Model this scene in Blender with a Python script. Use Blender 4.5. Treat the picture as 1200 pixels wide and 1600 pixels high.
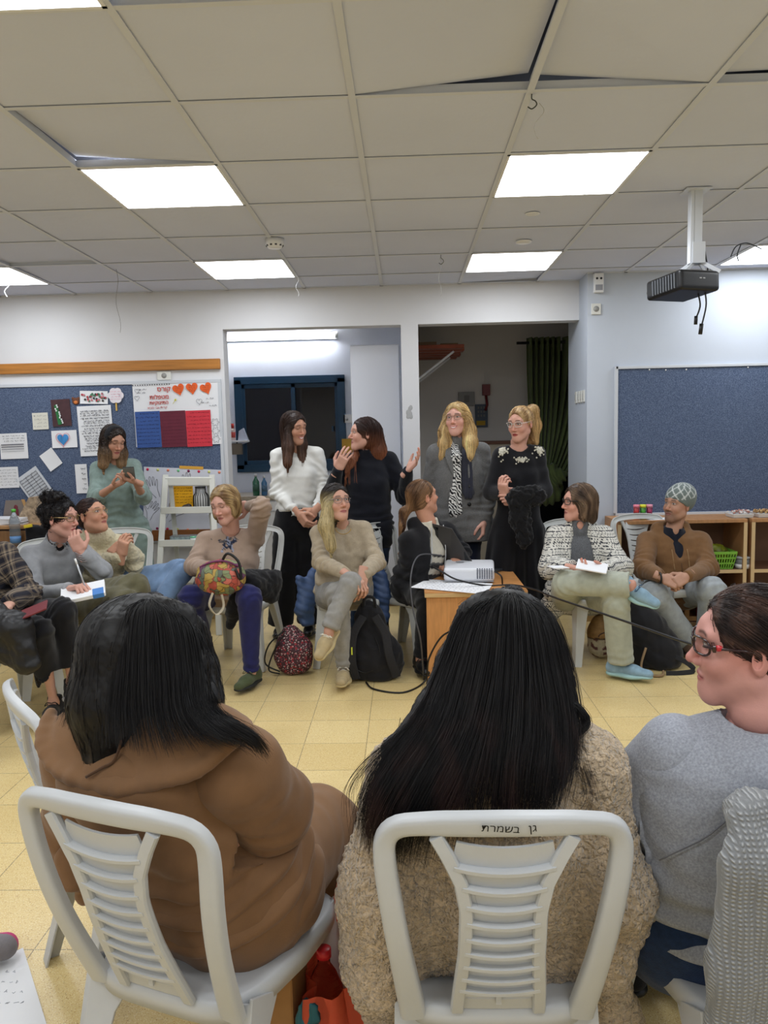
import bpy, math, random
import numpy as np
from mathutils import Vector, Matrix
C = bpy.context.scene
for o in list(bpy.data.objects): bpy.data.objects.remove(o)
PI = math.pi
rng = np.random.default_rng(7)
random.seed(7)

# ------------------------------------------------------------------ camera
F, PITCH, YAW, ROLL, CH = 1220., .1016, -.0289, .0224, 1.48
CEIL = CH + 1.13
_cy, _sy, _cp, _sp, _cr, _sr = math.cos(YAW), math.sin(YAW), math.cos(PITCH), math.sin(PITCH), math.cos(ROLL), math.sin(ROLL)
def _dir(X, U, D):
    x = X*_cr + U*_sr; u = -X*_sr + U*_cr
    y = D*_cp + u*_sp; z = -D*_sp + u*_cp
    return np.array([x*_cy + y*_sy, -x*_sy + y*_cy, z])
def aty(px, py, Y):
    r = _dir((px-600)/F, (800-py)/F, 1.); r = r*(Y/r[1]); r[2] += CH; return r
def atz(px, py, z):
    r = _dir((px-600)/F, (800-py)/F, 1.); r = r*((z-CH)/r[2]); r[2] += CH; return r
cam = bpy.data.objects.new('camera', bpy.data.cameras.new('camera')); C.collection.objects.link(cam)
M = Matrix.Identity(4)
for i, v in enumerate((_dir(1, 0, 0), _dir(0, 1, 0), -_dir(0, 0, 1))):
    for j in range(3): M[j][i] = v[j]
M[2][3] = CH
cam.matrix_world = M
cam.data.sensor_fit = 'HORIZONTAL'; cam.data.sensor_width = 36; cam.data.lens = 36*F/1200; cam.data.clip_start = .02
C.camera = cam
# ------------------------------------------------------------------ view, world, lights
C.view_settings.view_transform = 'Standard'; C.view_settings.look = 'None'
C.view_settings.gamma = 1; C.view_settings.use_curve_mapping = False
C.view_settings.exposure = 0.4
PANEL_E = 10.0
TUBE_E = 22.0
w = bpy.data.worlds.new('world'); C.world = w; w.use_nodes = True
w.node_tree.nodes['Background'].inputs[0].default_value = (.05, .06, .1, 1)
w.node_tree.nodes['Background'].inputs[1].default_value = .15

# ------------------------------------------------------------------ helpers: materials
def srgb(r, g, b):
    f = lambda c: (c/255/12.92) if c/255 <= .04045 else ((c/255+.055)/1.055)**2.4
    return (f(r), f(g), f(b), 1)
_mats = {}
def mat(name, col, rough=.6, metal=0, bump=0, bscale=60, var=0, vscale=8, stretch=None, emit=0, trans=0, alpha=1, spec=.5, sheen=0, attr=False, coat=0, var2=None, bdist=.01, ior=1.45):
    if name in _mats: return _mats[name]
    m = bpy.data.materials.new(name); _mats[name] = m; m.use_nodes = True
    nt = m.node_tree; N = nt.nodes; L = nt.links; b = N['Principled BSDF']
    c = srgb(*col) if len(col) == 3 else col
    b.inputs['Base Color'].default_value = c; b.inputs['Roughness'].default_value = rough
    b.inputs['Metallic'].default_value = metal; b.inputs['Specular IOR Level'].default_value = spec
    b.inputs['IOR'].default_value = ior
    if sheen: b.inputs['Sheen Weight'].default_value = sheen
    if coat: b.inputs['Coat Weight'].default_value = coat
    if trans: b.inputs['Transmission Weight'].default_value = trans
    if alpha < 1: b.inputs['Alpha'].default_value = alpha
    if emit: b.inputs['Emission Color'].default_value = c; b.inputs['Emission Strength'].default_value = emit
    tc = N.new('ShaderNodeTexCoord'); mp = N.new('ShaderNodeMapping'); L.new(tc.outputs['Object'], mp.inputs[0])
    if stretch: mp.inputs['Scale'].default_value = stretch
    src = None
    if attr:
        at = N.new('ShaderNodeAttribute'); at.attribute_name = 'Col'; src = at.outputs['Color']; L.new(src, b.inputs['Base Color'])
    if var:
        n = N.new('ShaderNodeTexNoise'); n.inputs['Scale'].default_value = vscale; n.inputs['Detail'].default_value = 4
        L.new(mp.outputs[0], n.inputs['Vector'])
        mr = N.new('ShaderNodeMapRange'); mr.inputs[1].default_value = .3; mr.inputs[2].default_value = .7
        L.new(n.outputs[0], mr.inputs[0])
        mx = N.new('ShaderNodeMix'); mx.data_type = 'RGBA'; L.new(mr.outputs[0], mx.inputs[0])
        if var2 is not None:
            if src: L.new(src, mx.inputs[6])
            else: mx.inputs[6].default_value = c
            mx.inputs[7].default_value = srgb(*var2)
        elif src:
            hs = N.new('ShaderNodeHueSaturation'); hs.inputs['Value'].default_value = 1-var; L.new(src, hs.inputs['Color'])
            L.new(hs.outputs[0], mx.inputs[6]); L.new(src, mx.inputs[7])
        else:
            mx.inputs[6].default_value = tuple(x*(1-var) for x in c[:3])+(1,); mx.inputs[7].default_value = tuple(min(1, x*(1+var)) for x in c[:3])+(1,)
        L.new(mx.outputs[2], b.inputs['Base Color'])
    if bump:
        n = N.new('ShaderNodeTexNoise'); n.inputs['Scale'].default_value = bscale; n.inputs['Detail'].default_value = 5
        L.new(mp.outputs[0], n.inputs['Vector'])
        bp = N.new('ShaderNodeBump'); bp.inputs['Strength'].default_value = bump; bp.inputs['Distance'].default_value = bdist
        L.new(n.outputs[0], bp.inputs['Height']); L.new(bp.outputs[0], b.inputs['Normal'])
    return m
def fabric(name, col, rough=.9, var=.12, vscale=30, bump=.4, bscale=350, attr=False, sheen=.15, **k):
    return mat(name, col, rough, var=var, vscale=vscale, bump=bump, bscale=bscale, attr=attr, sheen=sheen, spec=.25, bdist=.004, **k)
def nodes_of(m):
    return m.node_tree.nodes, m.node_tree.links, m.node_tree.nodes['Principled BSDF']

# ------------------------------------------------------------------ helpers: meshes
def unit(v): v = np.asarray(v, float); return v/(np.linalg.norm(v)+1e-12)
def frame_from(d, upref=(0, 0, 1)):
    d = unit(d); u = np.asarray(upref, float)
    if abs(d@unit(u)) > .98: u = np.array([0, 1, 0.])
    x = unit(np.cross(d, u)); y = unit(np.cross(x, d)); return x, d, y     # right, forward, up
def rotz(a): c, s = math.cos(a), math.sin(a); return np.array([[c, -s, 0], [s, c, 0], [0, 0, 1.]])
def rotx(a): c, s = math.cos(a), math.sin(a); return np.array([[1, 0, 0], [0, c, -s], [0, s, c.real]])
def roty(a): c, s = math.cos(a), math.sin(a); return np.array([[c, 0, s], [0, 1, 0], [-s, 0, c]])
def link(name, me, parent=None, mats=(), smooth=False):
    o = bpy.data.objects.new(name, me); C.collection.objects.link(o)
    for m in (mats if isinstance(mats, (list, tuple)) else [mats]): me.materials.append(m)
    if smooth: me.shade_smooth()
    if parent is not None: o.parent = parent; o.matrix_parent_inverse = Matrix.Identity(4)
    return o
def tag(o, label=None, cat=None, group=None, kind=None):
    if label: o['label'] = label
    if cat: o['category'] = cat
    if group: o['group'] = group
    if kind: o['kind'] = kind
    return o
def empty(name, loc=(0, 0, 0), rz=0):
    o = bpy.data.objects.new(name, None); C.collection.objects.link(o); o.location = loc; o.rotation_euler = (0, 0, rz)
    o.empty_display_size = .05; return o
def copy_tree(o, parent=None):
    c = o.copy(); C.collection.objects.link(c)
    if parent is not None: c.parent = parent
    for ch in list(o.children): copy_tree(ch, c)
    return c

class MB:
    def __init__(s): s.v = []; s.f = []; s.m = []; s.cur = 0; s.sm = []
    def add(s, V, Fc, m=None, sm=False):
        n = sum(len(a) for a in s.v); s.v.append(np.asarray(V, float).reshape(-1, 3))
        for f in Fc: s.f.append([int(i)+n for i in f]); s.m.append(s.cur if m is None else m); s.sm.append(sm)
        return s
    def box(s, c, size, R=None, m=None):
        c = np.asarray(c, float); h = np.asarray(size, float)/2
        V = np.array([[x, y, z] for z in (-1, 1) for y in (-1, 1) for x in (-1, 1)])*h
        if R is not None: V = V@np.asarray(R).T
        return s.add(V+c, [(0, 2, 3, 1), (4, 5, 7, 6), (0, 1, 5, 4), (2, 6, 7, 3), (0, 4, 6, 2), (1, 3, 7, 5)], m)
    def bb(s, x0, x1, y0, y1, z0, z1, m=None): return s.box(((x0+x1)/2, (y0+y1)/2, (z0+z1)/2), (x1-x0, y1-y0, z1-z0), None, m)
    def hexa(s, V8, m=None): return s.add(V8, [(0, 2, 3, 1), (4, 5, 7, 6), (0, 1, 5, 4), (2, 6, 7, 3), (0, 4, 6, 2), (1, 3, 7, 5)], m)
    def tube(s, path, r, n=10, m=None, caps=True, closed=False):
        P = np.asarray(path, float); K = len(P); r = np.broadcast_to(np.asarray(r, float), (K,))
        T = np.gradient(P, axis=0) if not closed else (np.roll(P, -1, 0)-np.roll(P, 1, 0))
        T /= np.linalg.norm(T, axis=1)[:, None]+1e-12
        x, _, _ = frame_from(T[0]); V = []
        for i in range(K):
            x = unit(x-(x@T[i])*T[i]); y = np.cross(T[i], x)
            a = np.arange(n)*2*PI/n
            V.append(P[i]+r[i]*(np.cos(a)[:, None]*x+np.sin(a)[:, None]*y))
        Fc = []
        for i in range(K if closed else K-1):
            j = (i+1) % K
            for q in range(n): Fc.append((i*n+q, i*n+(q+1) % n, j*n+(q+1) % n, j*n+q))
        if caps and not closed: Fc += [tuple(range(n))[::-1], tuple((K-1)*n+q for q in range(n))]
        return s.add(np.concatenate(V), Fc, m, True)
    def cyl(s, a, b, r, r2=None, n=16, m=None): return s.tube([a, b], [r, r if r2 is None else r2], n, m)
    def lathe(s, prof, c=(0, 0, 0), n=20, R=None, m=None):
        V = []; a = np.arange(n)*2*PI/n
        for (r, z) in prof: V.append(np.stack([r*np.cos(a), r*np.sin(a), np.full(n, z)], 1))
        V = np.concatenate(V)
        if R is not None: V = V@np.asarray(R).T
        K = len(prof); Fc = [(i*n+q, i*n+(q+1) % n, (i+1)*n+(q+1) % n, (i+1)*n+q) for i in range(K-1) for q in range(n)]
        if prof[0][0] > 1e-6: Fc.append(tuple(range(n))[::-1])
        if prof[-1][0] > 1e-6: Fc.append(tuple((K-1)*n+q for q in range(n)))
        return s.add(V+np.asarray(c, float), Fc, m, True)
    def sweep(s, path, W, T, side, m=None, prof=None, closed=False):
        """rectangular (or custom) section along a path. side[i] = width direction; W width, T thickness"""
        P = np.asarray(path, float); K = len(P)
        W = np.broadcast_to(np.asarray(W, float), (K,)); T = np.broadcast_to(np.asarray(T, float), (K,))
        side = np.broadcast_to(np.asarray(side, float), (K, 3))
        Tn = np.gradient(P, axis=0) if not closed else (np.roll(P, -1, 0)-np.roll(P, 1, 0))
        if prof is None:
            e = .28; prof = [(-.5, -.5+e), (-.5, .5-e), (-.5+e*.4, .5), (.5-e*.4, .5), (.5, .5-e), (.5, -.5+e), (.5-e*.4, -.5), (-.5+e*.4, -.5)]
        n = len(prof); V = []
        for i in range(K):
            t = unit(Tn[i]); x = unit(side[i]-(side[i]@t)*t); y = np.cross(t, x)
            for (a, b) in prof: V.append(P[i]+x*a*W[i]+y*b*T[i])
        Fc = [(i*n+q, ((i+1) % K)*n+q, ((i+1) % K)*n+(q+1) % n, i*n+(q+1) % n) for i in range(K if closed else K-1) for q in range(n)]
        if not closed: Fc += [tuple(range(n)), tuple((K-1)*n+q for q in range(n))[::-1]]
        return s.add(V, Fc, m)
    def prism(s, pts, z0, z1, R=None, o=(0, 0, 0), m=None):
        pts = list(pts); n = len(pts)
        V = [(x, y, z0) for x, y in pts]+[(x, y, z1) for x, y in pts]; V = np.array(V, float)
        if R is not None: V = V@np.asarray(R).T
        return s.add(V+np.asarray(o, float), [tuple(range(n))[::-1], tuple(range(n, 2*n))]+[(i, (i+1) % n, n+(i+1) % n, n+i) for i in range(n)], m)
    def sph(s, c, r, n=12, m=None, R=None):
        r = np.broadcast_to(np.asarray(r, float), (3,)); prof = [(math.sin(PI*i/n), -math.cos(PI*i/n)) for i in range(n+1)]
        K = MB().lathe(prof, n=max(8, n)); V = K.v[0]*r
        if R is not None: V = V@np.asarray(R).T
        return s.add(V+np.asarray(c, float), K.f, m, True)
    def build(s, name, mats, parent=None, smooth=None, bevel=0, loc=None):
        me = bpy.data.meshes.new(name); V = np.concatenate(s.v) if s.v else np.zeros((0, 3))
        me.from_pydata(V.tolist(), [], s.f)
        me.polygons.foreach_set('material_index', s.m)
        me.polygons.foreach_set('use_smooth', s.sm if smooth is None else [smooth]*len(s.f)); me.update()
        o = link(name, me, parent, mats)
        if loc is not None: o.location = loc
        if bevel:
            b = o.modifiers.new('b', 'BEVEL'); b.width = bevel; b.segments = 2; b.limit_method = 'ANGLE'; b.angle_limit = .7
            b.harden_normals = False
        return o
def one(fn, name, mats, parent=None, **k):
    m = MB(); fn(m); return m.build(name, mats, parent, **k)
def smoothpath(pts, n=24):
    P = np.asarray(pts, float); K = len(P)
    if K < 3: return np.array([P[0]+(P[-1]-P[0])*t for t in np.linspace(0, 1, n)])
    t = np.linspace(0, K-1, n); out = []
    for u in t:
        i = min(int(u), K-2); f = u-i
        p0 = P[max(i-1, 0)]; p1 = P[i]; p2 = P[i+1]; p3 = P[min(i+2, K-1)]
        out.append(.5*((2*p1)+(-p0+p2)*f+(2*p0-5*p1+4*p2-p3)*f*f+(-p0+3*p1-3*p2+p3)*f**3))
    return np.array(out)

def mesh_np(name, V, Q, cols=None, tris=None):
    me = bpy.data.meshes.new(name); V = np.ascontiguousarray(V, np.float32)
    Q = np.asarray(Q, np.int32).reshape(-1, 4)
    nq = len(Q); nt = 0 if tris is None else len(tris)
    me.vertices.add(len(V)); me.vertices.foreach_set('co', V.ravel())
    me.loops.add(nq*4+nt*3)
    li = Q.ravel() if nt == 0 else np.concatenate([Q.ravel(), np.asarray(tris, np.int32).ravel()])
    me.loops.foreach_set('vertex_index', li)
    me.polygons.add(nq+nt)
    st = np.arange(nq, dtype=np.int32)*4
    if nt: st = np.concatenate([st, nq*4+np.arange(nt, dtype=np.int32)*3])
    me.polygons.foreach_set('loop_start', st)
    me.polygons.foreach_set('use_smooth', np.ones(nq+nt, bool))
    me.update(calc_edges=True)
    if cols is not None:
        a = me.color_attributes.new('Col', 'FLOAT_COLOR', 'POINT')
        cc = np.ones((len(V), 4), np.float32); cc[:, :3] = cols; a.data.foreach_set('color', cc.ravel())
    return me

def noise3(P, f, seed=0, oct=1):
    """cheap warped plane-wave noise in about [-1,1]"""
    P = np.asarray(P, np.float32)*np.asarray(f, np.float32); r = np.random.default_rng(seed); out = 0; amp = 1; tot = 0
    for o in range(oct):
        W = P.copy()
        for _ in range(3):
            k = r.normal(size=(3, 3)).astype(np.float32); ph = r.uniform(0, 6.28, 3).astype(np.float32)
            W = W + .45*np.sin(P@k.T*1.3+ph)
        a = 0
        for _ in range(5):
            k = unit(r.normal(size=3)).astype(np.float32); a = a+np.sin(W@k*2.4+np.float32(r.uniform(0, 6.28)))
        out = out+amp*a/2.6; tot += amp; amp *= .5; P = P*2.03
    return out/tot

class Vol:
    def __init__(s, lo, hi, h):
        s.lo = np.asarray(lo, float); s.h = h; s.n = (np.ceil((np.asarray(hi)-s.lo)/h).astype(int)+1)
        s.d = np.full(s.n, .5, np.float32)
    def blk(s, lo, hi):
        a = np.clip(np.floor((lo-s.lo)/s.h).astype(int), 0, s.n); b = np.clip(np.ceil((hi-s.lo)/s.h).astype(int)+1, 0, s.n)
        if (b <= a).any(): return None
        ax = [(s.lo[i]+np.arange(a[i], b[i])*s.h).astype(np.float32) for i in range(3)]
        return (slice(a[0], b[0]), slice(a[1], b[1]), slice(a[2], b[2])), ax[0][:, None, None], ax[1][None, :, None], ax[2][None, None, :]
    def comb(s, sl, e, k, sub):
        a = s.d[sl]
        if sub: a = -a
        if k > 0:
            h = np.maximum(k-np.abs(a-e), 0)/k; m = np.minimum(a, e)-h*h*(k*.25)
        else: m = np.minimum(a, e)
        s.d[sl] = -m if sub else m
    def cone(s, a, b, ra, rb=None, k=.02, flat=None, sub=False):
        a = np.asarray(a, float); b = np.asarray(b, float); rb = ra if rb is None else rb
        mg = max(ra, rb)*1.02+k+2*s.h
        B = s.blk(np.minimum(a, b)-mg, np.maximum(a, b)+mg)
        if B is None: return s
        sl, X, Y, Z = B; ab = b-a; L2 = float(ab@ab)+1e-12
        dx, dy, dz = X-np.float32(a[0]), Y-np.float32(a[1]), Z-np.float32(a[2])
        t = np.clip((dx*np.float32(ab[0])+dy*np.float32(ab[1])+dz*np.float32(ab[2]))/np.float32(L2), 0, 1)
        wx = dx-t*np.float32(ab[0]); wy = dy-t*np.float32(ab[1]); wz = dz-t*np.float32(ab[2])
        q2 = wx*wx+wy*wy+wz*wz
        if flat is not None:
            n, q = flat; wn = wx*np.float32(n[0])+wy*np.float32(n[1])+wz*np.float32(n[2]); q2 = q2+wn*wn*np.float32(1/(q*q)-1)
        e = np.sqrt(q2)-(ra+(rb-ra)*t).astype(np.float32)
        if flat is not None: e = e*np.float32(min(1, flat[1]))
        s.comb(sl, e, k, sub); return s
    def ell(s, c, r, R=None, k=.02, sub=False):
        c = np.asarray(c, float); r = np.asarray(r, float); mg = r.max()*1.02+k+2*s.h
        B = s.blk(c-mg, c+mg)
        if B is None: return s
        sl, X, Y, Z = B; R = np.eye(3) if R is None else np.asarray(R)
        dx, dy, dz = X-np.float32(c[0]), Y-np.float32(c[1]), Z-np.float32(c[2]); k0 = 0; k1 = 0
        for i in range(3):
            q = (dx*np.float32(R[0, i])+dy*np.float32(R[1, i])+dz*np.float32(R[2, i]))/np.float32(r[i])
            k0 = k0+q*q; k1 = k1+(q/np.float32(r[i]))**2
        k0 = np.sqrt(k0); k1 = np.sqrt(k1)+1e-6
        s.comb(sl, (k0*(k0-1)/k1).astype(np.float32), k, sub); return s
    def box(s, c, hs, R=None, rd=.01, k=.01, sub=False):
        c = np.asarray(c, float); hs = np.asarray(hs, float); mg = np.linalg.norm(hs)+k+2*s.h
        B = s.blk(c-mg, c+mg)
        if B is None: return s
        sl, X, Y, Z = B; R = np.eye(3) if R is None else np.asarray(R)
        dx, dy, dz = X-np.float32(c[0]), Y-np.float32(c[1]), Z-np.float32(c[2]); o = 0; ins = -9
        for i in range(3):
            q = np.abs(dx*np.float32(R[0, i])+dy*np.float32(R[1, i])+dz*np.float32(R[2, i]))-np.float32(hs[i]-rd)
            o = o+np.maximum(q, 0)**2; ins = np.maximum(ins, q)
        s.comb(sl, (np.sqrt(o)+np.minimum(ins, 0)-rd).astype(np.float32), k, sub); return s
    def plane(s, p, n, k=.01, ctr=None, rad=None):
        """keep the side the normal points away from (cuts off what lies along +n), optionally only near ctr"""
        p = np.asarray(p, float); n = unit(n)
        if ctr is None: B = s.blk(s.lo, s.lo+s.n*s.h)
        else: B = s.blk(np.asarray(ctr)-rad, np.asarray(ctr)+rad)
        if B is None: return s
        sl, X, Y, Z = B; e = ((X-p[0])*n[0]+(Y-p[1])*n[1]+(Z-p[2])*n[2]).astype(np.float32)
        s.comb(sl, -e, k, True); return s
    def sample(s, P):
        g = (np.asarray(P)-s.lo)/s.h; g = np.clip(g, 0, s.n-1.001); i = g.astype(int); f = g-i; out = 0
        for dx in (0, 1):
            for dy in (0, 1):
                for dz in (0, 1):
                    wgt = (f[:, 0] if dx else 1-f[:, 0])*(f[:, 1] if dy else 1-f[:, 1])*(f[:, 2] if dz else 1-f[:, 2])
                    out = out+wgt*s.d[i[:, 0]+dx, i[:, 1]+dy, i[:, 2]+dz]
        return out
    def grad(s, P):
        e = s.h; G = np.stack([s.sample(P+np.eye(3)[i]*e)-s.sample(P-np.eye(3)[i]*e) for i in range(3)], 1)
        return G/(np.linalg.norm(G, axis=1)[:, None]+1e-9)
    def mesh(s):
        d = s.d
        for a in (0, -1): d[a] = .5; d[:, a] = .5; d[:, :, a] = .5
        I = d < 0; nx, ny, nz = d.shape
        S = [I[x:nx-1+x, y:ny-1+y, z:nz-1+z] for x in (0, 1) for y in (0, 1) for z in (0, 1)]
        anyv = S[0].copy(); allv = S[0].copy()
        for q in S[1:]: anyv |= q; allv &= q
        act = anyv & ~allv; idx = np.argwhere(act)
        if len(idx) == 0: return np.zeros((0, 3)), np.zeros((0, 4), int)
        cid = np.full(act.shape, -1, np.int32); cid[act] = np.arange(len(idx))
        cs = np.array([(x, y, z) for x in (0, 1) for y in (0, 1) for z in (0, 1)])
        val = np.stack([d[idx[:, 0]+c[0], idx[:, 1]+c[1], idx[:, 2]+c[2]] for c in cs], 1)
        acc = np.zeros((len(idx), 3)); cnt = np.zeros(len(idx))
        for a in range(8):
            for b in range(a+1, 8):
                if np.abs(cs[a]-cs[b]).sum() != 1: continue
                m = (val[:, a] < 0) != (val[:, b] < 0)
                t = val[m, a]/(val[m, a]-val[m, b]); acc[m] += cs[a]+t[:, None]*(cs[b]-cs[a]); cnt[m] += 1
        V = s.lo+(idx+acc/cnt[:, None])*s.h
        Q = []
        for ax in range(3):
            sh = [slice(None)]*3; s0 = list(sh); s1 = list(sh); s0[ax] = slice(0, -1); s1[ax] = slice(1, None)
            e = I[tuple(s0)] != I[tuple(s1)]; p = np.argwhere(e)
            o1, o2 = [(1, 2), (2, 0), (0, 1)][ax]
            p = p[(p[:, o1] > 0) & (p[:, o2] > 0) & (p[:, o1] < d.shape[o1]-1) & (p[:, o2] < d.shape[o2]-1)]
            if len(p) == 0: continue
            u = np.zeros(3, int); u[o1] = 1; v = np.zeros(3, int); v[o2] = 1
            g = lambda q: cid[q[:, 0], q[:, 1], q[:, 2]]
            q = np.stack([g(p-u-v), g(p-v), g(p), g(p-u)], 1)
            fl = ~I[p[:, 0], p[:, 1], p[:, 2]]; q[fl] = q[fl][:, ::-1]; Q.append(q)
        return V, np.concatenate(Q)
def nrm_of(V, Q):
    n = np.cross(V[Q[:, 2]]-V[Q[:, 0]], V[Q[:, 3]]-V[Q[:, 1]]); N = np.zeros_like(V)
    for i in range(4):
        for k in range(3): N[:, k] += np.bincount(Q[:, i], n[:, k], len(V))
    return N/(np.linalg.norm(N, axis=1)[:, None]+1e-12)
def relax(V, Q, it=2, lam=.5):
    E = np.concatenate([Q[:, [0, 1]], Q[:, [1, 2]], Q[:, [2, 3]], Q[:, [3, 0]]])
    cnt = np.bincount(E[:, 0], minlength=len(V))+np.bincount(E[:, 1], minlength=len(V))
    for i in range(it*2):
        S = np.zeros_like(V)
        for k in range(3): S[:, k] = np.bincount(E[:, 0], V[E[:, 1], k], len(V))+np.bincount(E[:, 1], V[E[:, 0], k], len(V))
        l = lam if i % 2 == 0 else -lam*1.04
        V = V+l*(S/cnt[:, None]-V)
    return V
def vol_obj(vol, name, mats, parent=None, disp=None, colf=None, it=1, label=None):
    V, Q = vol.mesh()
    if it: V = relax(V, Q, it)
    if disp is not None:
        N = nrm_of(V, Q); V2 = V+N*disp(V, N)[:, None]
    else: V2 = V
    cols = colf(V) if colf else None
    me = mesh_np(name, V2, Q, cols)
    o = link(name, me, parent, mats)
    if label: o['label'] = label
    return o
def local(o, root):
    """object built in world coordinates hung under a placed root"""
    o.parent = root; o.matrix_parent_inverse = root.matrix_basis.inverted() if False else Matrix.Identity(4)
def text_mesh(s, size, R, o, depth=.0006, align='CENTER', bold=0):
    cu = bpy.data.curves.new('t', 'FONT'); cu.body = s; cu.size = size; cu.align_x = align; cu.align_y = 'CENTER'; cu.extrude = depth; cu.offset = bold; cu.resolution_u = 3
    ob = bpy.data.objects.new('t', cu); C.collection.objects.link(ob)
    dg = bpy.context.evaluated_depsgraph_get(); me = bpy.data.meshes.new_from_object(ob.evaluated_get(dg))
    V = np.array([v.co[:] for v in me.vertices]).reshape(-1, 3); Fc = [tuple(p.vertices) for p in me.polygons]
    bpy.data.objects.remove(ob); bpy.data.curves.remove(cu); bpy.data.meshes.remove(me)
    V = V@np.asarray(R).T+np.asarray(o); return V, Fc
WALLR = np.array([[1, 0, 0], [0, 0, -1], [0, 1, 0]]).astype(float)   # text plane -> wall facing -Y : x->x, y->z, z->-y

# ================================================================== ROOM
GX, GY, GS = -.757, 2.765, .6
YB, YR = 6.2, 5.93            # back wall with openings, wall plane right of it
XL, XR, Y0 = -4.15, 3.75, -3.235
def struct(o): o['kind'] = 'structure'; return o
m_wall = mat('wall_paint', (212, 212, 214), .75, bump=.08, bscale=14, var=.03, vscale=2)
m_wallr = mat('wall_bluish', (188, 195, 206), .7, bump=.08, bscale=14, var=.03, vscale=2)  # right-hand walls: bluer, slightly darker tone than the other walls
m_dark = mat('corridor_paint', (226, 222, 218), .8, var=.03, vscale=2)
m_kit = mat('kitchen_paint', (220, 226, 238), .7, var=.03, vscale=3)
m_white = mat('white_gloss', (228, 229, 230), .35)
m_alu = mat('aluminium', (190, 192, 194), .35, metal=.8)
m_black = mat('black_plastic', (16, 16, 18), .4)
m_ink = mat('ink', (40, 40, 48), .7)
m_paper = mat('paper', (226, 227, 230), .8)

# floor: 30 cm speckled yellow terrazzo tiles
mf = bpy.data.materials.new('terrazzo'); mf.use_nodes = True; N, L, B = nodes_of(mf)
tc = N.new('ShaderNodeTexCoord'); mp = N.new('ShaderNodeMapping'); L.new(tc.outputs['Object'], mp.inputs[0])
mp.inputs['Location'].default_value = (1.1122+.3*20, -4.21+.3*40, 0)
br = N.new('ShaderNodeTexBrick'); br.offset = 0; br.squash = 1; br.inputs['Scale'].default_value = 1
for k, v in (('Brick Width', .3), ('Row Height', .3), ('Mortar Size', .0016), ('Mortar Smooth', .1), ('Bias', 0)): br.inputs[k].default_value = v
br.inputs['Color1'].default_value = srgb(222, 198, 140); br.inputs['Color2'].default_value = srgb(214, 188, 128); br.inputs['Mortar'].default_value = srgb(128, 112, 84)
L.new(mp.outputs[0], br.inputs['Vector'])
cur = br.outputs['Color']
for sc, lo, hi, colr in ((150, .0, .16, (180, 130, 74)), (95, .0, .11, (150, 98, 48)), (210, .0, .24, (236, 222, 178)), (60, 0, .055, (92, 66, 44))):
    vo = N.new('ShaderNodeTexVoronoi'); vo.inputs['Scale'].default_value = sc; L.new(tc.outputs['Object'], vo.inputs['Vector'])
    mr = N.new('ShaderNodeMapRange'); mr.inputs[1].default_value = hi; mr.inputs[2].default_value = hi*1.6; mr.inputs[3].default_value = .75; mr.inputs[4].default_value = 0
    L.new(vo.outputs['Distance'], mr.inputs[0]); mx = N.new('ShaderNodeMix'); mx.data_type = 'RGBA'; L.new(mr.outputs[0], mx.inputs[0]); L.new(cur, mx.inputs[6]); mx.inputs[7].default_value = srgb(*colr); cur = mx.outputs[2]
nz = N.new('ShaderNodeTexNoise'); nz.inputs['Scale'].default_value = 2.2; nz.inputs['Detail'].default_value = 5; L.new(tc.outputs['Object'], nz.inputs['Vector'])
mr = N.new('ShaderNodeMapRange'); mr.inputs[1].default_value = .5; mr.inputs[2].default_value = .75; mr.inputs[3].default_value = 0; mr.inputs[4].default_value = .3; L.new(nz.outputs[0], mr.inputs[0])
mx = N.new('ShaderNodeMix'); mx.data_type = 'RGBA'; L.new(mr.outputs[0], mx.inputs[0]); L.new(cur, mx.inputs[6]); mx.inputs[7].default_value = srgb(176, 150, 96); L.new(mx.outputs[2], B.inputs['Base Color'])
B.inputs['Roughness'].default_value = .3; B.inputs['Specular IOR Level'].default_value = .45
struct(one(lambda b: b.bb(XL-.1, XR+.1, Y0-.1, 9.0, -.12, 0), 'floor', mf))

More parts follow.
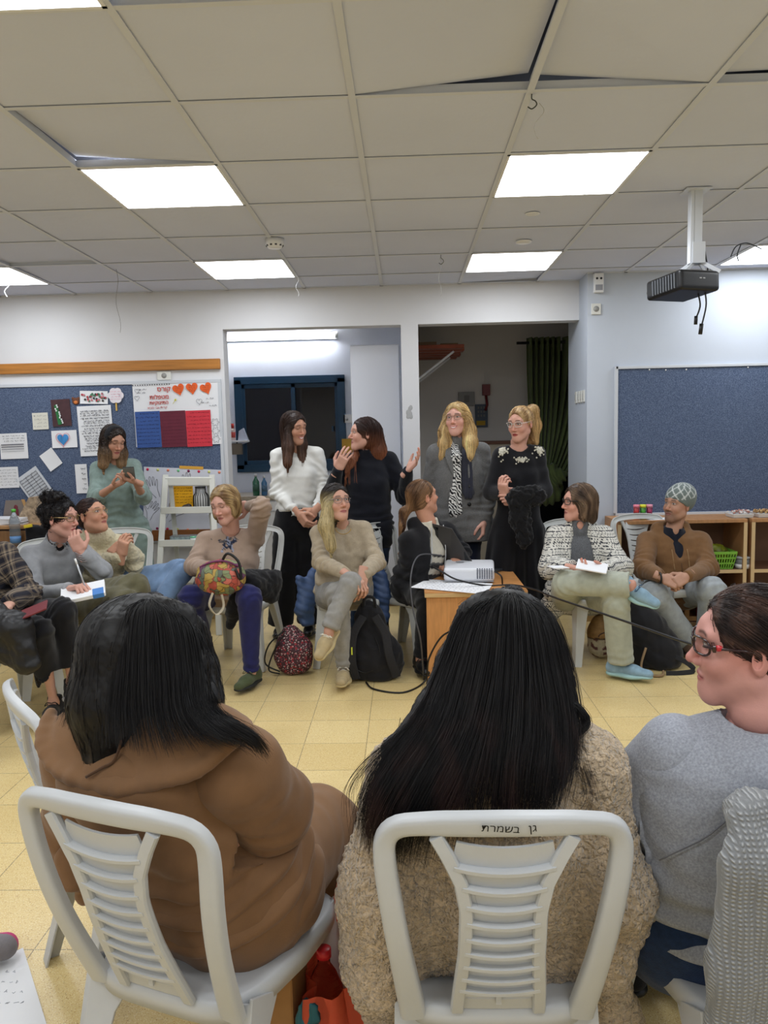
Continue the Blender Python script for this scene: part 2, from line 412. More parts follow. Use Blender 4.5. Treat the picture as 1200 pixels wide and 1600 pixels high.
# suspended ceiling : tiles, tee bars, displaced tiles
def build_ceiling():
    m_tile = mat('ceiling_tile', (206, 212, 230), .9, bump=.15, bscale=25, var=.04, vscale=1.2)
    m_tee = mat('ceiling_tee', (206, 210, 218), .5)
    m_void = mat('ceiling_void', (46, 48, 58), .9)
    b = MB(); lights = []
    i0, i1 = -6, 8; j0, j1 = -10, 6
    tilt = {(2, -1): ((.0, 0), (.045, .0)), (1, -1): ((.0, .03), (0, .05)), (-1, 0): ((.02, 0), (.04, 0)), (0, -2): ((0, 0), (.04, .03)), (3, -1): ((.0, 0), (.03, .04)), (-3, 4): ((.012, .02), (0, .0)), (2, 5): ((0, 0), (0, .02)), (3, 4): ((.02, .0), (0, 0)), (-3, 3): ((0, .01), (.016, .02))}
    for i in range(i0, i1):
        for j in range(j0, j1):
            x, y = GX+GS*i, GY+GS*j
            if x+GS < XL or x > XR or y+GS < Y0: continue
            xa, xb, ya, yb = max(x, XL), min(x+GS, XR), max(y, Y0), min(y+GS, YB if x < 1.3 else YR)
            if yb <= ya or xb <= xa: continue
            if i % 3 == 2 and j % 3 == 1 and x > XL and xb-xa > .55 and yb-ya > .55: lights.append((x, y)); continue
            t = tilt.get((i, j), ((0, 0), (0, 0))); g = .008; z = CEIL+.004
            V = [(xa+g, ya+g, z+t[0][0]), (xb-g, ya+g, z+t[0][1]), (xa+g, yb-g, z+t[1][0]), (xb-g, yb-g, z+t[1][1])]
            V = V+[(p[0], p[1], p[2]+.012) for p in V]; b.hexa(V, 0)
    for i in range(i0, i1+1):
        x = GX+GS*i
        if XL < x < XR:
            b.bb(x-.012, x+.012, Y0, YB if x < 1.3 else YR, CEIL-.002, CEIL+.001, 1); b.bb(x-.002, x+.002, Y0, YB if x < 1.3 else YR, CEIL, CEIL+.035, 1)
    for j in range(j0, j1+1):
        y = GY+GS*j
        if Y0 < y < YB:
            b.bb(XL, XR if y < YR else 1.36, y-.011, y+.011, CEIL-.0012, CEIL+.001, 1); b.bb(XL, XR if y < YR else 1.36, y-.002, y+.002, CEIL, CEIL+.03, 1)
    for (xa, xb, ya, yb) in ((XL, XL+.02, Y0, YB), (XR-.02, XR, Y0, YR), (XL, 1.37, YB-.02, YB), (1.36, XR, YR-.02, YR), (XL, XR, Y0, Y0+.02)): b.bb(xa, xb, ya, yb, CEIL-.002, CEIL+.004, 1)
    b.bb(XL, XR, Y0, 6.35, CEIL+.14, CEIL+.16, 2)
    struct(b.build('ceiling', [m_tile, m_tee, m_void]))
    m_e = mat('light_panel', (244, 249, 255), .5, emit=PANEL_E)
    labels = {}
    for (x, y) in lights:
        if x < XL or x > XR: continue
        i = round((x-GX)/GS); j = round((y-GY)/GS)
        t = empty('ceiling_light', (x+.3, y+.3, CEIL))
        L_ = {(-1, 1): 'bright square ceiling light panel above the pinboard posters, nearer of the left pair', (2, 1): 'large bright square ceiling light panel above the desk, nearer of the right pair',
              (-1, 4): 'small distant ceiling light panel over the kitchenette opening', (2, 4): 'small distant ceiling light panel over the dark corridor opening',
              (-4, 4): 'ceiling light panel cut by the left edge above the wooden wall rail', (5, 4): 'ceiling light panel at the right edge behind the ceiling projector',
              (-1, -2): 'ceiling light panel in the top left corner of the view'}.get((i, j), 'square ceiling light panel out of view behind or beside the camera')
        tag(t, L_, 'ceiling light', 'square light panels in the ceiling')
        fb = MB(); q = .296
        for (a, c_, d, e) in ((-q, q, -q, -q+.012), (-q, q, q-.012, q), (-q, -q+.012, -q, q), (q-.012, q, -q, q)): fb.bb(a, c_, d, e, -.004, .012)
        fb.build('frame', m_white, t)
        pb = MB(); pb.add([(-q+.01, -q+.01, -.001), (q-.01, -q+.01, -.001), (q-.01, q-.01, -.001), (-q+.01, q-.01, -.001)], [(0, 3, 2, 1)]); pb.build('diffuser', m_e, t)
build_ceiling()

def build_walls():
    T = .15
    b = MB(); b.bb(XL, -1.413, YB, YB+T, 0, CEIL+.15); b.bb(-1.413, 1.365, YB, YB+T, 2.311, CEIL+.15); b.bb(-.017, .118, YB, YB+T, 0, 2.311)
    struct(b.build('wall_back', m_wall))
    b = MB(); b.bb(1.365, XR, YR, 6.6, 0, CEIL+.15); struct(b.build('wall_right_back', m_wallr))
    struct(one(lambda b: b.bb(XL-.12, XL, Y0, 6.35, 0, CEIL+.15), 'wall_left', m_wall))
    struct(one(lambda b: b.bb(XR, XR+.12, Y0, 6.6, 0, CEIL+.15), 'wall_right', m_wallr))
    struct(one(lambda b: b.bb(XL-.1, XR+.1, Y0-.12, Y0, 0, CEIL+.15), 'wall_front', m_wall))
    # kitchenette behind the left opening
    b = MB(); WY = 8.5; wl, wr, wb, wt = aty(376, 730, WY)[0], aty(538, 730, WY)[0], aty(455, 732, WY)[2], aty(455, 592, WY)[2]
    b.bb(-2.6, wl, WY, WY+.15, 0, 2.8); b.bb(wr, .1, WY, WY+.15, 0, 2.8); b.bb(wl, wr, WY, WY+.15, 0, wb); b.bb(wl, wr, WY, WY+.15, wt, 2.8)
    struct(b.build('wall_kitchen', m_kit))
    struct(one(lambda b: b.bb(-2.7, -2.6, 6.35, WY, 0, 2.8), 'wall_kitchen_side', m_kit))
    struct(one(lambda b: b.bb(.0, .1, 6.35, WY, 0, 2.8), 'wall_divider', m_kit))
    struct(one(lambda b: b.bb(-2.7, 3.2, 6.35, 8.7, 2.62, 2.7), 'ceiling_back_rooms', m_dark))
    struct(one(lambda b: (b.bb(.1, 1.42, 8.45, 8.6, 0, 2.8), b.bb(1.42, 3.2, 8.45, 8.6, 2.3, 2.8)), 'wall_corridor', m_dark))
    struct(one(lambda b: b.bb(3.1, 3.2, 6.6, 8.6, 0, 2.8), 'wall_corridor_side', m_dark))
    struct(one(lambda b: b.bb(1.42, 3.1, 8.5, 8.56, 0, 2.3), 'window_2', mat('night_glass', (14, 18, 26), .12)))
    # window with blue frame, dark outside
    mb_ = mat('blue_window_frame', (18, 58, 86), .4)
    t = empty('window_1', ((wl+wr)/2, WY, (wb+wt)/2)); t['kind'] = 'structure'; W = (wr-wl)/2; Hh = (wt-wb)/2
    f = MB()
    for (a, c_, d, e) in ((-W-.03, W+.03, Hh-.05, Hh+.03), (-W-.03, W+.03, -Hh-.03, -Hh+.05), (-W-.03, -W+.05, -Hh, Hh), (W-.05, W+.03, -Hh, Hh)): f.bb(a, c_, -.04, .06, d, e)
    f.build('window_frame', mb_, t, bevel=.004)
    for s_, (xa, xb, yy) in enumerate(((-W+.04, .06, -.02), (0.0, W-.04, .015))):
        f = MB(); w_ = .045
        for (a, c_, d, e) in ((xa, xb, Hh-.05-w_, Hh-.05), (xa, xb, -Hh+.05, -Hh+.05+w_), (xa, xa+w_, -Hh+.05, Hh-.05), (xb-w_, xb, -Hh+.05, Hh-.05)): f.bb(a, c_, yy-.012, yy+.018, d, e)
        sf = f.build('window_sash', mb_, t, bevel=.003)
        g = MB(); g.bb(xa+w_, xb-w_, yy, yy+.005, -Hh+.05+w_, Hh-.05-w_); g.build('pane', mat('window_glass_night', (20, 21, 30), .04, trans=.25), sf)
    one(lambda b: b.bb(wr-.12, wr-.1, 8.44, 8.46, 1.5, 1.56), 'h', mb_).name = 'window_latch'
    o = bpy.data.objects['window_latch']; o.parent = t; o.location = Vector((0, 0, 0))-t.location
    struct(one(lambda b: b.bb(-2.6, 0, WY+1.2, WY+1.25, 0, 3), 'wall_outside', mat('night_outside', (24, 26, 34), .9)))
    # skirting
    m_sk = mat('skirting', (176, 150, 104), .4, var=.1, vscale=20)
    struct(one(lambda b: (b.bb(XL, -1.413, YB-.012, YB, 0, .07)), 'baseboard_back', m_sk))
    struct(one(lambda b: (b.bb(1.365, XR, YR-.012, YR, 0, .07)), 'baseboard_right', m_sk))
build_walls()

# ------------------------------------------------------------------ kitchenette and corridor contents
def wpt(px, py, Y): return aty(px, py, Y)
def build_back_rooms():
    # tall white cabinet in the opening
    t = empty('tall_cabinet', (-.235, 6.55, 0)); tag(t, 'tall plain white cabinet filling the right of the kitchenette opening', 'cabinet')
    b = MB(); b.bb(-.205, .2, 0, .5, .04, 2.2); b.build('body', m_white, t, bevel=.004)
    b = MB(); b.bb(-.2, .195, -.02, 0, .06, 2.195); b.build('door', mat('cabinet_door', (214, 217, 226), .35), t, bevel=.003)
    b = MB(); b.bb(-.2, .2, .02, .46, 0, .04); b.build('plinth', mat('plinth', (150, 130, 100), .6), t)
    b = MB(); b.tube([(-.16, -.02, 1.15), (-.16, -.04, 1.15), (-.16, -.04, 1.05), (-.16, -.02, 1.05)], .005, 8); b.build('handle', m_alu, t)
    t = empty('kitchen_counter', (-1.5, 8.2, 0)); tag(t, 'white kitchen counter with a stone top under the blue window', 'counter')
    b = MB(); b.bb(-1.05, 1.45, -.28, .28, .06, .82); b.build('body', m_white, t)
    b = MB(); b.bb(-1.07, 1.47, -.31, .29, .82, .86); b.build('worktop', mat('stone_top', (168, 158, 142), .3, var=.12, vscale=30), t, bevel=.005)
    b = MB(); b.bb(-1.05, 1.45, -.25, .28, 0, .06); b.build('plinth', mat('plinth', (150, 130, 100), .6), t)
    for x in (-1.03, -.4, .22, .84):
        b = MB(); b.bb(x, x+.6, -.3, -.28, .08, .8); d = b.build('door', m_white, t, bevel=.003)
        b = MB(); b.bb(x+.5, x+.56, -.315, -.3, .7, .712); b.build('handle', m_alu, d)
    # fluorescent tube
    p0, p1 = aty(352, 517, 8.4), aty(527, 516, 8.4)
    t = empty('tube_light', ((p0[0]+p1[0])/2-.2, 8.46, 2.5)); tag(t, 'long fluorescent tube glowing high on the kitchenette wall above the blue window', 'tube light')
    h = (p1[0]-p0[0])/2+.2
    one(lambda b: b.bb(-h, h, -.02, .03, -.015, .06), 'housing', m_white, t, bevel=.004)
    one(lambda b: b.cyl((-h+.03, -.05, .01), (h-.03, -.05, .01), .022), 'tube', mat('tube_glow', (248, 250, 255), .5, emit=TUBE_E), t)
    one(lambda b: (b.cyl((-h, -.05, .01), (-h+.03, -.05, .01), .024), b.cyl((h-.03, -.05, .01), (h, -.05, .01), .024)), 'end_caps', m_white, t)
    # bottles on counter
    def bottle(px, Y, H, r, liq, label, cap=(200, 200, 200)):
        p = aty(px, 760, Y); t = empty('soap_bottle', (p[0], Y, .86)); tag(t, label, 'bottle')
        one(lambda b: b.lathe([(r*.9, 0), (r, .01), (r, H*.62), (r*.35, H*.8), (r*.35, H*.86), (0, H*.861)]), 'body', mat('soap_body'+str(liq), liq, .2, coat=.5), t)
        one(lambda b: b.lathe([(r*.42, 0), (r*.42, H*.1), (r*.2, H*.12), (0, H*.121)], (0, 0, H*.86)), 'cap', mat('soap_cap'+str(cap), cap, .4), t)
        one(lambda b: b.lathe([(r*1.02, H*.2), (r*1.02, H*.5)]), 'liquid_label', mat('soap_label'+str(liq), tuple(int(c*.6+40) for c in liq), .5), t)
    bottle(400, 8.0, .23, .035, (30, 96, 66), 'green bottle of dish soap on the kitchen counter left of the two')
    bottle(413, 8.0, .21, .03, (60, 110, 150), 'slim blue bottle on the kitchen counter beside the green soap bottle')
    # wall dispenser with red and white bottle left of window
    p = aty(373, 688, 8.4); t = empty('wall_shelf', (p[0], 8.44, p[2])); tag(t, 'small white wall shelf left of the blue window', 'shelf')
    one(lambda b: b.bb(-.1, .1, -.1, .05, -.02, .0), 'board', m_white, t, bevel=.003)
    one(lambda b: b.hexa([(-.02, -.02, -.06), (.1, -.02, -.02), (-.02, .04, -.06), (.1, .04, -.02), (-.0, -.02, .1), (.05, -.02, .13), (-.0, .04, .1), (.05, .04, .13)]), 'paper_holder', mat('holder', (196, 204, 220), .4), t)
    t = empty('spray_bottle', (p[0]-.06, 8.4, p[2])); tag(t, 'small white bottle with a red cap on the wall shelf left of the window', 'bottle')
    one(lambda b: b.lathe([(.026, 0), (.026, .11), (.012, .13), (0, .131)]), 'body', mat('bottlewhite', (210, 190, 185), .4), t)
    one(lambda b: b.lathe([(.014, .0), (.016, .05), (0, .051)], (0, 0, .13)), 'cap', mat('redcap', (190, 50, 40), .4), t)
    one(lambda b: b.lathe([(.027, .03), (.027, .09)]), 'label_band', mat('redband', (170, 60, 50), .5), t)
    p = aty(371, 700, 8.44); tag(one(lambda b: b.bb(-.055, .055, -.03, .04, -.07, .05), 'wall_canister', mat('canister', (120, 110, 96), .5), None, loc=tuple(p)), 'grey brown canister mounted under the small wall shelf', 'canister')
    # outlet + towel box right of window
    p = aty(545, 655, 8.47); t = empty('wall_socket', tuple(p)); tag(t, 'white wall socket right of the blue window', 'socket'); one(lambda b: b.bb(-.06, .04, -.01, .03, -.04, .05), 'plate', m_white, t, bevel=.003); one(lambda b: (b.cyl((-.02, -.012, 0), (-.02, -.009, 0), .016)), 'outlet', mat('grey_pl', (150, 150, 150), .5), t)
    p = aty(545, 700, 8.46); tag(one(lambda b: b.bb(-.07, .06, -.05, .04, -.1, .1), 'yellow_box', mat('yellowbox', (196, 150, 40), .5), None, loc=tuple(p)), 'yellow box on the wall beside the kitchenette window', 'box')
    # corridor: shelf on brackets
    Y = 7.6; p = aty(700, 550, Y)
    t = empty('wall_rack', (.1, Y, p[2])); tag(t, 'orange brown slatted shelf on white diagonal brackets in the dark corridor', 'shelf')
    mo = mat('orange_wood', (150, 70, 40), .5, var=.2, vscale=12)
    for q in range(5): one(lambda b: b.bb(0, .44+.02*(q % 2), -.55+q*.24, -.55+q*.24+.17, -.02, .012), 'slat', mo, t, bevel=.004)
    for yy in (-.35, .25): one(lambda b: b.sweep([(0, yy, -.3), (.36, yy, -.03)], .03, .02, (0, 1, 0)), 'bracket', m_white, t)
    one(lambda b: (b.bb(.02, .2, -.45, -.1, .012, .05), b.bb(.24, .4, -.35, 0, .012, .045)), 'folded_boxes', mat('card', (150, 120, 90), .8), t)
    # wall things
    def pr(px0, py0, px1, py1, Y): a, c_ = aty(px0, py0, Y), aty(px1, py1, Y); return a[0], c_[0], c_[2], a[2]
    def wall_thing(name, rect, Y, th, m, label, cat, extra=None):
        x0, x1, z0, z1 = pr(*rect, Y); t = empty(name, ((x0+x1)/2, Y, (z0+z1)/2)); tag(t, label, cat); W, Hh = (x1-x0)/2, (z1-z0)/2
        one(lambda b: b.bb(-W, W, -th, 0, -Hh, Hh), 'body', m, t, bevel=.003)
        if extra: extra(t, W, Hh, th)
        return t
    gm = mat('fr_grey', (120, 118, 118), .6)
    wall_thing('control_box', (716, 613, 741, 634), 8.44, .05, mat('fr_lt', (146, 146, 146), .5), 'small light grey control box with a dark screen on the corridor wall', 'control box', lambda t, W, H_, th: one(lambda b: b.bb(-W*.3, W*.35, -th-.004, -th, -H_*.5, H_*.5), 'screen', gm, t))
    wall_thing('red_box', (753, 601, 765, 618), 8.44, .07, mat('alarm_red', (120, 34, 40), .4), 'small dark red box high on the corridor wall', 'alarm box', lambda t, W, H_, th: one(lambda b: b.tube([(0, -.03, -H_), (.01, -.03, -H_-.1), (-.01, -.03, -H_-.16)], .014, 8), 'hose', mat('alarm_red', (120, 34, 40), .4), t))
    wall_thing('notice_board', (742, 632, 762, 667), 8.43, .02, mat('notice_blue', (80, 92, 108), .6), 'grey blue notice with a yellow block on the corridor wall under the red box', 'notice', lambda t, W, H_, th: (one(lambda b: b.bb(-W*.8, W*.6, -th-.003, -th, -H_*.85, -H_*.45), 'yellow_label', mat('yl', (190, 150, 20), .6), t), one(lambda b: [b.bb(-W*.6+k*W*.45, -W*.6+k*W*.45+W*.25, -th-.003, -th, -H_*.1+r*H_*.35, H_*.1+r*H_*.35) for k in range(3) for r in range(3)], 'printed_marks', gm, t)))
    # low cream cabinet behind the two women in the corridor
    x0, x1, z0, z1 = pr(740, 690, 800, 790, 8.0); t = empty('corridor_cabinet', ((x0+x1)/2, 8.2, 0)); tag(t, 'pale low cabinet with a brown top edge in the corridor between the two blonde women', 'cabinet')
    one(lambda b: b.bb(-.45, .3, -.2, .2, 0, z1-.03), 'body', mat('pale_cab', (176, 168, 152), .6), t)
    one(lambda b: b.bb(-.47, .32, -.22, .22, z1-.03, z1), 'top', mat('brown_top', (96, 56, 36), .5), t)
    # curtain, gathered in a knot
    Y = 7.9; mg = fabric('green_curtain', (88, 102, 62), var=.15, vscale=6)
    t = empty('curtain', (1.45, Y, 0)); tag(t, 'dark olive green curtain on eyelets gathered in a knot in the corridor', 'curtain')
    zt = aty(850, 527, Y)[2]; zk = aty(855, 748, Y)[2]; ze = aty(855, 785, Y)[2]
    def cur_(xa, xb, ka, kb, name, seed, dep=.05):
        n, K = 90, 40; V = []; Fc = []
        for k in range(K):
            v = k/(K-1); z = zt+(zk-zt)*v; s_ = v**2.2
            l = xa+(ka-xa)*s_; r_ = xb+(kb-xb)*s_
            for i in range(n):
                u = i/(n-1); a = u*6*2*PI+seed
                V.append((l+(r_-l)*u-1.45, math.sin(a)*dep*(1-.5*s_)+.01*math.sin(a*2.3+v*3)+.05*s_*math.sin(u*PI), z))
        Fc = [(k*n+i, k*n+i+1, (k+1)*n+i+1, (k+1)*n+i) for k in range(K-1) for i in range(n-1)]
        b = MB(); b.add(V, Fc, 0, True); o = b.build(name, mg, t); so = o.modifiers.new('s', 'SOLIDIFY'); so.thickness = .004
    x0 = aty(823, 527, Y)[0]; xk0, xk1 = aty(836, 748, Y)[0], aty(873, 748, Y)[0]
    cur_(x0, x0+.33, xk0, xk0+.12, 'curtain_panel', .3); cur_(x0+.36, x0+.75, xk0+.1, xk1+.05, 'curtain_panel', 1.2)
    vo = Vol((-.5, -.25, ze-.1), (.5, .25, zk+.15), .008)
    kx = (xk0+xk1)/2-1.45
    vo.ell((kx, 0, (zk+ze)/2), (.16, .1, .15), k=.03); vo.cone((kx-.1, -.05, ze+.02), (kx+.12, -.07, zk+.03), .05, .07, k=.03); vo.cone((kx, 0, zk+.12), (kx, 0, zk), .1, .12, k=.04)
    vol_obj(vo, 'knot', mg, t, disp=lambda V, N: .012*np.sin(V[:, 0]*90+V[:, 2]*40+2*np.sin(V[:, 2]*20)))
    one(lambda b: b.cyl((x0-1.45-.1, 0, zt-.05), (1.6, 0, zt-.05), .014), 'rod', m_black, t)
build_back_rooms()

# ------------------------------------------------------------------ wall furniture
def rect_on(px0, py0, px1, py1, Y): a, c_ = aty(px0, py0, Y), aty(px1, py1, Y); return a[0], c_[0], c_[2], a[2]
def board_mat():
    m = mat('felt_blue', (66, 86, 122), .95, bump=.3, bscale=500)
    N, L, B = nodes_of(m); tc = N.new('ShaderNodeTexCoord'); n1 = N.new('ShaderNodeTexNoise'); n1.inputs['Scale'].default_value = 160; n1.inputs['Detail'].default_value = 3; L.new(tc.outputs['Object'], n1.inputs['Vector'])
    r_ = N.new('ShaderNodeValToRGB'); r_.color_ramp.elements[0].position = .4; r_.color_ramp.elements[0].color = srgb(62, 76, 104); r_.color_ramp.elements[1].position = .68; r_.color_ramp.elements[1].color = srgb(110, 124, 150)
    L.new(n1.outputs[0], r_.inputs[0]); L.new(r_.outputs[0], B.inputs['Base Color']); return m
def build_boards():
    fm = board_mat()
    t = empty('pinboard', (-2.75, YB, 1.26)); tag(t, 'long blue felt pinboard on the left wall covered in papers and posters', 'pinboard')
    one(lambda b: b.bb(-1.35, 1.3, -.02, 0, -.6, .64), 'felt_panel', fm, t)
    one(lambda b: (b.bb(-1.35, 1.31, -.028, 0, .64, .665), b.bb(1.285, 1.31, -.028, 0, -.62, .64), b.bb(-1.35, 1.31, -.028, 0, -.62, -.6)), 'frame', mat('frame_grey', (196, 200, 206), .4), t, bevel=.002)
    x0, x1, z0, z1 = rect_on(962, 573, 1199, 797, YR)
    t = empty('pinboard', ((x0+3.3)/2, YR, (z0+z1)/2)); tag(t, 'empty blue felt pinboard on the right wall above the wooden shelf units', 'pinboard'); W = (3.3-x0)/2; H_ = (z1-z0)/2
    one(lambda b: b.bb(-W+.01, W, -.02, 0, -H_, H_-.015), 'felt_panel', fm, t)
    one(lambda b: (b.bb(-W-.005, W, -.03, 0, H_-.02, H_), b.bb(-W-.012, -W+.012, -.03, 0, -H_, H_), b.bb(-W, W, -.03, 0, -H_-.02, -H_)), 'frame', mat('frame_grey', (196, 200, 206), .4), t, bevel=.002)
    one(lambda b: [b.sph((x, -.022, z), .006, 6) for x, z in ((-.62, H_-.03), (-.5, H_-.035), (-.35, H_-.035), (.1, H_-.03))], 'push_pins', m_white, t)
    # wooden rail
    mr = mat('pine_rail', (170, 112, 48), .5, var=.25, vscale=6, stretch=(.6, 8, 14), bump=.1, bscale=40)
    tag(one(lambda b: b.bb(-1.35, 1.31, -.03, 0, -.04, .04), 'wooden_rail', mr, None, loc=(-2.75, YB, 2.045), bevel=.004), 'long pine rail fixed to the wall above the left pinboard', 'rail')
build_boards()

def wallR(a=0):
    return WALLR@rotz(a)
def sheet(name, cpx, cpy, wpx, hpx, ang, m, label, cat='paper', Y=YB-.022, group=None, curl=.004):
    """flat sheet on the pinboard centred at a pixel; wpx,hpx pixel size; ang degrees"""
    p = aty(cpx, cpy, Y); s_ = Y/F; W, H_ = wpx*s_/2, hpx*s_/2
    t = empty(name, tuple(p)); tag(t, label, cat, group); t.rotation_euler = (0, math.radians(-ang), 0)
    n = 7; V = []; 
    for j in range(n):
        for i in range(n):
            u, v = i/(n-1)*2-1, j/(n-1)*2-1; V.append((u*W, -.002-curl*(abs(u)**3*.6+abs(v)**3*(.8 if v < 0 else .1)), v*H_))
    V2 = [(x, y+.0012, z) for x, y, z in V]
    Fc = [(j*n+i, j*n+i+1, (j+1)*n+i+1, (j+1)*n+i) for j in range(n-1) for i in range(n-1)]
    b = MB(); b.add(V+V2, Fc+[tuple(q+n*n for q in f[::-1]) for f in Fc], 0, True); b.build('sheet', m, t)
    return t, W, H_
def scrib(b, x0, x1, z, h, y, r, wlo=.3, wd=.0009, dens=1.):
    """one row of handwriting-like strokes in a vertical plane"""
    x = x1
    while x > x0:
        wl = r.uniform(1.2, 3.6)*h; n = max(5, int(wl/h*5)); xs = np.linspace(x, max(x-wl, x0), n); zs = z+np.array([r.uniform(-.5, .5)*h for _ in range(n)])
        for k in range(n-1):
            a = np.array([xs[k], y, zs[k]]); c_ = np.array([xs[k+1], y, zs[k+1]])
            d = unit(c_-a); s_ = np.array([-d[2], 0, d[0]])*wd*.5
            b.add([a-s_, c_-s_, c_+s_, a+s_], [(0, 1, 2, 3)])
        x -= wl+r.uniform(.5, 1.3)*h/dens
def lines(t, W, H_, rows, name='writing', m=None, x0=None, x1=None, z0=None, z1=None, h=None, seed=1, y=-.009, wd=.0016):
    r = random.Random(seed); b = MB(); x0 = -W*.85 if x0 is None else x0; x1 = W*.85 if x1 is None else x1; z0 = -H_*.85 if z0 is None else z0; z1 = H_*.85 if z1 is None else z1
    h = h or (z1-z0)/rows*.45
    for k in range(rows): scrib(b, x0+r.uniform(0, .15)*(x1-x0), x1, z1-(k+.5)*(z1-z0)/rows, h, y, r, wd=wd)
    return b.build(name, m or m_ink, t)
def heart_pts(s, n=26): return [(s*.0625*16*math.sin(a)**3*.9, s*.0625*(13*math.cos(a)-5*math.cos(2*a)-2*math.cos(3*a)-math.cos(4*a))) for a in [2*PI*i/n for i in range(n)]]
def outline(b, pts, wd, y, x=0, z=0, closed=True):
    P = [(p[0]+x, y, p[1]+z) for p in pts]; b.sweep(P, wd, .0008, np.array([0, 0, 1.]) if False else _sides(P, closed), closed=closed, prof=[(-.5, -.5), (.5, -.5), (.5, .5), (-.5, .5)])
def _sides(P, closed=True):
    P = np.asarray(P, float); T = (np.roll(P, -1, 0)-np.roll(P, 1, 0)) if closed else np.gradient(P, axis=0)
    return np.stack([-T[:, 2], np.zeros(len(P)), T[:, 0]], 1)
def textchild(s, size, t, name, m, x, z, y=-.009, ang=0, align='CENTER', bold=.0):
    V, Fc = text_mesh(s, size, WALLR@rotz(math.radians(ang)), (x, y, z), .0004, align, bold); b = MB(); b.add(V, Fc); return b.build(name, m, t)
def build_papers():
    red_ink = mat('red_ink', (190, 70, 60), .7); pink = mat('pink_ink', (216, 110, 140), .7); grey_ink = mat('grey_ink', (96, 96, 104), .8)
    ink2 = mat('dark_navy_ink', (28, 34, 70), .7)
    # big course poster
    t, W, H_ = sheet('course_poster', 277, 647, 135, 98, 1, m_paper, 'large white course poster with orange hearts and three coloured text panels on the pinboard', 'poster')
    px = lambda x, y: ((x-277)*YB/F, (647-y)*YB/F)
    for s_, x, y, sz in (('סרוק', 259, 608, .052), ('תולפטמ', 251, 620, .046), ('תויקוניתה', 250, 628.5, .038)):
        X, Z = px(x, y); textchild(s_, sz, t, 'heading', red_ink, X, Z, bold=.0008)
    X, Z = px(247, 636); textchild('איבס יבא תירק', .026, t, 'subheading', red_ink, X, Z)
    for k, (x, y, a) in enumerate(((282, 609, .25), (303, 608, .1), (325, 609, .35))):
        X, Z = px(x, y); b = MB(); R = np.array([[math.cos(a), -math.sin(a)], [math.sin(a), math.cos(a)]]); P = [tuple(R@np.array(q)) for q in heart_pts(.052)]
        b.prism([(q[0]+X, q[1]+Z) for q in P], .008, .0095, R=WALLR); h_ = b.build('orange_heart', mat('orange_card', (226, 96, 40), .8), t)
        r = random.Random(k); b = MB()
        for q in range(4): scrib(b, X-.025, X+.025, Z+.02-q*.014, .006, -.0102, r, wd=.0012)
        b.build('heart_writing', m_ink, h_)
    for k, (xa, xb, c_, m2) in enumerate(((211, 250, (54, 84, 146), ink2), (250.3, 290, (100, 34, 52), mat('mar_ink', (60, 16, 34), .8)), (290.3, 329.5, (202, 52, 66), mat('rd_ink', (110, 14, 34), .8)))):
        xa_, za = px(xa, 641+k*.8); xb_, zb = px(xb, 697+k*.8)
        b = MB(); b.bb(xa_, xb_, -.0095, -.0075, zb, za); pn = b.build('text_panel', mat('panel%d' % k, c_, .8, var=.06, vscale=20), t)
        if k != 1:
            r = random.Random(k+5); b = MB(); rows = 9
            for q in range(rows): scrib(b, xa_+.01+(.03 if q in (0, 2) else 0), xb_-.012, za-.018-q*(za-zb-.02)/rows, .013 if (k == 0 and q in (1, 2)) else .0075, -.0102, r, wd=.0018)
            b.build('panel_writing', m2, pn)
        else:
            r = random.Random(3); b = MB()
            for q in range(10): scrib(b, xa_+.01, xb_-.012, za-.018-q*(za-zb-.02)/10, .006, -.0102, r, wd=.0009)
            b.build('panel_writing', m2, pn)
    b = MB()
    for i in range(16): X, Z = px(211+i*3.8, 600.5); b.bb(X-.0035, X+.0035, -.0095, -.0085, Z-.005, Z+.005)
    b.build('punched_holes', m_ink, t)
    b = MB()
    for (x, y, s_) in ((217, 609, .02), (216, 620, .022), (313, 629, .025)): X, Z = px(x, y); outline(b, heart_pts(s_), .002, -.009, X, Z)
    for y in (662, 675, 688): 
        X, Z = px(336, y); outline(b, [((.025+.008*math.cos(6*a))*math.cos(a), (.025+.008*math.cos(6*a))*math.sin(a)) for a in [2*PI*i/36 for i in range(36)]], .002, -.009, X, Z)
    b.build('drawn_hearts_and_flowers', grey_ink, t)
    r = random.Random(9); b = MB()
    for (x, y, n) in ((224, 612, 2), (226, 607, 1), (330, 625, 2), (322, 631, 2), (334, 636, 1)): X, Z = px(x, y); scrib(b, X-.03, X+.03, Z, .012, -.009, r, wd=.0018)
    b.build('small_notes', grey_ink, t)
    X, Z = px(276, 625); one(lambda b: b.sweep([(X-.022, -.009, Z-.03), (X-.01, -.009, Z-.015), (X, -.009, Z)], .003, .001, (0, 0, 1)), 'yellow_star', mat('ylw', (206, 200, 70), .7), t)
    one(lambda b: b.prism([(X+.012*math.cos(a)*(1 if i % 2 else .5), Z+.012*math.sin(a)*(1 if i % 2 else .5)) for i, a in enumerate([2*PI*i/10 for i in range(10)])], .009, .0095, R=WALLR), 'yellow_star', mat('ylw', (206, 200, 70), .7), t)
    # long handwritten poster
    t, W, H_ = sheet('handwritten_poster', 150, 673, 54, 78, 1.5, m_paper, 'tall white poster full of small handwriting behind the woman with the headband', 'poster')
    lines(t, W, H_, 17, seed=4, wd=.002); lines(t, W, H_, 12, 'circled_writing', grey_ink, seed=8, wd=.0022)
    t, W, H_ = sheet('name_list', 128, 748, 19, 46, 1, m_paper, 'narrow white sheet low on the pinboard beside the green dress', 'paper')
    lines(t, W, H_, 5, seed=14, x0=0, x1=W*.8, wd=.002)
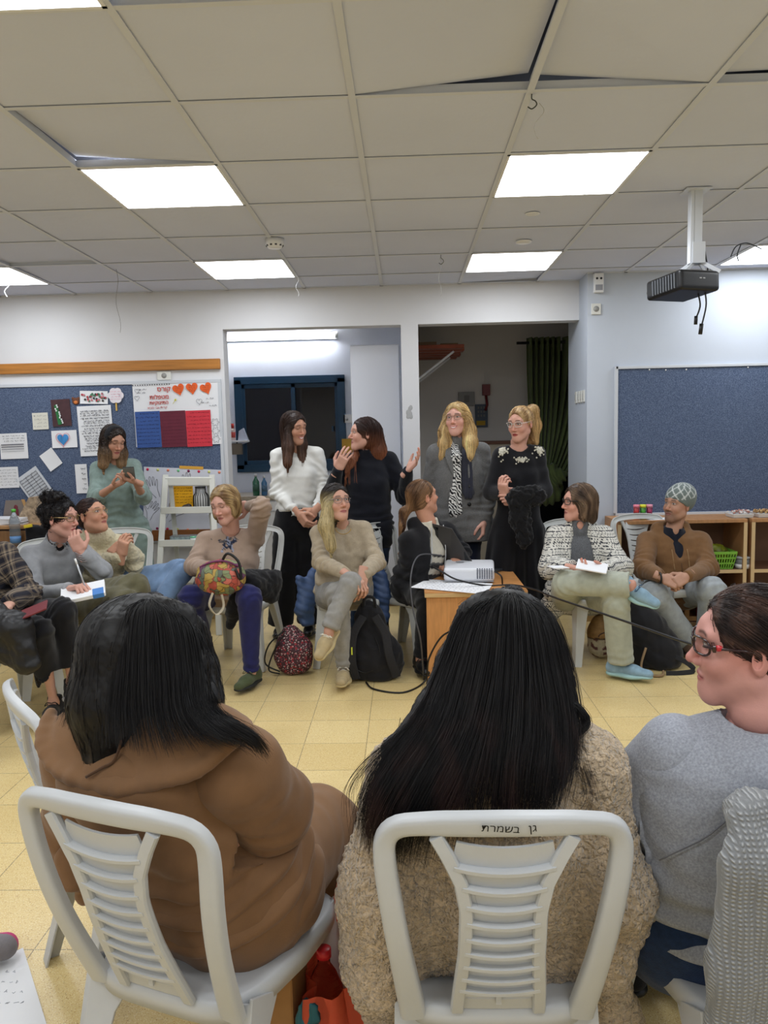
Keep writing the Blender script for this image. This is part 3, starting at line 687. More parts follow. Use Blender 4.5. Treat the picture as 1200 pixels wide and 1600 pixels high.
    t, W, H_ = sheet('blue_heart_drawing', 101, 686, 40, 27, 1, m_paper, 'white card with a large blue crayon heart on the pinboard', 'drawing')
    b = MB(); b.prism([(q[0]-.01, q[1]) for q in heart_pts(.05)], .008, .009, R=WALLR); b.build('blue_heart', mat('crayon_blue', (60, 130, 190), .8, var=.3, vscale=60, stretch=(1, 1, .3)), t)
    b = MB(); outline(b, heart_pts(.062), .003, -.009, -.01, 0); b.build('pink_outline', pink, t)
    t, W, H_ = sheet('printed_form', 22, 697, 44, 40, 1, m_paper, 'wide printed form at the left edge of the pinboard above another sheet', 'paper')
    b = MB(); [b.bb(-W*.9, W*.75, -.009, -.0085, H_*(.12-.17*k)-.004, H_*(.12-.17*k)+.004-.002*k) for k in range(4)]; b.build('printed_lines', grey_ink, t); lines(t, W, H_, 3, 'printed_words', seed=3, z0=H_*.3, z1=H_*.9, wd=.0015)
    t, W, H_ = sheet('printed_page', 12, 746, 36, 33, 1, m_paper, 'small printed page at the left edge lower on the pinboard', 'paper'); lines(t, W, H_, 6, m=grey_ink, seed=6, wd=.0012)
    t, W, H_ = sheet('plain_card', 80, 718, 24, 30, 34, m_paper, 'blank white card pinned tilted in the middle of the pinboard', 'card')
    t, W, H_ = sheet('tilted_form', 54, 758, 40, 47, 33, mat('paper2', (204, 208, 214), .8), 'tilted printed table sheet above the curly bun', 'paper')
    b = MB(); [b.bb(-W*.8, W*.8, -.009, -.0085, H_*(.7-.2*k)-.002, H_*(.7-.2*k)+.002) for k in range(8)]; [b.bb(x-.0015, x+.0015, -.009, -.0085, -H_*.7, H_*.7) for x in (-W*.8, -W*.2, W*.3, W*.8)]; b.build('table_lines', grey_ink, t); lines(t, W, H_, 8, 'table_text', grey_ink, seed=31, wd=.0012)
    t, W, H_ = sheet('small_note', 63.5, 658, 25, 26, 1, mat('cream_paper', (214, 212, 200), .85), 'small cream note with torn corners on the pinboard left of the dark card', 'paper'); lines(t, W, H_, 4, m=grey_ink, seed=16, wd=.0012)
    t, W, H_ = sheet('dark_card', 96, 645, 30, 42, 2, mat('maroon_card', (72, 46, 50), .8, var=.2, vscale=20), 'dark maroon card with white flowers on the pinboard', 'card')
    b = MB(); b.prism([(-.05, .06), (-.025, .07), (.0, -.09), (-.03, -.095)], .009, .0095, R=WALLR); b.build('green_stem', mat('stem_green', (40, 110, 60), .8), t)
    b = MB(); r = random.Random(2); [b.sph((-.04+.0045*k+r.uniform(-.012, .012), -.01, .06-.014*k), (.007, .002, .007), 6) for k in range(11)]; b.build('white_flowers', m_white, t)
    t, W, H_ = sheet('photo_strip', 147, 621, 44, 20, -2, m_paper, 'white strip with red and green painted figures at the top of the pinboard', 'drawing')
    cols = [(170, 60, 70), (70, 120, 90), (60, 60, 60), (200, 120, 130)]; r = random.Random(3)
    for k, c_ in enumerate(cols): one(lambda b: [b.sph((r.uniform(-W*.85, W*.85), -.009, r.uniform(-H_*.6, H_*.6)), (.009, .001, .009), 6) for _ in range(9)], 'painted_marks', mat('pm%d' % k, c_, .8), t)
    p = aty(118.5, 627, YB-.024); t = empty('bear_magnet', tuple(p)); tag(t, 'small brown and orange round animal cut-out on the pinboard beside the dark card', 'decoration')
    one(lambda b: (b.sph((0, 0, 0), (.03, .004, .028), 10), b.sph((.022, 0, .022), (.012, .004, .012), 8), b.sph((-.022, 0, .022), (.012, .004, .012), 8)), 'face', mat('brownbear', (110, 66, 44), .8), t); one(lambda b: b.sph((0, -.004, -.008), (.017, .003, .013), 8), 'muzzle', mat('orbear', (206, 120, 60), .8), t)
    p = aty(181, 618, YB-.024); t = empty('paper_flower', tuple(p)); tag(t, 'white paper flower on a yellow stick pinned near the top of the pinboard', 'decoration')
    b = MB()
    for k in range(6): a = k*PI/3; b.lathe([(.001, 0), (.03, 0), (.03, .003+.0005*k), (.001, .003+.0005*k)], (.034*math.cos(a), -.001*k, .034*math.sin(a)), 12, R=WALLR)
    b.lathe([(.001, 0), (.03, 0), (.03, .003), (.001, .003)], (0, -.007, 0), 12, R=WALLR); b.build('petals', mat('petal', (226, 220, 226), .8), t, smooth=False)
    one(lambda b: b.bb(-.006, .006, -.004, 0, -.12, -.05), 'stick', mat('stick', (206, 170, 90), .7), t); r = random.Random(5); one(lambda b: [scrib(b, -.04, .04, .03-.02*k, .008, -.0115, r, wd=.0012) for k in range(4)], 'petal_writing', pink, t)
    # hand print poster low
    p0, p1 = aty(222, 733, YB-.024), aty(350, 832, YB-.024); W = (p1[0]-p0[0])/2; H_ = (p0[2]-p1[2])/2
    t = empty('handprint_poster', ((p0[0]+p1[0])/2, YB-.024, (p0[2]+p1[2])/2)); tag(t, 'white poster with traced grey hands and coloured dots behind the white ladder shelf', 'poster'); t.rotation_euler = (0, math.radians(3.5), 0)
    one(lambda b: b.bb(-W, W, -.003, 0, -H_, H_), 'sheet', mat('poster_w', (206, 208, 218), .8), t)
    hand = [(0, -.08), (-.03, -.03), (-.07, 0), (-.065, .01), (-.035, 0), (-.04, .07), (-.03, .075), (-.02, .02), (-.012, .09), (0, .09), (.0, .02), (.015, .085), (.026, .08), (.017, .015), (.04, .06), (.048, .052), (.03, -.01), (.03, -.05), (.03, -.08)]
    b = MB()
    for (x, z, a, s_) in ((-W*.75, H_*.35, .3, 1), (-W*.8, -H_*.35, -.5, .9), (-W*.2, -.35*H_, -.9, 1.1), (W*.1, .5*H_, 0, 1), (W*.75, 0, .3, 1)):
        P = [(s_*(math.cos(a)*q[0]-math.sin(a)*q[1])+x, s_*(math.sin(a)*q[0]+math.cos(a)*q[1])+z) for q in hand]; P = smoothpath([(q[0], 0, q[1]) for q in P], 70); outline(b, [(q[0], q[2]) for q in P], .003, -.004, closed=False)
    b.build('traced_hands', grey_ink, t)
    dots = [(200, 40, 80), (206, 206, 120), (230, 140, 110), (120, 200, 140), (120, 20, 70)]
    for k, c_ in enumerate(dots): one(lambda b: [b.lathe([(0, 0), (.011, 0), (.011, .002), (0, .002)], (-W+.03+(2*W-.06)*((k+5*q) % 8)/7., -.003, H_-.02-(2*H_-.05)*(k+5*q > 7)), 10, R=WALLR) for q in range(3)], 'coloured_dots', mat('dot%d' % k, c_, .7), t)
    one(lambda b: b.bb(-W*.1, W*.5, -.005, -.003, H_-.004, H_+.02), 'yellow_strip', mat('ys', (214, 160, 60), .7), t)
    x0, x1, z0, z1 = rect_on(200, 829, 345, 843, YB-.02); tag(one(lambda b: b.bb(x0, x1, YB-.035, YB-.0, z0, z1), 'lower_rail', mat('rail_br', (130, 80, 40), .5, var=.2, vscale=5, stretch=(.5, 5, 8)), None), 'brown wooden rail along the wall under the hand print poster', 'rail')
    # socket above board, switches etc
    def plate(px, py, Y, w_, h_, label, name='wall_socket', cat='socket', kind='sock'):
        p = aty(px, py, Y); t = empty(name, tuple(p)); tag(t, label, cat); one(lambda b: b.bb(-w_, w_, -.012, 0, -h_, h_), 'plate', mat('plate', (214, 214, 208), .45), t, bevel=.003)
        if kind == 'sock': one(lambda b: (b.cyl((0, -.0135, 0), (0, -.011, 0), min(w_, h_)*.6)), 'outlet', mat('pl_grey', (150, 150, 146), .5), t)
        return t
    plate(257, 587, YB, .055, .035, 'white double wall socket between the pine rail and the pinboard')
    plate(931, 483, YR, .035, .04, 'small square white wall socket under the white sensor box', kind='sock')
    # light switches on the jamb (x = 1.365 face)
    for k, yy in enumerate((6.02, 6.1, 6.18, 6.28)):
        t = empty('light_switch', (1.365, yy, 1.72)); tag(t, 'white light switch on the pillar side, %s in the row of four' % ('nearest', 'second nearest', 'second farthest', 'farthest')[k], 'light switch', 'light switches on the pillar')
        one(lambda b: b.bb(-.01, 0, -.03, .03, -.045, .045), 'plate', mat('plate', (214, 214, 208), .45), t, bevel=.003); one(lambda b: b.bb(-.014, -.008, -.012, .012, -.022, .022), 'rocker', mat('pl_grey2', (180, 180, 176), .5), t)
    p = aty(934, 443, YR); t = empty('sensor_box', tuple(p)); tag(t, 'white rectangular sensor box mounted high on the wall near the ceiling', 'sensor')
    one(lambda b: b.bb(-.035, .035, -.04, 0, -.07, .07), 'body', m_white, t, bevel=.005); one(lambda b: b.bb(-.026, .026, -.043, -.04, -.055, -.015), 'grille', mat('sensor_gr', (150, 152, 160), .5), t); one(lambda b: (b.cyl((-.015, -.043, .03), (-.015, -.039, .03), .008), b.cyl((.015, -.043, .03), (.015, -.039, .03), .008)), 'lens', m_ink, t)
    # scuff on the pillar: hand dryer mark
    p = aty(641, 644, YB); tag(one(lambda b: [b.sph((random.uniform(-.02, .02), -.001, random.uniform(-.04, .04)), (.014, .001, .02), 6) for _ in range(9)], 'smudge', mat('smudge', (168, 168, 168), .8), None, loc=tuple(p)), 'grey smudge mark on the white pillar between the two openings', 'mark')
build_papers()

# ================================================================== CEILING THINGS
def build_ceiling_things():
    def ring(px, py, label, name, cat, r=.055, h=.03, holes=True):
        p = atz(px, py, CEIL); t = empty(name, tuple(p)); tag(t, label, cat)
        one(lambda b: b.lathe([(0, -h), (r*.7, -h), (r*.95, -h*.6), (r, 0)], n=24), 'body', m_white, t)
        if holes: one(lambda b: [b.box((r*.82*math.cos(a), r*.82*math.sin(a), -h*.75), (.012, .012, .008)) for a in [k*PI/5 for k in range(10)]], 'vents', mat('vent_dark', (70, 70, 74), .6), t)
    ring(429, 374, 'white round smoke detector on the ceiling between the left light panels', 'smoke_detector', 'smoke detector', h=.05)
    ring(818, 377, 'flat white disc detector on the ceiling near the far right light panel', 'ceiling_disc', 'detector', r=.05, h=.012, holes=False)
    ring(832, 334, 'faint flat round cover on the ceiling between the right light panels', 'ceiling_cover', 'cover', r=.04, h=.004, holes=False)
    # hook + curl on the nearer crossing
    wm = mat('wire', (70, 74, 70), .5, metal=.5)
    def hook(px, py, L_, label, r=.002):
        p = atz(px, py, CEIL); pts = [(0, 0, 0), (0, 0, -L_*.35), (.012, 0, -L_*.5), (.016, 0, -L_*.75), (0, 0, -L_), (-.014, 0, -L_*.85)]
        tag(one(lambda b: b.tube(smoothpath(pts, 20), r, 6), 'ceiling_hook', wm, None, loc=tuple(p)), label, 'hook')
    hook(831, 146, .05, 'bent wire hook hanging from the ceiling grid at the near right crossing', .0022)
    hook(689, 398, .06, 'small wire hook hanging from the far ceiling grid line')
    tm = mat('thread', (200, 200, 200), .6, alpha=.8)
    def thread(px, py, L_, label, r=.0012, curl=0., m=tm):
        p = atz(px, py, CEIL); z = np.linspace(0, 1, 14); pts = [(curl*math.sin(6*q)*q+.01*math.sin(9*q), .005*math.cos(7*q), -L_*q) for q in z]
        tag(one(lambda b: b.tube(pts, r, 5), 'hanging_thread', m, None, loc=tuple(p)), label, 'thread')
    thread(181, 420, .42, 'long thin thread hanging from the ceiling in front of the left wall', m=mat('thr2', (120, 116, 108), .7))
    thread(464, 432, .14, 'short white thread hanging by the corner of the far left light panel')
    thread(10, 441, .1, 'white curled cord hanging at the far left light panel', .003, .03, m_white)
    thread(687, 402, .25, 'pale thread below the small ceiling hook')
    thread(843, 160, .12, 'short curl of clear string below the bent ceiling hook', .001, .03)
    # cables near the right light panel
    p = atz(1165, 385, CEIL-.03); tag(one(lambda b: (b.tube(smoothpath([(-.09, 0, -.06), (-.06, 0, 0), (0, 0, .02), (.06, 0, .0), (.1, 0, -.02)], 20), .004, 6), b.tube(smoothpath([(-.03, 0, .01), (-.05, 0, -.05), (-.04, 0, -.09)], 12), .004, 6)), 'cable_loop', mat('cable_grey', (84, 92, 104), .5), None, loc=tuple(p)), 'grey blue cable loop poking out of the ceiling beside the right light panel', 'cable')
    # ceiling projector
    Y = 4.05; pb = aty(1080, 445, Y)
    tp = atz(1085, 297, CEIL); Y = tp[1]; pb = aty(1068, 446, Y)
    t = empty('ceiling_projector', (pb[0], Y, pb[2])); tag(t, 'black projector hanging from a white ceiling bracket near the right wall', 'projector')
    mw = mat('bracket_white', (206, 210, 216), .35)
    px_ = Y/F
    hx = (1084-1068)*px_
    zt = CEIL-pb[2]
    one(lambda b: (b.bb(hx-.012, hx+.028, -.02, .02, .17, zt), b.bb(hx-.03, hx-.012, -.022, .022, .1, zt)), 'pole', mw, t, bevel=.003)
    one(lambda b: (b.bb(hx-.06, hx+.06, -.05, .05, zt-.006, zt)), 'ceiling_plate', mw, t)
    one(lambda b: (b.bb(hx-.02, hx+.04, -.03, .03, .1, .2), [b.sweep([(hx+.01, 0, .12), (hx+.01+a, c_, .05)], .02, .006, (0, 0, 1)) for a, c_ in ((-.1, .06), (.08, .06), (-.08, -.06), (.09, -.06))]), 'mount_arms', mw, t)
    R = rotz(.35); R2 = R@rotx(-.06)
    vo = Vol((-.25, -.25, -.12), (.25, .25, .12), .006); vo.box((0, .02, 0), (.115, .13, .048), R2, .015)
    vol_obj(vo, 'body', mat('proj_black', (24, 25, 28), .35), t)
    f = lambda x, y, z: tuple(R2@np.array([x, y, z])+np.array([0, .02, 0]))
    b = MB(); [b.box(f(-.117, -.09+.02*k, 0), (.006, .007, .07), R2) for k in range(9)]; b.build('vent_ribs', mat('rib_gr', (96, 100, 106), .4), t)
    b = MB(); b.box(f(0, -.1305, .008), (.012, .003, .006), R2); b.box(f(.02, -.1305, .008), (.012, .003, .006), R2); b.build('badge', mat('badge', (170, 172, 176), .4), t)
    b = MB(); b.lathe([(.034, 0), (.036, .012), (.028, .014), (.026, .004), (0, .004)], f(-.05, .148, 0), 20, R=R2@rotx(-PI/2)); b.build('lens', m_black, t)
    b = MB(); b.tube(smoothpath([(.06, -.02, -.03), (.075, -.02, -.1), (.06, -.01, -.16)], 12), .004, 6); b.tube([(.06, -.01, -.15), (.058, -.01, -.19)], .009, 8); b.tube(smoothpath([(.09, -.03, -.02), (.1, -.03, -.1), (.08, -.03, -.2)], 12), .004, 6); b.tube([(.08, -.03, -.19), (.074, -.03, -.24)], .01, 8); b.tube(smoothpath([(hx+.04, 0, .2), (hx+.06, 0, .1), (hx+.07, 0, .04)], 10), .004, 6); b.build('cables', m_black, t)
build_ceiling_things()

# ================================================================== CHAIRS
m_pl = mat('chair_plastic', (190, 193, 196), .38, var=.03, vscale=6, bump=.03, bscale=200)
m_pl2 = mat('chair_plastic_far', (208, 210, 208), .4, var=.03, vscale=6)
def chair_parts(t, m, hi=True):
    """white stacking plastic chair. local: origin on the floor under the seat centre, faces -Y, back at +Y. built with x right"""
    SH = .425
    def backpt(u, v):      # u in [-1,1] lateral metres, v height above seat 0..~.42
        y = .205+.11*(v/.42)+.02*math.sin(PI*v/.42)-(-.035*(1-(u/.21)**2)*(.4+.6*v/.42)); return np.array([u, y, SH+v])
    nrm = unit((0, 1, -.26))
    # back frame (inverted U)
    b = MB(); P = []; W = []; S = []
    key = [(-.155, -.03), (-.165, .05), (-.178, .15), (-.19, .25), (-.198, .33), (-.196, .375), (-.175, .402), (-.13, .413), (-.07, .418), (0, .42)]
    key = key+[(-x, v) for x, v in key[-2::-1]]
    kp = smoothpath([(x, 0, v) for x, v in key], 60)
    wk = np.interp(np.linspace(0, 1, 60), [0, .1, .3, .38, .42, .5, .58, .62, .7, .9, 1], [.05, .042, .036, .036, .04, .042, .04, .036, .036, .042, .05])
    P = [backpt(q[0], q[2]) for q in kp]; Tn = np.gradient(np.array(P), axis=0); S = [np.cross(nrm, t_) for t_ in Tn]
    C_ = [(-.5, -.4), (-.5, .1), (-.46, .32), (-.36, .45), (-.2, .5), (.2, .5), (.36, .45), (.46, .32), (.5, .1), (.5, -.4), (.38, -.4), (.34, .12), (-.34, .12), (-.38, -.4)]
    b.sweep(P, wk, .024, S, prof=C_)
    o = b.build('back_frame', m, t, smooth=True); o.data.set_sharp_from_angle(angle=.75)
    # centre splat: two curved rails, bottom plate and slats
    hw = lambda v: np.interp(v, [0, .05, .15, .25, .31, .36, .40], [.075, .072, .064, .062, .072, .094, .115])
    vs = np.linspace(-.005, .395, 24)
    b = MB()
    for s_ in (-1, 1): b.sweep([backpt(s_*hw(v), v)+np.array([0, .004, 0]) for v in vs], .024, .016, [(1, 0, 0)]*24)
    b.build('back_rails', m, t)
    sl = [.055, .087, .12, .153, .187, .222, .258, .296, .335]
    b = MB()
    for k, v in enumerate(sl):
        h_ = hw(v); us = np.linspace(-h_, h_, 9 if hi else 5); dip = lambda u: -.010*(1-(u/h_)**2)
        hgt = (sl[k+1]-v if k < len(sl)-1 else .055)-.0065
        b.sweep([backpt(u, v+dip(u)+.004+hgt/2)+np.array([0, -.002, 0]) for u in us], hgt, .005, [(0, .26, 1)]*len(us), prof=[(-.5, -.5), (-.5, .5), (.5, .5), (.5, -.5)])
        b.sweep([backpt(u, v+dip(u)+.006)+np.array([0, .006, 0]) for u in us], .009, .014, [(0, .26, 1)]*len(us))
    if True:
        us = np.linspace(-.072, .072, 7); b.sweep([backpt(u, .012)+np.array([0, -.001, 0]) for u in us], .03, .006, [(0, .26, 1)]*7); b.sweep([backpt(u, .045)+np.array([0, .002, 0]) for u in us], .01, .012, [(0, .26, 1)]*7)
        b.box(backpt(0, .033), (.01, .006, .03))
    b.build('back_slats', m, t)
    # seat shell : rounded outline, dished, edge rolled down
    n, K = 56, 9; V = []; 
    for j in range(K):
        rr = [.04, .3, .55, .75, .88, .96, 1., 1.01, 1.012][j]; dz = [0, 0, 0, 0, .001, .0, -.006, -.022, -.045][j]
        for i in range(n):
            a = 2*PI*i/n; ca, sa = math.cos(a), math.sin(a); e = .42
            x = math.copysign(abs(ca)**e, ca); y = math.copysign(abs(sa)**e, sa)
            w_ = .205-.03*max(0, y)
            V.append((x*w_*rr, y*.215*rr+.005, SH-.014*(1-rr*rr)*(1 if rr < 1 else 0)+dz-(.012*max(0, -y)**3*rr**4)))
    Fc = [(j*n+i, (j+1)*n+i, (j+1)*n+(i+1) % n, j*n+(i+1) % n) for j in range(K-1) for i in range(n)]+[tuple(range(n))]
    b = MB(); b.add(V, Fc, 0, True); o = b.build('seat', m, t); so = o.modifiers.new('s', 'SOLIDIFY'); so.thickness = .005; so.offset = -1
    # legs : angle section, wide at the top
    for sx in (-1, 1):
        for sy in (-1, 1):
            b = MB(); top = np.array([sx*.17, -.175 if sy < 0 else .185, SH-.02]); bot = np.array([sx*.215, -.225 if sy < 0 else .285, 0.0])
            ks = np.linspace(0, 1, 7); P = [top+(bot-top)*k+np.array([0, 0, 0]) for k in ks]
            Wd = np.interp(ks, [0, .15, .5, 1], [.115, .078, .06, .046])
            # L profile: two plates
            L = [(-.5, -.06), (-.5, .02), (.5, .02), (.5, -.06)]
            b.sweep([p+np.array([-sx*w_*.28, 0, 0]) for p, w_ in zip(P, Wd)], Wd*.9, .05, [(1, 0, 0)]*7, prof=[(-.5, -.07), (-.5, .07), (.5, .07), (.5, -.07)])
            b.sweep([p+np.array([sx*w_*.15, -sy*w_*.42, 0]) for p, w_ in zip(P, Wd)], Wd*.9, .05, [(0, 1, 0)]*7, prof=[(-.5, -.07), (-.5, .07), (.5, .07), (.5, -.07)])
            b.build('leg', m, t, bevel=.002 if hi else 0)
def make_chair(hi=True):
    t = empty('plastic_chair'); chair_parts(t, m_pl if hi else m_pl2, hi); return t
ch_near = make_chair(True); ch_far = make_chair(False)
used = {'n': False, 'f': False}
def place_chair(x, y, rz, label, near=False, group=None, s=1.):
    k = 'n' if near else 'f'; src = ch_near if near else ch_far
    o = src if not used[k] else copy_tree(src); used[k] = True
    o.location = (x, y, 0); o.rotation_euler = (0, 0, rz); o.scale = (s, s, s)
    tag(o, label, 'chair', group or ('white plastic chairs in the near row' if near else 'white plastic chairs in the far half circle')); return o

# chairs: near row facing away from the camera, far half circle facing it
def place_all_chairs():
    place_chair(.15, 1.56, PI, 'white slatted plastic chair in the middle foreground with handwriting on its top rail', True)
    place_chair(-.42, 1.595, PI-.36, 'white slatted plastic chair under the woman in the tan hooded outfit', True)
    place_chair(.68, 1.53, PI+.12, 'white plastic chair at the right edge with a grey cardigan over its back', True)
    place_chair(-.70, 2.05, PI-.95, 'empty white plastic chair at the left edge beside the tan hooded woman', True)
    place_chair(-.39, 5.03, 0.02, 'white plastic chair under the woman in the beige sweater, a blue jacket hanging on it')
    place_chair(-1.1, 5.0, -.15, 'white plastic chair under the blonde woman in the star top and navy trousers')
    place_chair(1.19, 5.03, .25, 'white plastic chair under the woman in the patterned black and white cardigan')
    place_chair(1.73, 5.25, .3, 'white plastic chair under the man in the grey beanie')
    place_chair(.03, 5.08, .9, 'white plastic chair under the woman with the laptop behind the desk')
    place_chair(-2.1, 4.55, .45, 'white plastic chair under the woman writing in a notebook')
    place_chair(-1.88, 4.98, .3, 'white plastic chair with its rounded back showing beside the woman in the cream sweater')
    place_chair(-2.15, 4.02, .9, 'white plastic chair under the person in the plaid shirt at the left edge')
place_all_chairs()

# ================================================================== PEOPLE
def mesh_join(parts):
    V = []; Q = []; Cc = []; n = 0
    for v, q, c in parts: V.append(v); Q.append(q+n); Cc.append(c); n += len(v)
    return np.concatenate(V), np.concatenate(Q), np.concatenate(Cc)
def lerp(a, b, t): return np.asarray(a)*(1-t)+np.asarray(b)*t
def lin(c): return np.array(srgb(*c)[:3])
m_skin = mat('skin', (200, 150, 130), .52, attr=True, var=.06, vscale=60, bump=.06, bscale=300, spec=.35)
_skb = m_skin.node_tree.nodes['Principled BSDF']; _skb.inputs['Subsurface Weight'].default_value = 0
m_hair = mat('hair', (30, 22, 20), .46, attr=True, spec=.35)
def face_R(yaw, pitch=0, roll=0):
    """yaw 0 faces the camera (-Y), positive turns to +X ; pitch up positive ; roll tilts head toward own right"""
    y, p, r = map(math.radians, (yaw, pitch, roll))
    f = np.array([math.sin(y)*math.cos(p), -math.cos(y)*math.cos(p), math.sin(p)])
    x = unit(np.cross(f, (0, 0, 1))); u = np.cross(x, f)
    R = np.stack([x*math.cos(r)-u*math.sin(r), f, u*math.cos(r)+x*math.sin(r)], 1); return R
def head_mesh(h, skin, hs=1., eyes='open', lips=(170, 90, 86), brow=(60, 42, 34), nbl=(0, -.035, -.19), smile=0., beard=None, fat=1., neck_r=.05, iris=(60, 40, 28), neck_len=1, nose=1., makeup=False):
    v = Vol((-.1, -.135, -.25), (.1, .135, .13), h); s_ = (-1, 1)
    v.ell((0, -.014, .034), (.074, .093, .081), k=.02); v.ell((0, .022, -.02), (.060*fat, .062, .086), k=.03)
    for s in s_: v.cone((s*.046*fat, -.002, -.05), (s*.016, .060, -.094), .024*fat, .018, k=.025)
    v.ell((0, .066, -.098), (.020, .017, .016), k=.02)
    for s in s_: v.ell((s*.034, .058, -.022), (.024*fat, .022, .024), k=.02)
    v.cone((s_[0]*.0, .050, -.055), (0, .062, -.075), .03, .024, k=.025)
    v.cone((-.04, .068, .036), (.04, .068, .036), .010, k=.018); v.cone((0, .07, .05), (0, .078, .03), .012, k=.02)
    for s in s_: v.ell((s*.031, .094, .017), (.017, .014, .011), k=.012, sub=True)
    for s in s_: v.ell((s*.031, .068, .016), (.0145, .0145, .0125), k=.004)
    tip = .103+.006*(nose-1)*3
    v.cone((0, .077, .022), (0, tip-.003, -.018), .0065, .0095, k=.010); v.ell((0, tip, -.023), (.0105, .0095, .009), k=.006)
    for s in s_: v.ell((s*.0125, .090, -.027), (.0075, .010, .0075), k=.006)
    v.ell((0, .0825, -.052), (.020+.004*smile, .009, .0055), k=.006); v.ell((0, .0815, -.0625), (.017+.004*smile, .009, .006), k=.006)
    v.cone((-.021, .0885, -.0575+.004*smile), (.021, .0885, -.0575+.004*smile), .0018, k=.003, sub=True)
    for s in s_:
        v.ell((s*.077, -.012, -.002), (.008, .017, .030), R=rotz(-s*.35), k=.005); v.ell((s*.083, -.006, .002), (.006, .009, .017), R=rotz(-s*.35), k=.004, sub=True)
    nb = np.asarray(nbl, float)
    v.cone((0, -.03, -.045), nb*neck_len, neck_r, neck_r*1.1, k=.02)
    V, Q = v.mesh(); V = relax(V, Q, 1)
    c = np.tile(lin(skin), (len(V), 1)); x, y, z = V.T; ax = np.abs(x)
    def blend(m, col, a=1.):
        m = np.clip(m, 0, 1)[:, None]*a; nonlocal c; c = c*(1-m)+lin(col)*m
    red = tuple(int(q) for q in np.clip(np.array(skin)*np.array([1.0, .84, .8]), 0, 255))
    sm = lambda d, w_: np.clip(.5-d/w_, 0, 1)
    blend(sm(np.sqrt(((ax-.04)/.022)**2+((z+.03)/.02)**2)-1, .9)*(y > .03), red, .3)
    blend(sm(np.sqrt((x/.014)**2+((z+.022)/.014)**2)-1, .8)*(y > .08), red, .5)
    blend(sm(np.sqrt(((ax-.077)/.015)**2+((z)/.03)**2)-1, .8), red, .35)
    dark = tuple(int(q*.72) for q in skin)
    blend(sm(np.sqrt(((ax-.031)/.021)**2+((z-.019)/.014)**2)-1, .6)*(y > .05), dark, .45 if not makeup else .7)
    if beard: blend(sm(np.sqrt((x/.052)**2+((z+.085)/.045)**2)-1, .5)*(y > .0)*(z < -.045)*1., beard, .5); blend(sm(np.abs(z+.041)-.006, .006)*(ax < .03)*(y > .05), beard, .55)
    # brows
    zb = .0395-((ax-.028)/.02)**2*.004
    blend(sm(np.abs(z-zb)-.0032, .004)*sm(np.abs(ax-.0295)-.016, .006)*(y > .03), brow, .85)
    # lips
    wl = .021+.005*smile; zc = -.0575+smile*.006*(x/.02)**2
    blend(sm(np.sqrt((x/wl)**2+((z-zc)/.0095)**2)-1, .35)*(y > .06), lips, .9)
    blend(sm(np.abs(z-zc)-.0011, .002)*(ax < wl*.95)*(y > .06), (90, 40, 40), .8)
    if smile > .8: blend(sm(np.sqrt((x/(wl*.75))**2+((z-zc+.000)/.0038)**2)-1, .3)*(y > .06), (235, 228, 220), .9)
    # eyes
    ez = .016; hh = .0055 if eyes == 'open' else .0
    if eyes == 'open':
        d = np.sqrt(((ax-.031)/.0135)**2+((z-ez)/hh)**2)-1
        blend(sm(d, .35)*(y > .06), (186, 178, 172)); blend(sm(np.sqrt((ax-.0305)**2+(z-ez)**2)-.0052, .002)*(d < .1)*(y > .06), iris)
        blend(sm(np.abs(z-ez-hh*np.sqrt(np.clip(1-((ax-.031)/.0135)**2, 0, 1)))-.0012, .002)*(np.abs(ax-.031) < .0145)*(y > .055), (40, 28, 26), .9)
    else:
        blend(sm(np.abs(z-ez+.004-.004*((ax-.031)/.013)**2)-.0014, .0025)*(np.abs(ax-.031) < .014)*(y > .055), (44, 30, 28), .85)
    return V*hs, Q, c
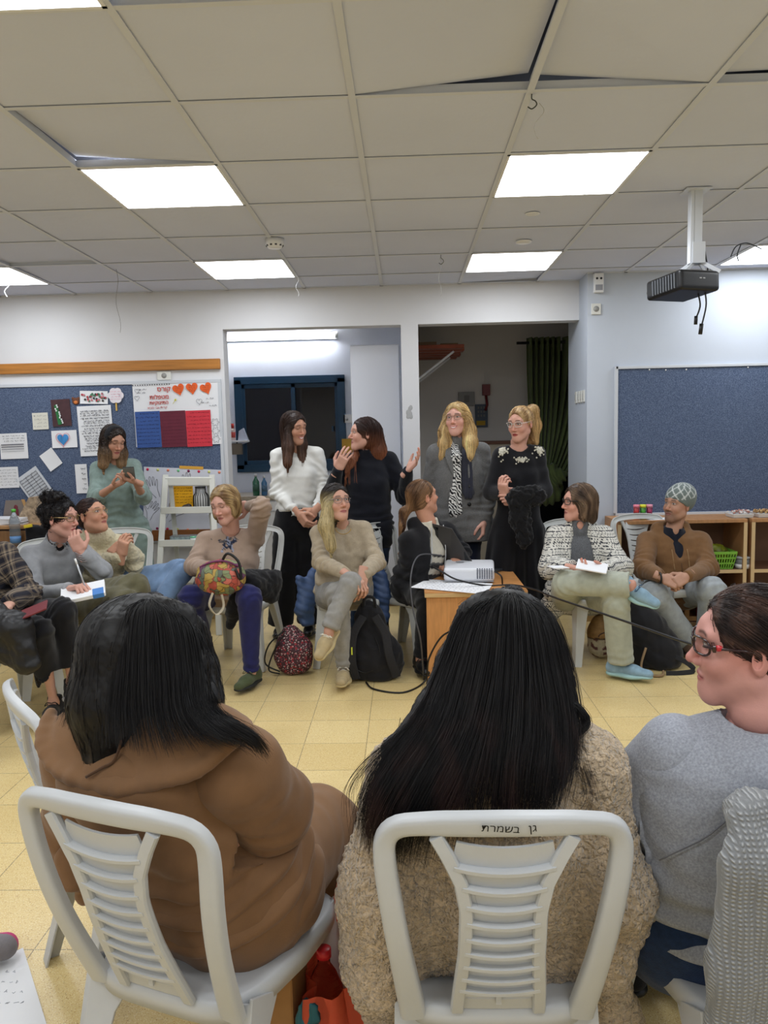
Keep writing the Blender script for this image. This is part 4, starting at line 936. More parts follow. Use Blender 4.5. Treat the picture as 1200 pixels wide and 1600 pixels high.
def hand_mesh(curl=.35, spread=.1, ts=1, thumb=.3, skin=(200, 150, 130), h=.0032, sc=1., curls=None, nails=None):
    v = Vol((-.085, -.06, -.12), (.085, .21, .06), h)
    v.cone((0, -.05, 0), (0, .012, 0), .027, .026, k=.01, flat=((0, 0, 1), .72))
    v.box((0, .052, 0), (.037, .044, .0135), rd=.012, k=.012); v.ell((ts*.022, .03, -.006), (.018, .03, .015), k=.012)
    xs = [ts*.029, ts*.010, -ts*.009, -ts*.027]; Ls = [(.040, .024, .020), (.044, .028, .021), (.040, .026, .020), (.032, .019, .018)]
    tips = []
    for i in range(4):
        c_ = (curls[i] if curls else curl*(1+.08*i)); p = np.array([xs[i], .090-abs(i-1)*.004, 0.]); a = 0; sp = spread*(1.5-i)*ts*.5
        rr = [.0092, .0082, .0074, .0062]
        if i == 3: rr = [q*.88 for q in rr]
        for j in range(3):
            a += c_*[1.15, 1.35, .9][j]; d = np.array([math.sin(sp)*math.cos(a), math.cos(sp)*math.cos(a), -math.sin(a)]); q = p+d*Ls[i][j]
            v.cone(p, q, rr[j], rr[j+1], k=.003); p = q
        tips.append(p)
    p = np.array([ts*.030, .018, -.008]); d1 = unit((ts*(1-.7*thumb), .75, -.35-.6*thumb)); q = p+d1*.042; v.cone(p, q, .0135, .011, k=.010)
    d2 = unit((ts*(.45-.9*thumb), .9, -.35-.3*thumb)); r_ = q+d2*.03; v.cone(q, r_, .0105, .0095, k=.003); d3 = unit((ts*(.2-.9*thumb), .95, -.3)); e = r_+d3*.022; v.cone(r_, e, .0094, .0075, k=.003); tips.append(e)
    V, Q = v.mesh(); V = relax(V, Q, 1); c = np.tile(lin(skin), (len(V), 1))
    red = lin(tuple(int(q) for q in np.array(skin)*np.array([1, .82, .78])))
    for t_ in tips:
        m = np.clip(1-np.linalg.norm(V-t_, axis=1)/.018, 0, 1)[:, None]*.8; c = c*(1-m)+red*m
        if nails: m = (np.clip(1.6-np.linalg.norm(V-t_-np.array([0, 0, .006]), axis=1)/.006, 0, 1))[:, None]; c = c*(1-m)+lin(nails)*m
    dk = lin(tuple(int(q*.8) for q in skin)); g = np.clip(1-np.abs(V[:, 1]-.09)/.006, 0, 1)*(V[:, 2] > 0)*.35; c = c*(1-g[:, None])+dk*g[:, None]
    return V*sc, Q, c
def hand_at(wr, d, n, left, **k):
    """wr wrist, d towards the fingers, n direction the palm faces"""
    y = unit(d); z = -unit(np.asarray(n, float)-(np.asarray(n)@y)*y); x = np.cross(y, z)
    V, Q, c = hand_mesh(ts=1 if left else -1, **k); return V@np.stack([x, y, z], 1).T+np.asarray(wr), Q, c

class Person:
    def __init__(s, label, J, skin=(205, 155, 135), hs=.96, group=None, build=1., heavy=1.):
        J = dict(J); raw = J.pop('raw', False); s.J = J = {k: (np.asarray(v, float) if not isinstance(v, (list,)) else [np.asarray(q, float) for q in v]) for k, v in J.items()}
        s.label = label; s.skin = skin; s.hs = hs; s.b = build; s.heavy = heavy
        if not raw:
            a0 = unit(J['sh'][1]-J['sh'][0]); dn = unit(J['pv']-(J['sh'][0]+J['sh'][1])/2)
            J['sh'] = [J['sh'][0]+a0*.012+dn*.028, J['sh'][1]-a0*.012+dn*.028]
        shm = (J['sh'][0]+J['sh'][1])/2
        s.ax = unit(J['sh'][1]-J['sh'][0])          # toward own left
        s.up = unit(shm-J['pv']); s.fw = unit(np.cross(s.ax, s.up))
        hipax = unit(J['hip'][1]-J['hip'][0]) if 'hip' in J else s.ax
        if 'hip' not in J: J['hip'] = [J['pv']-s.ax*.085, J['pv']+s.ax*.085]
        if 'nb' not in J: J['nb'] = shm+s.up*.075-s.fw*.01
        s.base = np.array([J['pv'][0], J['pv'][1], 0.0]); s.root = None; s.shm = shm
    # ---- torso profile : half width, depth radius
    def tors(s, v, inf=0., t0=0., t1=1., k=.05, bust=.0, belly=0., n=9, drape=0.):
        J = s.J; T = np.linspace(t0, t1, n); hipax = unit(J['hip'][1]-J['hip'][0])
        for t in T:
            c = lerp(s.shm-s.up*.045, J['pv'], t)
            c = c+s.fw*(.012*math.sin(PI*t)+.03*belly*math.exp(-((t-.72)/.25)**2))
            w_ = np.interp(t, [0, .12, .35, .6, .8, 1.], [.115, .145, .148, .132, .150, .168])*s.b*(1+(s.heavy-1)*np.interp(t, [0, .3, 1], [.2, .7, 1]))
            r = np.interp(t, [0, .12, .35, .6, .8, 1.], [.062, .082, .100, .094, .105, .115])*s.b*s.heavy
            r += .03*belly*math.exp(-((t-.72)/.25)**2)
            w_ += inf+drape*max(0, t-.5); r += inf+drape*.5*max(0, t-.5)
            ax = unit(lerp(s.ax, hipax, t)); v.cone(c-ax*max(w_-r, .002), c+ax*max(w_-r, .002), r, k=k)
        if bust:
            c = lerp(s.shm, J['pv'], .3)+s.fw*(.060+inf*.6)
            for q in (-1, 1): v.ell(c+s.ax*q*.065, (.062*bust, .062*bust, .062*bust), k=.045)
        for q in ((0, 1) if t0 < .3 else ()): v.cone(J['nb']-s.up*.02, J['sh'][q], .030+inf*.6, .040*s.b+inf*.8, k=.035)
    def arms(s, v, inf=0., end=1., k=.03, wide=1., cuff=None, side=(0, 1), elw=1., cut=True, short=None, fore=None):
        J = s.J
        for q in side:
            sh, el, wr = J['sh'][q], J['el'][q], J['wr'][q]; h = s.heavy**.6
            if short:
                e = lerp(sh, el, short); v.cone(sh, e, .048*s.b*h+inf*.9, .046*s.b*h+inf*wide, k=k); v.plane(e, e-sh, k=.006, ctr=e+unit(e-sh)*.06, rad=.08+inf); continue
            v.cone(sh, el, .046*s.b*h+inf*.9, .039*s.b*h*elw+inf*wide, k=k)
            if fore is not None: inf_ = inf; inf = fore
            e = lerp(el, wr, end); r1 = lerp(.040, .025, end)*s.b
            v.cone(el, e, .040*s.b*h*elw+inf*wide, float(r1)+inf*(cuff if cuff is not None else wide), k=.02)
            if cut: v.plane(e, e-el, k=.006, ctr=e+unit(e-el)*.06, rad=.075+inf)
            if fore is not None: inf = inf_
    def legs(s, v, inf=0., end=1., k=.03, knee=0., ank=0., side=(0, 1), cut=True, crotch=True):
        J = s.J; h = s.heavy**.7
        for q in side:
            hp, kn, an = J['hip'][q], J['kn'][q], J['an'][q]
            v.cone(hp, kn, .086*s.b*h+inf, .060*s.b*h+inf+knee, k=k)
            e = lerp(kn, an, end); v.cone(kn, e, .058*s.b*h+inf+knee, .036*s.b+inf+ank, k=.02)
            c = lerp(kn, e, .3); bk = c-unit(np.cross(unit(an-kn), s.ax))*0
            if cut: v.plane(e, e-kn, k=.006, ctr=e+unit(e-kn)*.06, rad=.08+inf+ank)
    def box(s, pts, m=.2): P = np.array(pts); return P.min(0)-m, P.max(0)+m
    def body(s, head=None, hands=(None, None), h=.012, hh=.0032, hd_yaw=(0, 0, 0), forearm=False):
        J = s.J; parts = []
        v = Vol(*s.box([J['pv'], J['nb'], *J['sh'], *J['el'], *J['wr'], *J['kn'], *J['an'], *J['hip']], .22), h)
        s.tors(v, -.022, k=.05); s.arms(v, -.014, cut=False, fore=-.014 if not forearm else -.003); s.legs(v, -.016, cut=False)
        for q in (0, 1): v.cone(J['an'][q], J['an'][q]+np.array([0, 0, -.02]), .03, .03, k=.02)
        v.cone(J['nb']-s.up*.05, lerp(J['nb'], J['hd'], .4), .05, .044, k=.03)
        V, Q = v.mesh(); parts.append((V, Q, np.tile(lin(s.skin), (len(V), 1))))
        R = s.R = face_R(*hd_yaw); nbl = (J['nb']-J['hd'])@R/s.hs
        hk = dict(head or {}); V, Q, c = head_mesh(hh, s.skin, s.hs, nbl=nbl, **hk); parts.append((V@R.T+J['hd'], Q, c))
        for q in (0, 1):
            if hands[q] is None: continue
            kw = dict(hands[q]); d = kw.pop('d'); n = kw.pop('n'); parts.append(hand_at(J['wr'][q], d, n, q == 1, skin=kw.pop('skin', s.skin), **kw))
        V, Q, c = mesh_join(parts)
        me = mesh_np('person', V-s.base, Q, c); o = link('person', me, None, m_skin); o.location = tuple(s.base); tag(o, s.label, 'person'); s.root = o; return s
    def add(s, v, name, mats, disp=None, colf=None, it=1, label=None, parent=None):
        V, Q = v.mesh()
        if len(V) == 0: return None
        if it: V = relax(V, Q, it)
        V2 = V
        if disp is not None: V2 = V+nrm_of(V, Q)*disp(V)[:, None]
        me = mesh_np(name, V2-s.base, Q, colf(V) if colf else None); o = link(name, me, parent or s.root, mats)
        if label: o['label'] = label
        return o
    def mb(s, b, name, mats, **k):
        b.v = [np.asarray(a)-s.base for a in b.v]; return b.build(name, mats, k.pop('parent', s.root), **k)
    def top(s, m, inf=.014, short=None, ak=.03, h=.009, sleeve=1., name='sweater', k=.045, bust=.7, belly=0., hem=1., neck=None, wr_amp=.006, wide=1., cuff=None, drape=0., extra=None, colf=None, elw=1., label=None, neckcut=.058, hemz=None, side=(0, 1), nf=None, t1=None, sep=False):
        J = s.J; v = Vol(*s.box([J['pv']-s.up*.15, J['nb'], *J['sh'], *J['el'], *J['wr'], *J['kn']], .24), h)
        s.tors(v, inf, 0, t1 or hem, k=k, bust=bust, belly=belly, drape=drape)
        if hem > 1: pass
        s.arms(v, inf*(.8 if not sep else .2), sleeve if not sep else .3, wide=wide if not sep else .4, cuff=cuff, elw=elw, side=side, short=short if not sep else .5, k=ak)
        nd = unit(J['hd']-J['nb'])
        if neck == 'turtle': v.cone(J['nb']-nd*.02, J['nb']+nd*.055, .066, .060, k=.03)
        if neck == 'collar': v.cone(J['nb']-nd*.01, J['nb']+nd*.035, .074, .070, k=.03)
        if neck == 'hood':
            c = J['nb']-s.fw*.055-s.up*.005
            v.cone(c-s.ax*.075, c+s.ax*.075, .048, k=.04); v.cone(c-s.ax*.09, J['nb']+s.fw*.05-s.ax*.075-s.up*.06, .036, .02, k=.03); v.cone(c+s.ax*.09, J['nb']+s.fw*.05+s.ax*.075-s.up*.06, .036, .02, k=.03)
        if extra: extra(s, v)
        if neck == 'v': v.cone(J['nb']+s.fw*.075+nd*.03, J['nb']+s.fw*.13-s.up*.16, .052, .012, k=.01, sub=True)
        v.cone(J['nb']-nd*.005, J['nb']+nd*.14, neckcut, neckcut, k=.008, sub=True)
        if neck == 'scoop': v.ell(J['nb']+s.fw*.05+s.up*.0, (.075, .075, .05), k=.01, sub=True)
        s.topvol = v
        sd = int(abs(J['pv'][0])*977) % 997
        el = J['el']
        def disp(V):
            a = wr_amp*noise3(V, (5, 5, 12), sd, 2)
            for q in side:
                w_ = np.exp(-(np.linalg.norm(V-J['el'][q], axis=1)/.085)**2); d = unit(J['wr'][q]-J['sh'][q]); a = a+w_*wr_amp*1.3*np.sin((V@d)*150+2.2*noise3(V, 14, sd+q))
                w_ = np.exp(-(np.linalg.norm(V-(J['sh'][q]-s.up*.1), axis=1)/.09)**2); a = a+w_*wr_amp*.9*np.sin((V@unit(s.up+s.ax*(1 if q else -1)*.8))*110+2*noise3(V, 10, sd+5+q))
            ws = lerp(s.shm, J['pv'], .8); w_ = np.exp(-(np.abs((V-ws)@s.up)/.11)**2); a = a+w_*wr_amp*1.2*np.sin((V@s.up)*95+3*noise3(V, 7, sd+9))
            return a
        return s.add(v, name, m, disp=nf or disp, colf=colf, label=label)
    def pants(s, m, inf=.012, h=.009, end=.98, knee=0., ank=.012, name='trousers', wr_amp=.006, top_t=.82, extra=None, colf=None, side=(0, 1), label=None):
        J = s.J; v = Vol(*s.box([J['pv'], *J['hip'], *J['kn'], *J['an']], .24), h)
        s.tors(v, inf*.8, top_t, 1., n=4, k=.05, belly=0); s.legs(v, inf, end, knee=knee, ank=ank)
        if extra: extra(s, v)
        c = lerp(s.shm, J['pv'], top_t-.02); 
        sd = int(abs(J['kn'][0][0])*977) % 991
        def disp(V):
            a = wr_amp*noise3(V, (9, 9, 5), sd, 2)
            for q in (0, 1):
                w_ = np.exp(-(np.linalg.norm(V-J['kn'][q], axis=1)/.10)**2); d = unit(J['an'][q]-J['hip'][q]); a = a+w_*wr_amp*np.sin((V@d)*120+2.5*noise3(V, 10, sd+q))
                w_ = np.exp(-(np.linalg.norm(V-J['hip'][q], axis=1)/.12)**2); d = unit(J['kn'][q]-J['hip'][q]); a = a+w_*wr_amp*1.2*np.sin((V@d)*90+2.5*noise3(V, 9, sd+3+q))
                w_ = np.exp(-(np.linalg.norm(V-J['an'][q], axis=1)/.09)**2); d = unit(J['an'][q]-J['kn'][q]); a = a+w_*wr_amp*.8*np.sin((V@d)*130+2*noise3(V, 12, sd+7+q))
            return a
        return s.add(v, name, m, disp=disp, colf=colf, label=label)
    def shoe(s, q, toe, upper, sole, lace=None, L=.25, up=(0, 0, 1), ank=None, boot=False, h=.006, label=None, swoosh=None):
        J = s.J; an = J['an'][q] if ank is None else np.asarray(ank, float); y = unit(toe); z = unit(np.asarray(up, float)-(np.asarray(up)@y)*y); x = np.cross(y, z); R = np.stack([x, y, z], 1); k = L/.25
        o = an-z*.075*k-y*.01
        f = lambda a: o+R@(np.array(a)*k)
        lo, hi = s.box([o-.02, o+.02], .26)
        v = Vol(lo, hi, h)
        v.cone(f((0, -.035, .045)), f((0, .08, .038)), .036*k, .032*k, k=.03); v.cone(f((0, .08, .035)), f((0, .155, .03)), .036*k, .030*k, k=.03, flat=(z, .8)); v.cone(f((0, -.03, .04)), f((0, -.02, .085 if not boot else .14)), .036*k, .038*k, k=.02)
        v.plane(f((0, 0, .012)), -z, k=.004); v.plane(f((0, 0, .1 if not boot else .15)), z, k=.004)
        sh = s.add(v, 'shoe', upper if not isinstance(upper, (tuple, list)) else upper, label=label)
        v = Vol(lo, hi, h*.8); v.cone(f((0, -.032, .012)), f((0, .07, .010)), .041*k, .037*k, k=.02, flat=(z, .42)); v.cone(f((0, .07, .010)), f((0, .15, .014)), .041*k, .034*k, k=.02, flat=(z, .36)); v.plane(f((0, 0, -.004)), -z, k=.003)
        s.add(v, 'sole', sole, parent=sh)
        if lace:
            b = MB()
            for j in range(5):
                yy = .055+.016*j; zz = .076-.0036*j*j*.3-.004*j; b.tube(smoothpath([f((-.024, yy, zz-.012)), f((0, yy+.006*(j % 2), zz)), f((.024, yy, zz-.012))], 8), .0028*k, 5)
            for e in (-1, 1): b.tube(smoothpath([f((0, .05, .082)), f((e*.02, .06, .09)), f((e*.035, .05, .07)), f((e*.02, .045, .078))], 12), .0022*k, 5)
            s.mb(b, 'laces', lace, parent=sh)
        if swoosh:
            b = MB(); P = smoothpath([f((.0375*swoosh[1], .0, .055)), f((.04*swoosh[1], .03, .032)), f((.036*swoosh[1], .07, .04)), f((.030*swoosh[1], .115, .052))], 16); b.sweep(P, np.interp(np.linspace(0, 1, 16), [0, .3, 1], [.002, .016, .003]), .004, [z]*16); s.mb(b, 'shoe_mark', swoosh[0], parent=sh)
        return sh
    # ------------------------------------------------ hair
    def W(s, p): return s.R@(np.asarray(p, float)*s.hs)+s.J['hd']
    def cap(s, v, full=1.03, front=.062, fringe=0., side=.0):
        R = s.R; k = s.hs*full
        v.ell(s.W((0, -.018, .038)), np.array([.082, .102, .088])*k, R=R, k=.02); v.ell(s.W((0, -.035, -.03)), np.array([.072, .078, .08])*k, R=R, k=.03)
    def facecut(s, v, w_=.066, top=.060, k=.01, neck=True):
        R = s.R; v.ell(s.W((0, .112, .012)), np.array([w_, .086, top+.018])*s.hs, R=R, k=k, sub=True)
        if neck: v.ell(s.W((0, .085, -.09)), np.array([w_*.95, .08, .08])*s.hs, R=R, k=k, sub=True)
    def hair(s, v, colf, n=700, steps=22, sl=.014, flow=None, rad=.0013, name='hair', lift=.004, it=2, seed=1, start=None, jit=.35, disp=.0016, sf=(60, 60, 6), parent=None, fly=.03):
        R = s.R; r = np.random.default_rng(seed); V, Q = v.mesh(); V = relax(V, Q, it); N = nrm_of(V, Q)
        crown = s.W((0, -.02, .13))
        def dflow(P):
            L = ((P-s.J['hd'])@R)/s.hs; sx = np.clip(L[:, 0]/.012, -1, 1); t_ = np.clip((L[:, 2]+.01)/.06, 0, 1)
            fr = np.clip((L[:, 1]+.03)/.05, 0, 1); loc = np.stack([sx*t_*(.5+1.6*fr), -t_*(.25+.75*fr), -.0*t_], 1)
            return loc@R.T+np.array([0, 0, -1.])*(1-.35*t_*fr)[:, None]
        fl = flow or dflow
        # groove displacement along the flow
        D = fl(V); D = D-(D*N).sum(1)[:, None]*N; D /= np.linalg.norm(D, axis=1)[:, None]+1e-9; B = np.cross(N, D)
        g = noise3(np.stack([(V*B).sum(1)*1., (V*D).sum(1)*.12, V[:, 2]*.02], 1), 110, seed, 1)
        V2 = V+N*(disp*g)[:, None]
        base = colf(V)*(.7+.14*g[:, None])
        # strands
        cand = np.arange(len(V)) if start is None else np.where(start(V))[0]
        i = r.choice(cand, n); P = V[i].copy()+r.normal(size=(n, 3))*.003; off = r.uniform(-.0015, lift, n); side_j = r.normal(size=n)*jit*.12
        path = [P.copy()]; prev = None; alive = np.ones(n, bool); Ls = r.integers(int(steps*.45), steps+1, n)
        for t in range(steps-1):
            G = v.grad(P); dd = v.sample(P); D = fl(P); D = D-(D*G).sum(1)[:, None]*G; nr = np.linalg.norm(D, axis=1)[:, None]
            D = D/(nr+.05); D += np.cross(G, D)*side_j[:, None]
            if prev is not None: D = .6*D+.4*prev
            D /= np.linalg.norm(D, axis=1)[:, None]+1e-9; prev = D
            P2 = P+D*sl; dd = v.sample(P2); G = v.grad(P2)
            gd = (G*prev).sum(1); near = (np.abs(dd) < .035) & (gd < .55)
            Ls = np.where((dd > .02) & (gd > .3), np.minimum(Ls, t+2), Ls)
            P2 = P2-G*np.where(near, np.clip((dd-off), -.008, .008)*.8, 0)[:, None]
            stop = t >= Ls; P2[stop] = P[stop]+prev[stop]*1e-5
            P = P2; path.append(P.copy())
        S = np.stack(path, 1)         # n,steps,3
        tt = np.linspace(0, 1, steps); rr = rad*np.clip(1.15-tt, .15, 1)[None, :, None]*r.uniform(.7, 1.3, n)[:, None, None]
        T = np.gradient(S, axis=1); T /= np.linalg.norm(T, axis=2)[..., None]+1e-9; U = np.cross(T, np.array([.3, .2, 1.])); U /= np.linalg.norm(U, axis=2)[..., None]+1e-9; W_ = np.cross(T, U)
        ring = np.stack([S+rr*(math.cos(a)*U+math.sin(a)*W_) for a in (0, 2.1, 4.2)], 2)    # n,steps,3,3
        SV = ring.reshape(-1, 3); idx = np.arange(n*steps*3).reshape(n, steps, 3)
        q = np.stack([idx[:, :-1], np.roll(idx, -1, 2)[:, :-1], np.roll(idx, -1, 2)[:, 1:], idx[:, 1:]], -1).reshape(-1, 4)
        sc = colf(S.reshape(-1, 3)).reshape(n, steps, 3)*r.uniform(.65, 1.5, n)[:, None, None]; sc = np.repeat(sc[:, :, None], 3, 2).reshape(-1, 3)
        Vt = np.concatenate([V2, SV]); Qt = np.concatenate([Q, q+len(V)]); Ct = np.concatenate([base, sc])
        me = mesh_np(name, Vt-s.base, Qt, np.clip(Ct, 0, 1)); return link(name, me, parent or s.root, m_hair)
    def glasses(s, m, w_=.022, hgt=.018, thick=.0016, round_=False, y=.098, z=.014, lens=True, temple=True, tm=None, name='glasses'):
        b = MB(); R = s.R
        f = lambda a: s.W(a)
        for q in (-1, 1):
            P = []
            for a in np.linspace(0, 2*PI, 25)[:-1]:
                e = 1 if round_ else .75; cx, cz = math.copysign(abs(math.cos(a))**e, math.cos(a)), math.copysign(abs(math.sin(a))**e, math.sin(a)); P.append(f((q*.033+cx*w_, y-.25*abs(q*.033+cx*w_)**2/.033*1., z+cz*hgt)))
            b.tube(P, thick, 6, closed=True)
        b.tube([f((-.0115, y, z+.004)), f((0, y+.002, z+.007)), f((.0115, y, z+.004))], thick, 6)
        o = s.mb(b, name, m)
        if temple:
            for q in (-1, 1):
                b = MB(); b.tube(smoothpath([f((q*.055, y-.013, z+.006)), f((q*.072, y-.04, z+.006)), f((q*.079, -.0, z+.002)), f((q*.078, -.02, z-.02))], 12), thick*1.1, 6)
                s.mb(b, 'temple', tm or m, parent=o)
        return o

def JP(px, py, Y): return aty(px, py, Y)
def solid(c, c2=None, f=None):
    a = lin(c)
    if c2 is None: return lambda V: np.tile(a, (len(V), 1))
    b2 = lin(c2); return lambda V: a*(1-f(V)[:, None])+b2*f(V)[:, None]
def floorfix(p, z): p = np.array(p, float); p[2] = z; return p

def inner_shirt(p, m, name='shirt', t1=.6, inf=-.008, coll=.0, colf=None, ncut=.046):
    v = Vol(*p.box([p.J['pv'], *p.J['sh'], p.J['nb']], .22), .008); p.tors(v, inf, 0, t1, bust=.6); nd = unit(p.J['hd']-p.J['nb'])
    v.cone(p.J['nb']-nd*.02, p.J['nb']+nd*coll, .062, k=.03); v.plane(p.J['nb']+nd*(coll+.008), nd, k=.004); v.cone(p.J['nb']+nd*.005, p.J['nb']+nd*.14, ncut, k=.008, sub=True)
    if coll > .01: v.cone(p.J['nb']+p.fw*.06+nd*.02, p.J['nb']+p.fw*.1-p.up*.07, .022, .006, k=.006, sub=True)
    return p.add(v, name, m, colf=colf)
def snap(vol, P, off=.0):
    P = np.asarray(P, float).copy()
    for _ in range(6): P = P-vol.grad(P)*(vol.sample(P)-off)[:, None]*.8
    return P

def guide_hair(p, guides, n, cf, rad=.0007, T=46, jit=.006, seed=1, name='hair_strands', depth=.012, lenr=(.72, 1.03), clump=.5, dirout=None):
    """strands interpolated between neighbouring guide curves"""
    r = np.random.default_rng(seed); G = np.stack([smoothpath(g, T) for g in guides]); K = len(G)
    u = r.uniform(0, K-1.001, n); i = u.astype(int); w = (u-i)[:, None, None]; S = G[i]*(1-w)+G[i+1]*w
    t = np.linspace(0, 1, T)[None, :, None]
    # clumps share an offset
    nc = max(8, n//14); ci = (u/(K-1)*nc).astype(int) % nc; co = r.normal(size=(nc, 3))*jit*1.6
    S = S+co[ci][:, None]*t*clump+r.normal(size=(n, 1, 3))*jit*(.25+.75*t)
    ph = r.uniform(0, 6.28, (n, 1, 1)); S = S+np.array([1, .3, 0])*np.sin(t*7+ph)*jit*.35*t
    out = (S-p.J['hd'])*np.array([1, 1, 0]); out /= np.linalg.norm(out, axis=2)[..., None]+1e-6; S = S+(out+np.array([0, -.35, 0]))*(r.uniform(0, depth, (n, 1, 1))+.012)
    L = r.uniform(*lenr, n); tt = np.linspace(0, 1, T)
    x = np.clip(tt[None]*L[:, None], 0, .9999)*(T-1); ix = x.astype(int); fx = (x-ix)[..., None]; I_ = np.arange(n)[:, None]
    S = S[I_, ix]*(1-fx)+S[I_, np.minimum(ix+1, T-1)]*fx
    rr = rad*np.clip(1.2-tt, .2, 1)[None, :, None]*r.uniform(.7, 1.4, n)[:, None, None]
    Tn = np.gradient(S, axis=1); Tn /= np.linalg.norm(Tn, axis=2)[..., None]+1e-9; U = np.cross(Tn, np.array([.3, .8, .1])); U /= np.linalg.norm(U, axis=2)[..., None]+1e-9; W_ = np.cross(Tn, U)
    ring = np.stack([S+rr*(math.cos(a)*U+math.sin(a)*W_) for a in (0, 2.1, 4.2)], 2); SV = ring.reshape(-1, 3); idx = np.arange(n*T*3).reshape(n, T, 3)
    q = np.stack([idx[:, :-1], np.roll(idx, -1, 2)[:, :-1], np.roll(idx, -1, 2)[:, 1:], idx[:, 1:]], -1).reshape(-1, 4)
    sc = cf(S.reshape(-1, 3)).reshape(n, T, 3)*r.uniform(.6, 1.7, n)[:, None, None]; sc = np.repeat(sc[:, :, None], 3, 2).reshape(-1, 3)
    return link(name, mesh_np(name, SV-p.base, q, np.clip(sc, 0, 1)), p.root, m_hair)

def sleeves(p, m, inf, h=.0075, wide=1.3, end=.97, cuff=None, short=None, sides=(0, 1), amp=.008, nm='sleeve', elw=1.):
    for q in sides:
        J = p.J; v = Vol(*p.box([J['sh'][q], J['el'][q], J['wr'][q]], .16), h); p.arms(v, inf, end, wide=wide, cuff=cuff, side=(q,), short=short, elw=elw); v.ell(J['sh'][q], np.full(3, .046*p.b*p.heavy**.6+inf*.85), k=.03)
        d = unit(J['el'][q]-J['sh'][q]); d2 = unit(J['wr'][q]-J['el'][q])
        def disp(V): return amp*.7*noise3(V, 9, q+41, 2)+np.exp(-(np.linalg.norm(V-J['el'][q], axis=1)/.08)**2)*amp*np.sin((V@unit(d+d2))*110+2*noise3(V, 10, 3))+np.exp(-(np.linalg.norm(V-J['sh'][q]-d*.06, axis=1)/.07)**2)*amp*.6*np.sin((V@d)*100+2*noise3(V, 10, 4))
        p.add(v, nm, m, disp=disp)
m_black_fab = fabric('black_fabric', (20, 20, 24)); m_knitdk = fabric('navy_black_knit', (17, 19, 28), bscale=200)
m_bshoe = mat('black_leather', (18, 18, 20), .35)
lc_w = mat('lace_white', (226, 222, 212), .8)
def hvol(p, down=.35, m=.16, h=.006, pts=()): return Vol(*p.box([p.J['hd'], p.J['hd']-np.array([0, 0, down]), *pts], m), h)
def lock(v, pts, rs, k=.025):
    for i in range(len(pts)-1): v.cone(pts[i], pts[i+1], rs[i], rs[i+1], k=k)
D3 = lambda x, y, z: np.array([x, y, z], float)

def person_blouse():
    Y = 5.6
    J = dict(hd=JP(460, 669, Y), sh=[JP(431, 706, Y), JP(497, 703, Y+.05)], el=[JP(432, 768, Y-.03), JP(508, 762, Y+.02)], wr=[JP(467, 804, Y-.22), JP(492, 798, Y-.2)],
             pv=JP(464, 822, Y), kn=[floorfix(JP(446, 900, Y-.02), .50), floorfix(JP(482, 900, Y+.02), .5)], an=[floorfix(JP(438, 980, Y), .09), floorfix(JP(484, 975, Y+.05), .09)])
    p = Person('standing woman in a white V-neck blouse and wide black trousers, hands clasped, long brown hair', J, skin=(196, 146, 122), build=.86)
    p.body(head=dict(smile=1., lips=(170, 70, 80), eyes='closed'), hd_yaw=(48, -12, 4), hands=(dict(d=(.5, -.3, -.6), n=(.5, .6, .2), curl=.6), dict(d=(-.6, -.25, -.6), n=(-.2, .8, .1), curl=.6)))
    p.top(fabric('white_satin', (222, 222, 218), rough=.5, var=.03), name='blouse', inf=.010, neck='v', wr_amp=.007, wide=1.8, cuff=.5, t1=.86, bust=.7, sleeve=.93)
    p.pants(m_black_fab, ank=.05, knee=.03, inf=.012, top_t=.72, wr_amp=.004)
    v = hvol(p, .4); p.cap(v); p.facecut(v, w_=.058, top=.062)
    for x, L_ in ((-.066, .30), (.06, .24)):
        a = p.W((x, .0, .0)); lock(v, [a, a+D3(.0, -.03, -.13), a+D3(.01 if x < 0 else .0, -.08, -L_)], [.030, .038, .030])
    lock(v, [p.W((0, -.07, 0)), p.W((0, -.07, 0))+D3(0, .0, -.2)], [.055, .05])
    p.hair(v, solid((50, 34, 28), (104, 72, 54), lambda V: np.clip((p.J['hd'][2]-V[:, 2])/.3, 0, 1)), n=900)
    for q in (0, 1): p.shoe(q, (0, -1, 0), m_bshoe, m_black, L=.24)
person_blouse()

